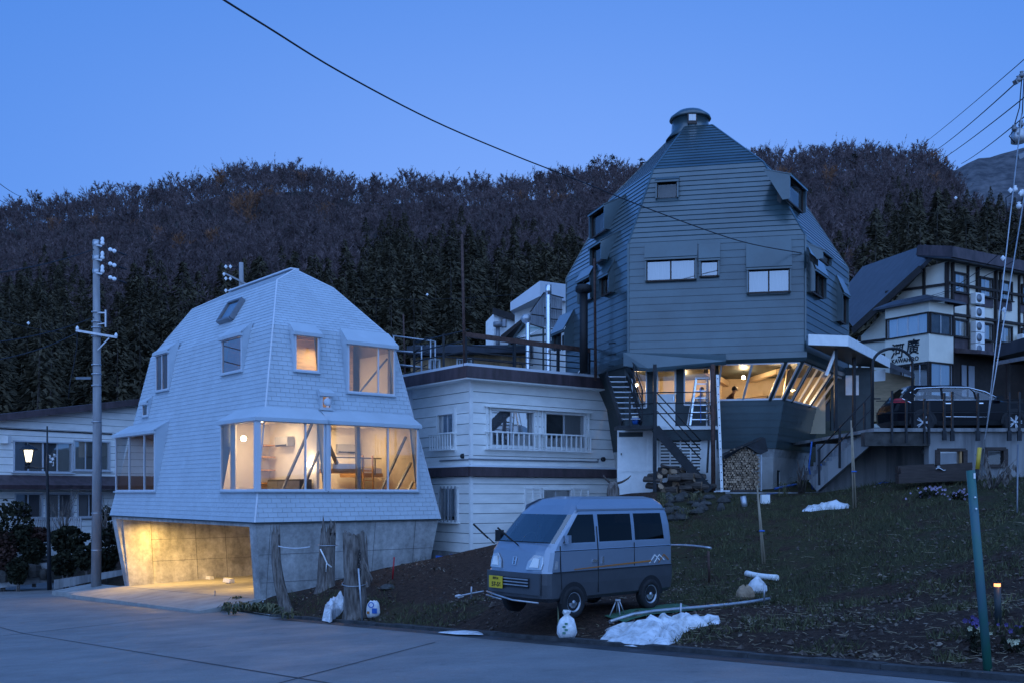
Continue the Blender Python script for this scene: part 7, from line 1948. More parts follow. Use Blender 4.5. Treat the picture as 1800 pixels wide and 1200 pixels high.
# seams, decals, handles
def vline(name, m, pts, w=.012, h=.012, par=van):
    mb = MB()
    for a, b in zip(pts, pts[1:]): mb.bar(W(*a), W(*b), w, h, up=vy)
    return mb.build(name, M[m], par)
sy = .737
vline('door_seam', 'trim', [(1.32, .722, 1.2), (1.33, sy, .95), (1.30, sy, .50)], .012, .012); vline('door_seam', 'trim', [(.41, .69, 1.5), (.41, .728, 1.13), (.41, sy, .40)], .012, .012)
vline('door_seam', 'trim', [(-.54, .728, 1.2), (-.54, .732, .8)], .010, .010)
vline('body_crease', 'trim', [(1.45, .728, 1.115), (-1.55, .728, 1.115)], .012, .018)
vline('rub_strip', 'trim', [(1.50, sy, .775), (-1.58, sy, .775)], .018, .02)
vline('roof_gutter', 'silver', [(.86, .645, 1.775), (-1.50, .642, 1.775)], .03, .02)
vbox('door_handle', 'chrome', (.50, sy, .93), (.12, .02, .05)); vbox('door_handle', 'chrome', (.30, sy, .93), (.05, .02, .12))
mb = MB(); mb.prism([W(1.0, .7345, .80), W(-1.0, .7345, .845), W(-1.0, .7345, .875), W(1.0, .7345, .815)], vy * .004); mb.build('stripe', M['orange'], van)
for dx in (0, .13, .26):
    mb = MB()
    for a, b in (((-.95 - dx, .82), (-1.1 - dx, .96)), ((-1.1 - dx, .96), (-1.24 - dx, .86))): mb.bar(W(a[0], .735, a[1]), W(b[0], .735, b[1]), .018, .006, up=vy)
    mb.build('mountain_decal', M['paint_white'] if dx < .2 else M['orange'], van)
# front: lamps, emblem, bumper, grille, plate, wipers
def fx(z, y, off=.004): return Vector((1.70 - .04 * (y / .73) ** 2 + off - (.075 * max(0, min(1, (z - .785) / .32))), y, z))
for s in (1, -1):
    mb = MB(); pts = [fx(.82, .30 * s), fx(.82, .61 * s, -.022), fx(.92, .625 * s, -.03), fx(1.04, .60 * s, -.03), fx(1.06, .44 * s), fx(.95, .33 * s)]
    mb.prism([VT @ p for p in pts], vx * .02); hl = mb.build('headlight', M['lens'], van)
    mb = MB(); mb.prism([VT @ p for p in (fx(.86, .38 * s, .018), fx(.86, .56 * s, .01), fx(1.0, .55 * s, .0), fx(1.01, .44 * s, .018))], vx * .012); mb.build('reflector', M['paint_white'], hl)
    mb = MB(); mb.prism([W(1.47, .731 * s, .83), W(1.40, .733 * s, .83), W(1.38, .732 * s, .96), W(1.44, .731 * s, .96)], vy * .006 * s); mb.build('indicator', M['lens'], van)
mb = MB()
for a, b in (((-.03, 1.0), (-.025, .90)), ((.03, 1.0), (.025, .90)), ((-.025, .95), (.025, .95)), ((-.045, 1.01), (-.035, .885)), ((.045, 1.01), (.035, .885)), ((-.045, 1.01), (.045, 1.01)), ((-.035, .885), (.035, .885))): mb.bar(VT @ fx(a[1], a[0], .008), VT @ fx(b[1], b[0], .008), .010, .01, up=vx)
mb.build('emblem', M['chrome'], van)
mb = MB(); mb.prism([VT @ fx(z, y, .012) for z, y in ((.42, -.62), (.42, .62), (.765, .64), (.765, -.64))], vx * .035); mb.build('bumper', M['van_lower'], van)
mb = MB(); mb.prism([VT @ fx(z, y, .05) for z, y in ((.52, -.50), (.52, .40), (.68, .40), (.68, -.50))], vx * .006); gr = mb.build('grille', M['black'], van)
for z in (.56, .61, .66): mb = MB(); mb.bar(VT @ fx(z, -.50, .06), VT @ fx(z, .40, .06), .012, .018); mb.build('grille_bar', M['galv'], gr)
mb = MB(); mb.tube([VT @ fx(.40, -.66, .03), VT @ fx(.37, -.3, .10), VT @ fx(.32, .1, .11), VT @ fx(.30, .6, .03)], .016, 6); mb.tube([VT @ fx(.34, -.68, .03), VT @ fx(.31, -.2, .09)], .014, 6); mb.build('under_bar', M['galv'], van)
pc = VT @ fx(.585, -.36, .075); mb = MB(); mb.box(pc, (.012, .33, .20), M=VT.to_3x3()); pl_ = mb.build('number_plate', M['plate'], van)
def van_text(txt, y, z, size, bold=.0):
    cu = bpy.data.curves.new('t', 'FONT'); cu.body = txt; cu.size = size; cu.align_x = 'CENTER'; cu.extrude = .001; cu.offset = bold
    o = bpy.data.objects.new('t', cu); COL.objects.link(o); me_ = bpy.data.meshes.new_from_object(o); bpy.data.objects.remove(o)
    me_.materials.clear(); me_.materials.append(M['ink']); o = bpy.data.objects.new('plate_lettering', me_); COL.objects.link(o)
    p = VT @ fx(z, y, .084); X = vy; Z = Vector((0, 0, 1))
    o.matrix_basis = Matrix(((X.x, Z.x, vx.x, p.x), (X.y, Z.y, vx.y, p.y), (X.z, Z.z, vx.z, p.z), (0, 0, 0, 1))); adopt(o, pl_)
van_text('57-56', -.34, .515, .105, .003); van_text('長野50', -.36, .63, .05, .001); van_text('い', -.495, .53, .045)
for y, z, e in ((-.62, 1.20, (.20, -.26, .30)), (-.02, 1.19, (.22, -.22, .27))):
    a = W(1.56, y, z); b = VT @ (Vector((1.56, y, z)) + Vector(e)); m_ = a.lerp(b, .3)
    mb = MB(); mb.tube([a, m_, b], [.012, .010, .008], 6); wo = mb.build('wiper', M['black'], van)
    mb = MB(); mb.bar(m_ + vx * .015, b + vx * .015 + (b - a) * .10, .02, .03); mb.build('wiper_blade', M['rubber'], wo)
mb = MB(); q = W(1.28, -.80, 1.32); mb.box(q, (.08, .14, .2), M=VT.to_3x3()); mb.build('wing_mirror', M['black'], van)
mb = MB(); q = W(1.18, .76, 1.30); mb.box(q, (.07, .09, .14), M=VT.to_3x3()); mb.build('wing_mirror', M['silver'], van)
mb = MB(); mb.prism([W(1.50, y, 1.245) + vx * .008 + V(0, 0, dz) for y, dz in ((-.66, 0), (.66, 0), (.66, .018), (-.66, .018))], vx * .01); mb.build('windscreen_seal', M['trim'], van)

# ---- black sport utility car on the platform
sc0 = P(1682, 760, 31.6); sz0 = ztop + .08
sx = Vector((.998, -.06, 0)); sy_ = Vector((-.06, -.998, 0))       # heading right, seen side towards us
ST_ = Matrix(((sx.x, sy_.x, 0, sc0.x), (sx.y, sy_.y, 0, sc0.y), (0, 0, 1, sz0), (0, 0, 0, 1)))
def X(x, y, z): return ST_ @ Vector((x, y, z))
car = thing('black_car', 'black sport utility car parked on the platform behind the dark railing', 'car', tuple(X(0, 0, 0)))
ka = [1.05, .30, .22, -.72, -.80, -1.62]; kc = [.55, .22, .16, -.70, -.78, -1.40]; kd = [1.3, .30, .22, -.72, -.80, -1.75]
SL = [(.26, 2.15, -2.15, .80, .2, kd), (.40, 2.28, -2.30, .89, .3, kd), (.70, 2.32, -2.32, .91, .3, kd), (.92, 2.15, -2.22, .90, .3, kd), (.97, 1.30, -2.18, .88, .3, [1.0, .30, .22, -.72, -.80, -1.7]), (1.03, 1.12, -2.12, .86, .28, [.92, .30, .22, -.72, -.80, -1.66]), (1.28, .62, -1.92, .76, .24, [.50, .26, .20, -.71, -.79, -1.50]),
      (1.44, .25, -1.76, .69, .22, [.15, .10, .06, -.70, -.78, -1.36]), (1.52, -.05, -1.66, .60, .22, [-.12, -.16, -.2, -.70, -.78, -1.3])]
def sparts(i, j, n):
    if i < 0 or j < 0: return 'body'
    if i == 0: return 'sill'
    half = j if j < NH - 1 else n - 1 - j
    if i in (5, 6):
        if half <= 4: return 'windscreen'
        if half in (6, 8, 10): return ('' if j < NH else 'far_') + ('front_window', '', 'rear_window', '', 'quarter_window')[half - 6]
        if 12 < half < 17: return 'tailgate_window'
    return 'body'
cs, _ = car_body(ST_, SL, None, sparts)
cs['body'].build('body', M['black_paint'], car); cs['sill'].build('sill', M['trim'], car)
for nm in ('windscreen', 'front_window', 'rear_window', 'quarter_window', 'far_front_window', 'far_rear_window', 'far_quarter_window', 'tailgate_window'): cs[nm].build(nm.replace('far_', ''), M['glass'] if nm != 'tailgate_window' else M['glass_dark'], car, fix=False)
mb = MB(); mb.box(X(0, 0, .75), (3.4, 1.5, .5), M=ST_.to_3x3()); mb.build('cabin_floor', M['black'], car)
for x in (1.40, -1.36):
    for s in (1, -1):
        wheel(car, X(x, .835 * s, .345), sy_ * s, .345, .21, 'galv', 0, 5 if s > 0 else 0)
        mb = MB(); arc = [X(x + .42 * math.cos(a), .912 * s, .345 + .42 * math.sin(a)) for a in [math.pi * i / 14 for i in range(15)]]; mb.poly([X(x + .41, .912 * s, .30)] + arc + [X(x - .41, .912 * s, .30)]); mb.build('wheel_arch', M['black'], car, fix=False)  # black disc paints the dark hollow around the wheel
def sline(name, m, pts, w=.02): mb = MB(); mb.tube([X(*p) for p in pts], w, 6); return mb.build(name, M[m], car)
sline('window_trim', 'chrome', [(-1.50, .80, 1.19), (-1.72, .79, 1.28), (-1.50, .725, 1.42), (-.7, .705, 1.455), (.05, .71, 1.44), (.55, .78, 1.30), (.98, .86, 1.05)], .016)
sline('belt_trim', 'chrome', [(-1.5, .875, 1.04), (.9, .875, 1.03)], .010); sline('side_trim', 'chrome', [(-.75, .918, .52), (.55, .918, .50)], .014)
mb = MB(); mb.prism([X(-2.28, .62, .98), X(-2.06, .86, .96), X(-1.75, .90, .96), X(-1.98, .88, 1.10), X(-2.16, .72, 1.10)], sy_ * .03); mb.build('tail_light', M['red_lens'], car)
mb = MB(); mb.bar(X(-2.0, .91, 1.09), X(-1.72, .925, .95), .02, .02); mb.build('tail_light_edge', M['chrome'], car)
mb = MB(); mb.box(X(-.62, .90, .93), (.2, .03, .03), M=ST_.to_3x3()); mb.build('door_handle', M['chrome'], car)
mb = MB(); mb.box(X(.35, .90, .93), (.2, .03, .03), M=ST_.to_3x3()); mb.build('door_handle', M['chrome'], car)
mb = MB(); mb.box(X(.92, .98, 1.08), (.14, .16, .13), M=ST_.to_3x3()); mb.build('wing_mirror', M['black_paint'], car)
mb = MB(); mb.prism([X(2.26, .60, .72), X(2.05, .86, .74), X(1.85, .90, .80), X(2.16, .75, .84)], sy_ * .02); mb.build('headlight', M['lens'], car)
# ------------------------------------------------------------------ foreground: stumps, snow, sticks, bags, firewood, plants
def ground_pt(px, py):                   # where the line of sight through a pixel meets the terrain
    lo, hi = 6., 60.
    def f(Y):
        x = (px - CX) / FPX * Y; return CZ + (HY - py) / FPX * Y - gz(x, Y)
    Y = lo; prev = f(Y)
    while Y < hi:
        Y2 = Y + .5; v = f(Y2)
        if prev > 0 >= v:
            a, b = Y, Y2
            for _ in range(14):
                m_ = (a + b) / 2
                if f(m_) > 0: a = m_
                else: b = m_
            Y = (a + b) / 2; break
        Y, prev = Y2, v
    x = (px - CX) / FPX * Y
    return V(x, Y, gz(x, Y))

def stump(name, lab, base_px, top, w0, w1, Y, seed, lean=0., ragged=.35, twist=.05, bend=0.):
    rg = random.Random(seed); a = P(base_px[0], base_px[1], Y); a.z = gz(a.x, a.y) - .15; b = P(top[0], top[1], Y)
    t = thing(name, lab, 'stump', tuple(a), 'weathered stumps beside the white house')
    n, k = 22, 14; rows = []
    ph = [rg.uniform(0, 6.28) for _ in range(4)]
    for i in range(k):
        f = i / (k - 1); c = a.lerp(b, f) + V(bend * math.sin(f * math.pi), 0, 0); r = w0 + (w1 - w0) * f; r *= 1 + .5 * max(0, .14 - f) / .14 * .6
        row = []
        for j in range(n):
            th = 2 * math.pi * j / n
            rr = r * (1 + .10 * math.sin(3 * th + ph[0] + f * 2) + .07 * math.sin(5 * th + ph[1] - f * 3) + .05 * math.sin(11 * th + ph[2]))
            z = 0
            if i == k - 1: z = ragged * (.5 * math.sin(2 * th + ph[3]) + .5 * math.sin(7 * th + ph[1]) - .3)
            row.append(c + V(rr * math.cos(th), rr * math.sin(th), z))
        rows.append(row)
    mb = MB(); mb.grid(rows, wrap=True); c = sum(rows[-1], V(0, 0, 0)) / n - V(0, 0, .25)
    for j in range(n): mb.poly([rows[-1][j], rows[-1][(j + 1) % n], c])
    mb.build('trunk', M['bark'], t)
    return t, a, b
s1, a1, b1 = stump('tree_stump', 'thick grey stump with a chain and a hollow top, nearest the road', (624, 1088), (622, 934), .27, .235, 23.8, 1, ragged=.09)
s2, a2, b2 = stump('tree_stump', 'split twin-topped stump just behind the thick chained one', (574, 1034), (577, 926), .24, .20, 27.6, 5, ragged=.55)
s3, a3, b3 = stump('tree_stump', 'thin leaning snag before the corner of the garage wall', (508, 1052), (485, 930), .16, .11, 27.2, 9, ragged=.3, bend=-.12)
s4, a4, b4 = stump('tree_stump', 'dark stump close behind the chained one on its right side', (640, 1040), (637, 958), .17, .13, 26.6, 12, ragged=.5)
mb = MB()
for k in range(16):                      # chain hanging down the stump
    c = a1.lerp(b1, .80 - k * .028) + V(.16 + .015 * math.sin(k), -.24 + k * .001, 0)
    mb.tube([c + V(.028 * math.cos(t) * (1 if k % 2 else .3), .028 * math.cos(t) * (.3 if k % 2 else 1), .038 * math.sin(t)) for t in [2 * math.pi * i / 8 for i in range(9)]], .009, 4, cap=False)
mb.build('chain', M['black'], s1, kind='stuff')
mb = MB(); mb.tube([a1.lerp(b1, .45) + V(.29 * math.cos(t), .29 * math.sin(t), .05 * math.sin(t)) for t in [2 * math.pi * i / 20 for i in range(21)]], .012, 5, cap=False); mb.build('wire_band', M['galv'], s1)
mb = MB(); mb.tube([a2.lerp(b2, .72) + V(.27 * math.cos(t), .27 * math.sin(t), .02) for t in [2 * math.pi * i / 20 for i in range(21)]], .012, 5, cap=False); mb.build('wire_band', M['galv'], s2)
mb = MB(); mb.tube([a1.lerp(b1, .72) + V(.2, -.1, 0), a1.lerp(b1, .5) + V(.42, -.05, 0), a1.lerp(b1, .46) + V(.40, -.05, 0)], [.05, .035, .02], 6); mb.build('broken_branch', M['bark'], s1)
mb = MB(); mb.tube(wire(P(489, 959, 27.0), P(545, 960, 27.2), .05), .016, 6); mb.build('blue_strap', M['white_metal'], None, 'pale blue strap tied from the leaning snag towards the split stump', 'strap')
mb = MB(); mb.tube([P(563, 964, 27.3), P(570, 978, 27.3), P(575, 990, 27.3), P(583, 996, 27.3)], .02, 6); mb.tube([P(574, 988, 27.3), P(573, 1004, 27.3)], .014, 5); mb.build('pale_stick', M['paint_white'], None, 'pale forked stick hanging on the split stump', 'stick')

def mound(name, lab, cat, pix, h, m, n=26, seed=0, rough=.35, grp=None):
    """a low heap whose outline on the ground is given by pixels"""
    w = [ground_pt(*p) for p in pix]; c = sum(w, V(0, 0, 0)) / len(w); rg = random.Random(seed)
    out = []
    for i in range(len(w)):
        a, b = w[i], w[(i + 1) % len(w)]
        for k in range(4): out.append(a.lerp(b, k / 4))
    rows = []
    for f in (1., .92, .8, .62, .42, .22, .06):
        row = []
        for p in out:
            q = c + (p - c) * (f * (1 + .04 * rg.uniform(-1, 1)))
            hh = h * (1 - f ** 3) ** .6 * (1 + rough * mnoise.noise(q * 3.1 + V(seed, 0, 0)) + rough * .5 * mnoise.noise(q * 9.))
            row.append(V(q.x, q.y, gz(q.x, q.y) - .02 + hh))
        rows.append(row)
    mb = MB(); mb.grid(rows, wrap=True); mb.poly(rows[-1])
    return mb.build(name, M[m], None, lab, cat, grp)
mound('snow_patch', 'long heap of old snow at the road edge right of the van', 'snow', [(1054, 1126), (1062, 1108), (1100, 1100), (1132, 1106), (1158, 1096), (1180, 1094), (1236, 1090), (1270, 1093), (1268, 1098), (1228, 1104), (1200, 1112), (1172, 1134), (1110, 1133)], .19, 'snow', seed=2, rough=1.3)
mound('snow_patch', 'small leaning lump of old snow beside the thick stump', 'snow', [(566, 1088), (572, 1074), (590, 1064), (606, 1058), (606, 1068), (592, 1084), (580, 1092)], .40, 'snow', seed=5, rough=1.1)
mound('snow_patch', 'white drift of snow crusted on the top edge of the grass bank', 'snow', [(1408, 897), (1420, 888), (1450, 886), (1494, 886), (1494, 892), (1450, 895), (1424, 899)], .15, 'snow', seed=8, rough=1.1)
mound('snow_patch', 'tiny sliver of snow on the soil left of the van', 'snow', [(798, 1047), (806, 1044), (816, 1047), (806, 1050)], .05, 'snow', seed=9)
mound('snow_patch', 'thin streak of snow along the kerb between the stumps and the van', 'snow', [(770, 1109), (800, 1107), (850, 1110), (848, 1113), (800, 1112)], .04, 'snow', seed=10)
mound('snow_patch', 'small crust of snow by the garage corner behind the withered plants', 'snow', [(440, 1056), (452, 1050), (470, 1053), (462, 1059)], .09, 'snow', seed=12)
# bags
M['bag'] = mat('white_plastic_bag', (.74, .75, .77), .45, var=.14, scale=14, bump=.6, bscale=16)
def bag(name, lab, px, py, Y, w, h, seed, knot=True, deco=None):
    c = P(px, py, Y); c.z = gz(c.x, c.y); t = thing(name, lab, 'bag', tuple(c), 'white bags by the road'); rows = []
    prof = [(.0, .02), (.75, .03), (1.0, .22), (.98, .45), (.72, .70), (.22, .84), (.20, .88), (.42, 1.0)] if knot else [(0, .02), (.8, .02), (1., .3), (.9, .65), (.8, .85), (.5, .98)]
    for r, z in prof:
        rows.append([c + V(w * r * math.cos(a) * (1 + .12 * mnoise.noise(V(seed, a * 2, z * 3))), w * .8 * r * math.sin(a) * (1 + .12 * mnoise.noise(V(seed + 3, a * 2, z * 3))), h * z * (1 + .06 * math.sin(a * 5 + seed)) - .02) for a in [2 * math.pi * i / 18 for i in range(18)]])
    mb = MB(); mb.grid(rows, wrap=True); mb.poly(rows[-1]); mb.build('sack', M['bag'], t)
    if deco:
        mb = MB(); q = c + V(.02, -w * .84, h * .55); mb.box(q + V(.03, 0, -.06), (w * .7, .01, h * .3)); mb.build('blue_print', M['blue_plastic'], t)
        mb = MB(); mb.tube([q + V(-.05 + .06 * math.cos(a), -.005, .08 + .06 * math.sin(a)) for a in [2 * math.pi * i / 12 for i in range(13)]], .012, 5, cap=False); mb.build('blue_ring', M['blue_plastic'], t)
        mb = MB(); mb.box(q + V(-.12, .0, -.1), (.06, .01, .06)); mb.build('orange_print', M['orange'], t)
    else:
        mb = MB()
        for k in range(4): mb.box(c + V(-.05 + .035 * (k % 2), -w * .83, h * (.22 + .11 * k)), (.05, .008, .035))
        mb.build('green_print', mat('green_print', (.12, .30, .22), .6), t, kind='stuff')
    return t
bag('refuse_bag', 'white tied refuse bag at the road edge by the yellow-topped stick', 996, 1126, 16.6, .17, .46, 2)
bag('print_bag', 'crumpled white bag with a blue print beside the thick stump', 656, 1086, 23.6, .17, .40, 7, knot=False, deco=True)
# stakes and sticks
def stick(lab, pts, r, m, name='stake', cat='stake', grp=None, n=6):
    mb = MB(); mb.tube(pts, r, n); return mb.build(name, M[m], None, lab, cat, grp)
sm_ = thing('snow_stake', 'thin snow stake with yellow top and blue tape in front of the van wheel', 'stake', tuple(ground_pt(982, 1112)))
b = ground_pt(982, 1112); t = P(980, 986, b.y)
mb = MB(); mb.tube([b, b.lerp(t, .55)], .014, 6); mb.build('lower_rod', mat('faded_green_rod', (.32, .36, .22), .6), sm_)
mb = MB(); mb.tube([b.lerp(t, .55), b.lerp(t, .64)], .022, 6); mb.build('blue_tape', M['blue_plastic'], sm_)
mb = MB(); mb.tube([b.lerp(t, .64), t], .016, 6); mb.build('yellow_rod', mat('yellow_rod', (.60, .38, .06), .6), sm_)
b = ground_pt(690, 1018); stick('short dark red stake standing in the soil right of the stumps', [b, P(693, 978, b.y)], .022, 'red_lens')
b = ground_pt(637, 1092); stick('pale green garden rod tied against the thick stump', [b, P(634, 1050, b.y), P(630, 998, b.y)], .022, 'galv')
b = ground_pt(378, 1068); stick('thin upright stake at the corner of the garage apron', [b, P(378, 1037, b.y)], .02, 'steel')
gp = thing('green_post', 'leaning green steel post with white bolt marks at the right foreground', 'post', tuple(ground_pt(1737, 1178)))
b = P(1738, 1181, 10.75); b.z = gz(b.x, b.y) - .1; t = P(1706, 826, 10.9)
M['green_post'] = mat('green_post_paint', (.03, .16, .115), .5, col2=(.06, .13, .17), scale=2.2, stretch=(1, 1, .6))
mb = MB(); mb.tube([b, t], .046, 12); mb.build('post', M['green_post'], gp)
for f in (.87, .815): mb = MB(); q = b.lerp(t, f); mb.lathe([(0, 0), (.012, 0), (.01, .01), (0, .012)], q + V(0, -.052, 0), 8, M=V(0, -1, 0).to_track_quat('Z', 'Y').to_matrix()); mb.build('bolt', M['paint_white'], gp)
mb = MB(); mb.box(t + V(.02, -.05, -.06), (.02, .006, .06)); mb.build('white_tag', M['paint_white'], gp)
# little solar marker light
sb = thing('marker_light', 'small bollard light glowing orange beside the green post', 'light', tuple(ground_pt(1754, 1095)))
b = ground_pt(1755, 1098); t = P(1753, 1030, b.y)
mb = MB(); mb.tube([b, t], .045, 10); mb.build('post', M['green_dark'], sb)
mb = MB(); mb.tube([t, t + V(0, 0, .045)], .042, 10); mb.build('lens', emis('orange_glow', (1, .34, .12), 1.4), sb)
mb = MB(); mb.tube([t + V(0, 0, .045), t + V(0, 0, .065)], .048, 10); mb.build('cap', M['black'], sb)
point_light('marker_glow', t + V(0, -.08, .02), .12, .03, (1, .4, .15), parent=sb)
# bamboo poles with twine on the bank
def pair(lab, base, top, dx, r=.022, grp='garden poles on the bank'):
    b = ground_pt(*base); tt = P(top[0], top[1], b.y); t_ = thing('garden_poles', lab, 'poles', tuple(b), grp)
    for k, d in enumerate((0, dx)):
        mb = MB(); mb.tube([b + V(d, 0, -.1), tt + V(d * .3, 0, -.2 * k)], r, 6); mb.build('pole', mat('bamboo', (.30, .24, .17), .8) if 'bamboo' not in bpy.data.materials else bpy.data.materials['bamboo'], t_)
    q = b.lerp(tt, .42); mb = MB(); mb.tube([q - V(.04, .03, 0), q + V(dx + .03, -.03, 0)], .02, 6); mb.build('blue_twine', M['blue_plastic'], t_)
pair('pair of thin poles rising from the bank before the woodstack', (1341, 990), (1331, 852), .06)
pair('pair of tall bamboo poles near the snow crust on the bank', (1500, 893), (1496, 738), .08)
stick('slim white rod against the parking platform at the right', [P(1788, 918, 23.2), P(1789, 780, 24)], .02, 'steel')
# fence rails in front: long white pipe and board edges
def along(lab, a, b, r, m, name='pipe', cat='pipe', lift=.06):
    p, q = ground_pt(*a), ground_pt(*b); pts = []
    for i in range(9): w = p.lerp(q, i / 8); pts.append(V(w.x, w.y, gz(w.x, w.y) + lift))
    mb = MB(); mb.tube(pts, r, 8); return mb.build(name, M[m], None, lab, cat)
along('long pale pipe lying on the soil from the snow heap to the stones', (1072, 1098), (1352, 1057), .035, 'galv')
along('grey rail lying across the soil behind the van', (1172, 974), (1250, 980), .03, 'galv', 'rail', 'rail', .25)
stick('short rusty post holding the grey rail behind the van', [ground_pt(1247, 1022), P(1245, 968, ground_pt(1247, 1022).y)], .03, 'rust')
along('white plastic drain pipe lying at the foot of the bank', (1312, 1012), (1366, 1020), .07, 'paint_white', 'drain_pipe', 'pipe', .07)
for px, py, lab in ((1343, 1062, 'tied grey stake at the end of the long pale pipe'), (1196, 1088, 'thin metal peg standing beside the green mat'), (828, 1052, 'pair of thin pegs standing on the soil left of the van')):
    b = ground_pt(px, py); stick(lab, [b, b + V(.01, 0, .42 if px > 1300 else .28)], .018, 'galv')
along('thin grey rod lying on the soil left of the van', (800, 1052), (850, 1042), .02, 'galv', 'rod', 'rod', .05)
tpd = thing('wire_trestle', 'small pale three-legged trestle at the near edge of the green mat', 'trestle', tuple(ground_pt(1087, 1080)))
b = ground_pt(1087, 1082)
for dx, dy in ((-.17, -.1), (.02, -.12), (.13, .08), (-.02, .14)): mb = MB(); mb.tube([b + V(dx, dy, 0), b + V(-.01 + dx * .15, 0, .29)], .012, 5); mb.build('leg', M['galv'], tpd)
mb = MB(); mb.box(b + V(-.01, 0, .29), (.09, .06, .03)); mb.build('top', M['galv'], tpd)
# green mat
M['mat_green'] = mat('green_net_mat', (.045, .13, .075), .95, var=.3, scale=20, bump=.4)
w = [ground_pt(*p) for p in ((1062, 1084), (1098, 1096), (1240, 1072), (1190, 1063))]
mb = MB(); rows = []
for i in range(7):
    row = []
    for j in range(13):
        q = w[0].lerp(w[1], i / 6).lerp(w[3].lerp(w[2], i / 6), j / 12); row.append(V(q.x, q.y, gz(q.x, q.y) + .035 + .03 * mnoise.noise(q * 2.5)))
    rows.append(row)
mb.grid(rows); mb.build('green_mat', M['mat_green'], None, 'green mat spread on the soil right of the van', 'mat')
# stones
def stone(lab, px, py, w, h, seed, m='stone', grp=None, name='stone'):
    c = ground_pt(px, py); rows = []
    for r, z in ((.75, -.15), (1, .12), (.92, .45), (.62, .78), (.2, .95)):
        rows.append([c + V(w * r * math.cos(a) * (1 + .22 * mnoise.noise(V(seed, a * 1.3, z))), w * .75 * r * math.sin(a) * (1 + .22 * mnoise.noise(V(a, seed, z))), h * z * (1 + .15 * math.sin(a * 2 + seed))) for a in [2 * math.pi * i / 12 for i in range(12)]])
    mb = MB(); mb.grid(rows, wrap=True, sm=False); mb.poly(rows[-1]); return mb.build(name, M[m], None, lab, 'stone', grp)
M['sandstone'] = mat('tan_stone', (.34, .24, .16), .9, var=.25, scale=6, bump=.5)
stone('rounded tan stone at the end of the long pale pipe', 1310, 1050, .20, .26, 3, 'sandstone'); stone('wrapped grey stone behind the tan stone', 1331, 1040, .22, .34, 5, 'snow')
stone('flat pale stone on the soil right of the stumps', 682, 1034, .22, .12, 8)
rgs = random.Random(21)
for k in range(42):                      # rough stone footing under the terrace
    px, py = rgs.uniform(1172, 1300), rgs.uniform(872, 922)
    if py > 930 - (px - 1172) * .35: continue
    stone('rough stone in the footing of the terrace behind the van', px, py, rgs.uniform(.09, .24), rgs.uniform(.10, .22), k, 'stone', 'stones in the terrace footing', 'footing_stone')
mb = MB(); mb.hexa([P(1275, 872, 32.2), P(1500, 872, 31.4), P(1500, 872, 31.7), P(1275, 872, 32.5), P(1275, 864, 32.2), P(1500, 864, 31.4), P(1500, 864, 31.7), P(1275, 864, 32.5)]); mb.build('stone_edging', M['platform_conc'], None, 'long concrete edging along the foot of the dark dome', 'edging')
# blue hose and sheet scraps
M['blue_sheet'] = mat('blue_sheet', (.015, .085, .30), .5, var=.25, scale=8, bump=.4)
def hose(lab, pts, r=.03): mb = MB(); mb.tube([P(*p) for p in pts], r, 6); return mb.build('blue_hose', M['blue_sheet'], None, lab, 'hose', 'blue hoses by the dark dome')
hose('blue hose hanging beside the stair handrail under the porch', [(1427, 775, 31.2), (1422, 820, 31.2), (1428, 858, 31.4), (1448, 862, 31.4), (1458, 835, 31.2), (1440, 812, 31)], .026)
hose('blue strip trailing from the pole pair before the woodstack', [(1333, 890, 30.2), (1338, 874, 31), (1350, 868, 31.6), (1366, 867, 31.8)], .03)
hose('blue hose along the concrete foot of the dark dome', [(1362, 858, 32.4), (1385, 853, 32.6), (1402, 850, 32.6)], .04)
hose('coil of blue hose before the recessed platform wall', [(1538, 852, 30), (1552, 847, 30), (1570, 850, 29.8), (1560, 853, 29.7)], .03)
bs = MB(); bs.grid([[P(766 + i * 9, 975 + j * 5 + 3 * math.sin(i * 1.7 + j), 33.0 - j * .3) + V(0, 0, .05 * math.sin(i * 2.1 + j * 1.3)) for i in range(7)] for j in range(4)]); bs.build('blue_sheet', M['blue_sheet'], None, 'crumpled blue sheet on the ground between the white house and the clapboard building', 'sheet')
b = ground_pt(1345, 885); mb = MB(); mb.box(b + V(0, 0, .14), (.24, .2, .28)); mb.build('white_box', M['paint_white'], None, 'small white box on the bank near the woodstack', 'box')
b = ground_pt(1309, 888); mb = MB(); mb.tube([b + V(0, -.05, -.1), b + V(-.05, 0, .28)], .09, 10); mb.build('pipe_stub', M['galv'], None, 'pale pipe stub sticking out of the terrace edge', 'pipe')
b = ground_pt(1270, 866); mb = MB(); mb.prism([b + V(-.3, -.1, .04), b + V(.2, -.16, .05), b + V(.28, .1, .08), b + V(-.22, .1, .06)], V(0, 0, .02)); mb.build('plastic_scrap', M['snow'], None, 'flat white scrap lying at the foot of the white ladder', 'plastic scrap')

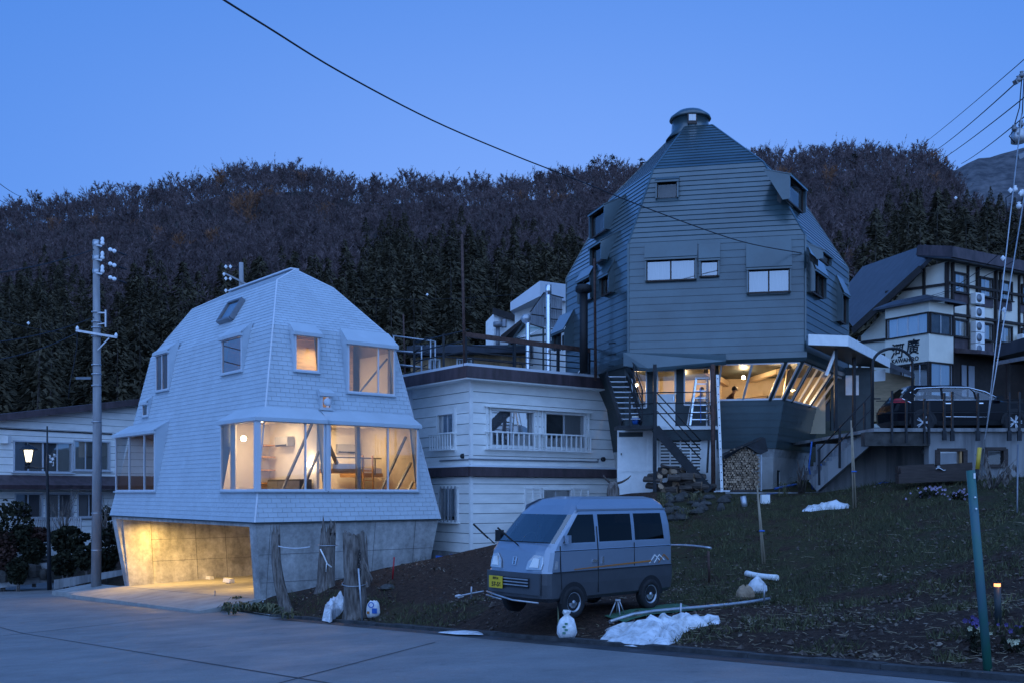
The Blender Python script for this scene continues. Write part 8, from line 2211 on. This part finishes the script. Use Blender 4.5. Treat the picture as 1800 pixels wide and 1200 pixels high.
# ------------------------------------------------------------------ firewood
def log_mesh(seed, L_=.42):
    rg = random.Random(seed); n = 9; pts = [(1 + rg.uniform(-.22, .22)) for _ in range(n)]
    mb = MB(); r = [[Vector((.5 * p * math.cos(2 * math.pi * j / n), y, .5 * p * math.sin(2 * math.pi * j / n))) for j, p in enumerate(pts)] for y in (0, L_)]
    mb.grid(r, wrap=True, sm=False, mi=1); mb.poly(r[0]); mb.poly(r[1][::-1]); return mb.mesh('firewood_log', [M['log_end'], M['log_side']])
LM = [log_mesh(i) for i in range(6)]
rgl = random.Random(4)
def in_stack(px, py):
    top = interp([(1270, 806), (1280, 796), (1305, 783), (1320, 789), (1334, 800)], px); return 1272 < px < 1334 and top < py < 860
Yw = 33.0; step = 4.55; row = 0; py = 858.
while py > 780:
    px = 1272 + (step / 2 if row % 2 else 0)
    while px < 1336:
        if in_stack(px, py):
            o = bpy.data.objects.new('firewood_log', LM[rgl.randrange(6)]); COL.objects.link(o)
            c = P(px, py, Yw); o.location = (c.x + rgl.uniform(-.008, .008), Yw + rgl.uniform(-.05, .05), c.z); o.rotation_euler = (0, rgl.uniform(0, 6.28), rgl.uniform(-.1, .1)); s_ = .088 * rgl.uniform(.7, 1.08); o.scale = (s_, 1, s_)
            tag(o, 'round log end in the tall firewood stack under the dark dome', 'log', 'logs in the tall firewood stack')
        px += step
    py -= step * .88; row += 1
mb = MB(); mb.box(P(1303, 862, 33.2), (1.3, .5, .06)); mb.build('stack_pallet', M['darkwood'], None, 'dark timber bearer under the tall firewood stack', 'pallet')
mb = MB(); q = [P(1272, 800, 32.85), P(1345, 768, 32.8), P(1350, 792, 32.8), P(1337, 798, 32.8), P(1312, 783, 32.85), P(1275, 806, 32.9)]
mb.prism(q, V(0, .7, .05)); mb.build('tin_cover', M['black_steel'], None, 'dark sheet cover tilted over the tall firewood stack', 'cover')
for px in (1338,): mb = MB(); mb.bar(P(px, 864, 32.9), P(px, 798, 32.9), .05, .05); mb.build('stack_post', M['galv'], None, 'thin post at the right end of the tall firewood stack', 'post')
# loose heap of big logs under the stairs
for k in range(44):
    for _ in range(30):
        px, py = rgl.uniform(1152, 1236), rgl.uniform(822, 862)
        top = interp([(1152, 836), (1166, 822), (1205, 824), (1222, 838), (1238, 856)], px)
        if py > top: break
    Yl = 33.35 - rgl.uniform(0, .5)
    o = bpy.data.objects.new('firewood_log', LM[rgl.randrange(6)]); COL.objects.link(o); c = P(px, py, Yl)
    o.location = c; s_ = rgl.uniform(.17, .27); o.scale = (s_, rgl.uniform(.9, 1.5), s_ * rgl.uniform(.7, 1)); o.rotation_euler = (rgl.uniform(-.25, .25), rgl.uniform(0, 6.28), rgl.uniform(-1.3, 1.3))
    tag(o, 'rough split log in the loose heap under the black stairs', 'log', 'logs in the loose heap under the stairs')
mb = MB(); mb.prism([P(1162, 816, 33.1), P(1206, 824, 33.0), P(1206, 826, 33.0), P(1162, 819, 33.1)], V(.05, .5, .03)); mb.build('bark_slab', M['darkwood'], None, 'grey bark slab lying on top of the loose log heap', 'slab')

# ------------------------------------------------------------------ plants, litter and grass
def leafy(name, lab, px, py, n, h, seed, m, grp=None, cat='plant', droop=.5, wid=.03, Y=None):
    b = ground_pt(px, py) if Y is None else P(px, py, Y); t = thing(name, lab, cat, tuple(b), grp); rg = random.Random(seed); mb = MB()
    for k in range(n):
        a = rg.uniform(0, 6.28); L_ = h * rg.uniform(.6, 1.2); d = V(math.cos(a), math.sin(a), 0); s_ = V(-d.y, d.x, 0) * wid
        o_ = b + V(rg.gauss(0, .07), rg.gauss(0, .07), -.02); p1 = o_ + d * L_ * .25 + V(0, 0, L_ * .6); p2 = o_ + d * L_ * .65 + V(0, 0, L_ * (.75 - droop * .4)); p3 = o_ + d * L_ * 1.0 + V(0, 0, L_ * (.55 - droop * .7))
        mb.poly([o_ - s_ * .5, o_ + s_ * .5, p1 + s_, p1 - s_]); mb.poly([p1 - s_, p1 + s_, p2 + s_ * .8, p2 - s_ * .8]); mb.poly([p2 - s_ * .8, p2 + s_ * .8, p3])
    mb.build('leaf', M[m], t, kind='stuff', fix=False); return t
M['withered'] = mat('withered_leaf', (.20, .17, .085), .8, col2=(.06, .07, .03), scale=5, island=.4)
M['iris_leaf'] = mat('pale_green_leaf', (.13, .14, .07), .7, col2=(.05, .06, .03), scale=6, island=.35)
for k, (px, py) in enumerate(((398, 1072), (412, 1068), (430, 1070), (446, 1072), (462, 1074), (478, 1074), (494, 1078), (424, 1060), (408, 1078), (508, 1086))):
    leafy('withered_plant', 'withered strap-leaved plant in the row along the kerb by the garage corner', px, py, 16, .38, k, 'withered' if k % 2 else 'iris_leaf', 'withered plants along the kerb')
for k, (px, py, h, lab) in enumerate(((1205, 910, .45, 'tuft of dry grass among the footing stones'), (1378, 870, .6, 'dry stalks before the slot window of the dark dome'), (1410, 866, .7, 'bundle of tall dry stalks under the porch corner'), (1760, 1085, .3, 'low leafy plant beside the orange marker light'), (1220, 885, .5, 'dark grass tuft at the terrace edge under the log heap'), (1168, 888, .5, 'tall grass tuft behind the van roof'))):
    leafy('dry_plant', lab, px, py, 30, h, 50 + k, 'withered', None, droop=.1, wid=.012)
M['petal_v'] = mat('mauve_petals', (.40, .32, .48), .7, var=.3, scale=9, island=.3); M['petal_p'] = mat('violet_petals', (.10, .07, .24), .7, var=.3); M['petal_w'] = mat('cream_petals', (.50, .49, .33), .7, var=.2)
def flowers(lab, px, py, Y, w, h, n, m, seed, leaf='leaf'):
    c = P(px, py, Y); b = V(c.x, c.y, gz(c.x, c.y)); t = thing('flowering_plant', lab, 'flowers', tuple(b), 'flowering plants'); rg = random.Random(seed)
    mb = MB()
    for k in range(n):
        q = V(c.x + rg.gauss(0, w * .5), c.y + rg.gauss(0, .15), c.z + rg.uniform(-h * .5, h * .5)); r = rg.uniform(.016, .032)
        for j in range(5):
            a = 2 * math.pi * j / 5; mb.poly([q, q + V(r * math.cos(a), -.01, r * math.sin(a)), q + V(r * 1.2 * math.cos(a + .5), -.014, r * 1.2 * math.sin(a + .5)), q + V(r * math.cos(a + 1), -.01, r * math.sin(a + 1))])
    mb.build('blossoms', M[m], t, kind='stuff', fix=False)
    mb = MB()
    for k in range(n):
        q = V(c.x + rg.gauss(0, w * .45), c.y + rg.gauss(0, .15), c.z + rg.uniform(-h * .5, h * .4)); mb.tube([V(b.x + rg.gauss(0, .1), b.y, b.z), q], [.006, .004], 3)
    leaf_crown(mb, V(c.x, c.y, (c.z + b.z) / 2), w * .6, .25, max(.12, (c.z - b.z) * .55), n * 3, .10, rg); mb.build('stems_and_leaves', M[leaf], t, kind='stuff', fix=False)
flowers('mauve asters in a loose clump before the timber pile', 1634, 868, 26.2, .42, .42, 60, 'petal_v', 1); flowers('mauve asters drooping left of the green post', 1686, 872, 25.6, .26, .42, 44, 'petal_v', 2)
flowers('violet pansies at the foot of the green post', 1716, 1092, 12.6, .10, .10, 14, 'petal_p', 3); flowers('cream pansies tight against the green post', 1720, 1110, 12.0, .07, .07, 10, 'petal_w', 4)
flowers('pale pansies low in the bed at the right border', 1778, 1126, 11.8, .06, .05, 7, 'petal_w', 5); flowers('violet pansies cut off by the right border', 1796, 1108, 12, .08, .10, 10, 'petal_p', 6)
lb = thing('leafless_shrub', 'leafless branching shrub before the small dark platform window', 'shrub', tuple(P(1745, 850, 26))); rgb = random.Random(15); mb = MB()
for k in range(12):
    a = P(1745 + rgb.uniform(-4, 4), 862, 26.2); b = P(1745 + rgb.uniform(-34, 42), rgb.uniform(795, 838), 26.2 + rgb.uniform(-.5, .5)); mb.tube([a, a.lerp(b, .5) + V(0, 0, .12), b], [.022, .014, .006], 4)
    for q in range(4): c = a.lerp(b, rgb.uniform(.5, 1)); mb.poly([c, c + V(.06, 0, -.1), c + V(.02, .02, -.2), c + V(-.04, 0, -.1)])
mb.build('branch', M['bark'], lb, kind='stuff')
ls = thing('leafless_shrub', 'bunch of bare upright branches before the concrete foot of the dark dome', 'shrub', tuple(P(1408, 866, 31.6))); mb = MB()
for k in range(16):
    a = P(1408 + rgb.uniform(-7, 7), 874, 31.5); b = P(1408 + rgb.uniform(-16, 14), rgb.uniform(800, 830), 31.5 + rgb.uniform(-.3, .3)); mb.tube([a, a.lerp(b, .5) + V(rgb.uniform(-.08, .08), 0, 0), b], [.028, .02, .008], 4)
mb.build('branch', M['log_side'], ls, kind='stuff')
ant = thing('pollarded_tree', 'pollarded grey trunk with two bare horns behind the van roof', 'tree', tuple(P(1072, 866, 32.6)))
mb = MB(); mb.tube([P(1077, 905, 32.4), P(1078, 858, 32.4), P(1078, 846, 32.4)], [.24, .20, .12], 10); mb.build('trunk', M['bark'], ant)
for pts in (((1076, 850), (1066, 842), (1060, 834)), ((1080, 850), (1094, 846), (1104, 840), (1109, 835))): mb = MB(); mb.tube([P(*q, 32.4) for q in pts], [.05, .035, .015][:3] if len(pts) == 3 else [.05, .04, .03, .012], 6); mb.build('branch', M['log_side'], ant)

# dead leaves and clods on the soil, grass blades on the bank: uncountable
rng = np.random.default_rng(5)
def scatter(n, fn):
    out = []
    while len(out) < n:
        px = rng.uniform(-10, 1815, 4000); Yv = 10 + 22 * rng.random(4000) ** 1.3
        x = (px - CX) / FPX * Yv
        s_ = (x - K0[0]) * UX + (Yv - K0[1]) * UY; q = (x - K0[0]) * QX + (Yv - K0[1]) * QY
        for a, b, c, d in zip(x, Yv, px, q):
            if d > .08 and fn(a, b, c, d): out.append((a, b))
            if len(out) >= n: break
    return np.array(out)
def okf(f, g): return not (-.6 < f < HW + .3 and -.25 < g < HL) and not (f < .6 and g > .3)
def in_van(x, y): d = V(x, y, 0) - V(VC.x, VC.y, 0); return abs(d.dot(vx)) < 1.9 and abs(d.dot(vy)) < .85
pts = scatter(4500, lambda x, y, px, q: px > 380 and okf(*hfg(x, y)) and y < 31 and not in_van(x, y) and rng.random() < (.35 + 1.4 * mnoise.noise(V(x * .7, y * .7, 2))) * (1.2 if px < 800 else .8))
zz = ground_np(pts[:, 0], pts[:, 1]) + .012
n = len(pts); a = rng.random(n) * 6.28; sz = .018 + .035 * rng.random(n) ** 2; tl = rng.normal(0, .5, n)
base = np.stack([pts[:, 0], pts[:, 1], zz + sz * .4], -1); d1 = np.stack([np.cos(a), np.sin(a), tl * .6], -1) * sz[:, None]; d2 = np.stack([-np.sin(a), np.cos(a), rng.normal(0, .4, n)], -1) * sz[:, None] * .6
vs = np.stack([base - d1, base + d2, base + d1, base - d2], 1).reshape(-1, 3); fs = np.arange(n * 4).reshape(-1, 4)
M['litter'] = mat('dead_leaves', (.15, .115, .085), .9, var=.3, island=.6)
o = bpy.data.objects.new('leaf_litter', np_mesh('leaf_litter', vs, fs, M['litter'])); COL.objects.link(o); tag(o, kind='stuff')
def gr_ok(x, y, px, q):
    if not okf(*hfg(x, y)) or y > 30.5 or in_van(x, y): return False
    g = grassy(x, y) + .5 * mnoise.noise(V(x * .8, y * .8, 7)); return g > .28 and rng.random() < min(1, g * 1.6)
pts = scatter(24000, gr_ok)
n = len(pts); zz = ground_np(pts[:, 0], pts[:, 1]) - .01
a = rng.random(n) * 6.28; h = (.05 + .13 * rng.random(n) ** 2) ; w = .006 + .008 * rng.random(n)
base = np.stack([pts[:, 0], pts[:, 1], zz], -1); sd = np.stack([np.cos(a), np.sin(a), 0 * a], -1) * w[:, None]; tip = base + np.stack([rng.normal(0, .5, n) * h, rng.normal(0, .5, n) * h, h], -1)
vs = np.stack([base - sd, base + sd, tip], 1).reshape(-1, 3); fs = np.arange(n * 3).reshape(-1, 3)
M['grass'] = mat('rough_grass_blades', (.105, .10, .042), .8, col2=(.045, .050, .022), scale=1.5, island=.45)
o = bpy.data.objects.new('grass', np_mesh('grass', vs, fs, M['grass'])); COL.objects.link(o); tag(o, kind='stuff')
pts = scatter(1500, lambda x, y, px, q: px > 1000 and y < 24 and not in_van(x, y) and rng.random() < .7)
mbt = MB()
for x, y in pts[:900]:
    z = gz(x, y) + .035; an = rng.random() * 6.28; L_ = .05 + .22 * rng.random() ** 3
    mbt.tube([V(x, y, z), V(x + math.cos(an) * L_, y + math.sin(an) * L_, z + .03 * rng.random())], [.006, .004], 3)
M['straw'] = mat('dry_straw', (.26, .21, .14), .85, island=.4)
mbt.build('straw_litter', M['straw'], None, kind='stuff', fix=False)
cl = scatter(1400, lambda x, y, px, q: okf(*hfg(x, y)) and y < 25 and px > 420 and not in_van(x, y))
mbt = MB()
for x, y in cl:
    r = .012 + .05 * rng.random() ** 3; z = gz(x, y); c = V(x, y, z + r * .3); k = [V(*rng.normal(0, 1, 3)).normalized() * r * (.7 + .5 * rng.random()) for _ in range(6)]
    t = [c + V(r, 0, 0), c + V(0, r, 0), c + V(-r, 0, 0), c + V(0, -r, 0)]; up_ = c + V(r * .2, 0, r * .9)
    for i in range(4): mbt.poly([t[i], t[(i + 1) % 4], up_])
M['clod'] = mat('soil_clods', (.085, .062, .050), .95, island=.5)
mbt.build('soil_clods', M['clod'], None, kind='stuff', fix=False)
# ------------------------------------------------------------------ two people behind the dining windows of the dark dome
M['skin'] = mat('skin', (.42, .26, .18), .6, var=.06); M['hair'] = mat('black_hair', (.012, .010, .009), .55, var=.3, scale=20); M['brown_cloth'] = mat('brown_jumper', (.13, .055, .03), .9, var=.15); M['grey_cloth'] = mat('pale_shirt', (.42, .42, .43), .9, var=.12); M['dark_cloth'] = mat('dark_trousers', (.02, .02, .025), .9)
def person(lab, loc, rz, joints, edges, radii, cloth):
    p = thing('person', lab, 'person', loc)
    me = bpy.data.meshes.new('body'); me.from_pydata(joints, edges, []); o = bpy.data.objects.new('body', me); COL.objects.link(o)
    md_ = o.modifiers.new('skin', 'SKIN'); 
    sv = me.skin_vertices[0].data if me.skin_vertices else None
    if sv is None:
        bm = bmesh.new(); bm.from_mesh(me); bm.verts.layers.skin.verify(); bm.to_mesh(me); bm.free(); sv = me.skin_vertices[0].data
    for v, r in zip(sv, radii): v.radius = (r, r)
    sv[0].use_root = True
    o.modifiers.new('sub', 'SUBSURF').levels = 2; o.modifiers['sub'].render_levels = 2
    dg = bpy.context.evaluated_depsgraph_get(); me2 = bpy.data.meshes.new_from_object(o.evaluated_get(dg)); bpy.data.objects.remove(o)
    b = bpy.data.objects.new('body', me2); COL.objects.link(b); me2.materials.clear()
    for m in (cloth, M['skin'], M['dark_cloth']): me2.materials.append(m)
    hz = joints[3][2]
    for f in me2.polygons:
        f.use_smooth = True; c = f.center
        f.material_index = 1 if c.z > hz + .02 else (2 if c.z < joints[0][2] - .02 else 0)
    b.parent = p
    h = joints[4]
    def ell(name, m, c, r, z0=-1.):
        mb = MB(); mb.lathe([(max(.001, math.cos(a)) * 1, math.sin(a)) for a in [z0 * 1.45 + (1.5 - z0 * 1.45) * i / 9 for i in range(10)]], (0, 0, 0), 16)
        mb.v = [(v[0] * r[0] + c[0], v[1] * r[1] + c[1], v[2] * r[2] + c[2]) for v in mb.v]; q = mb.build(name, M[m]); q.parent = p; return q
    ell('hair', 'hair', (h[0] - .018, h[1], h[2] + .035), (.108, .092, .115), -.25)
    mb = MB(); mb.bar((h[0] + .085, h[1], h[2] + .02), (h[0] + .115, h[1], h[2] - .025), .025, .03); q = mb.build('nose', M['skin']); q.parent = p
    for s in (1, -1):
        mb = MB(); mb.lathe([(0, 0), (.013, .002), (0, .008)], (h[0] + .088, h[1] + .034 * s, h[2] + .02), 8, M=V(1, 0, 0).to_track_quat('Z', 'Y').to_matrix()); q = mb.build('eye', M['black']); q.parent = p
        mb = MB(); mb.lathe([(0, -.03), (.018, 0), (0, .03)], (h[0], h[1] + .083 * s, h[2]), 8); q = mb.build('ear', M['skin']); q.parent = p
    p.rotation_euler = (0, 0, rz)
    return p
# x forward, z up, seat height .45 under the hips
def sitter(lean, hz=.0):
    hip = (0, 0, .50); ch = (lean * .5, 0, .78); sh = (lean, 0, 1.0); nk = (lean * 1.25, 0, 1.12); hd = (lean * 1.5 + .02, 0, 1.25); tp = (lean * 1.55 + .02, 0, 1.36)
    J = [hip, ch, sh, nk, hd, tp]; E = [(0, 1), (1, 2), (2, 3), (3, 4), (4, 5)]; Rr = [.15, .15, .12, .052, .085, .06]
    for s in (1, -1):
        b = len(J); J += [(lean, .19 * s, .98), (lean + .08, .24 * s, .74), (lean + .32, .14 * s, .76), (lean + .40, .12 * s, .77)]; E += [(2, b), (b, b + 1), (b + 1, b + 2), (b + 2, b + 3)]; Rr += [.06, .048, .035, .03]
        b = len(J); J += [(.05, .09 * s, .48), (.45, .11 * s, .50), (.44, .11 * s, .10), (.52, .11 * s, .05)]; E += [(0, b), (b, b + 1), (b + 1, b + 2), (b + 2, b + 3)]; Rr += [.085, .06, .045, .04]
    return J, E, Rr
def fingers(p, hx, s, z, par):
    for k in range(4):
        mb = MB(); y = .12 * s + (k - 1.5) * .02; L_ = (.06, .075, .08, .065)[k]; mb.tube([(hx, y, z), (hx + L_ * .6, y, z + .008), (hx + L_, y, z - .018)], [.009, .008, .006], 6); q = mb.build('finger', M['skin']); q.parent = par
    mb = MB(); mb.tube([(hx - .03, .12 * s - .03 * s, z), (hx + .02, .12 * s - .055 * s, z), (hx + .045, .12 * s - .045 * s, z - .01)], [.011, .009, .007], 6); q = mb.build('thumb', M['skin']); q.parent = par
J, E_, Rr = sitter(.26); pa = P(1274, 700, 35.4)
p1 = person('dark-haired person in a brown top leaning forward behind the wide dining window', (pa.x, 35.6, 3.98), R(0), J, E_, Rr, M['brown_cloth'])
for s in (1, -1): fingers(None, .66, s, .77, p1)
J, E_, Rr = sitter(.06); pb = P(1233, 690, 36)
p2 = person('dark-haired person in a pale top seated behind the stepladder window', (pb.x, 36.1, 4.0), R(-80), J, E_, Rr, M['grey_cloth'])
for s in (1, -1): fingers(None, .46, s, .77, p2)
for (x, y, lab) in ((pa.x, 35.6, 'chair under the person leaning at the wide dining window'), (pb.x, 36.1, 'chair under the person seated behind the stepladder window')):
    c = thing('chair', lab, 'chair', (x, y, 3.8), 'dining chairs'); mb = MB(); mb.box((x, y, 4.34 if y < 36 else 4.36), (.42, .42, .05)); mb.build('seat', M['darkwood'], c)
    for dx in (-.18, .18):
        for dy in (-.18, .18): mb = MB(); mb.bar((x + dx, y + dy, 3.8), (x + dx, y + dy, 4.33), .04); mb.build('leg', M['darkwood'], c)
dt = thing('dining_table', 'table with white paper before the person at the wide dining window', 'table', (pa.x + .75, 35.6, 3.8)); mb = MB(); mb.box((pa.x + .75, 35.6, 4.68), (.9, .8, .04)); mb.build('tabletop', M['wood'], dt)
for dx in (-.38, .38):
    for dy in (-.33, .33): mb = MB(); mb.bar((pa.x + .75 + dx, 35.6 + dy, 3.8), (pa.x + .75 + dx, 35.6 + dy, 4.66), .05); mb.build('leg', M['wood'], dt)
mb = MB(); mb.prism([(pa.x + .38, 35.35, 4.71), (pa.x + .62, 35.3, 4.71), (pa.x + .55, 35.4, 4.95), (pa.x + .42, 35.4, 4.93)], (0, .04, 0)); mb.build('paper', M['paint_white'], None, 'white paper standing on the table at the wide dining window', 'paper')
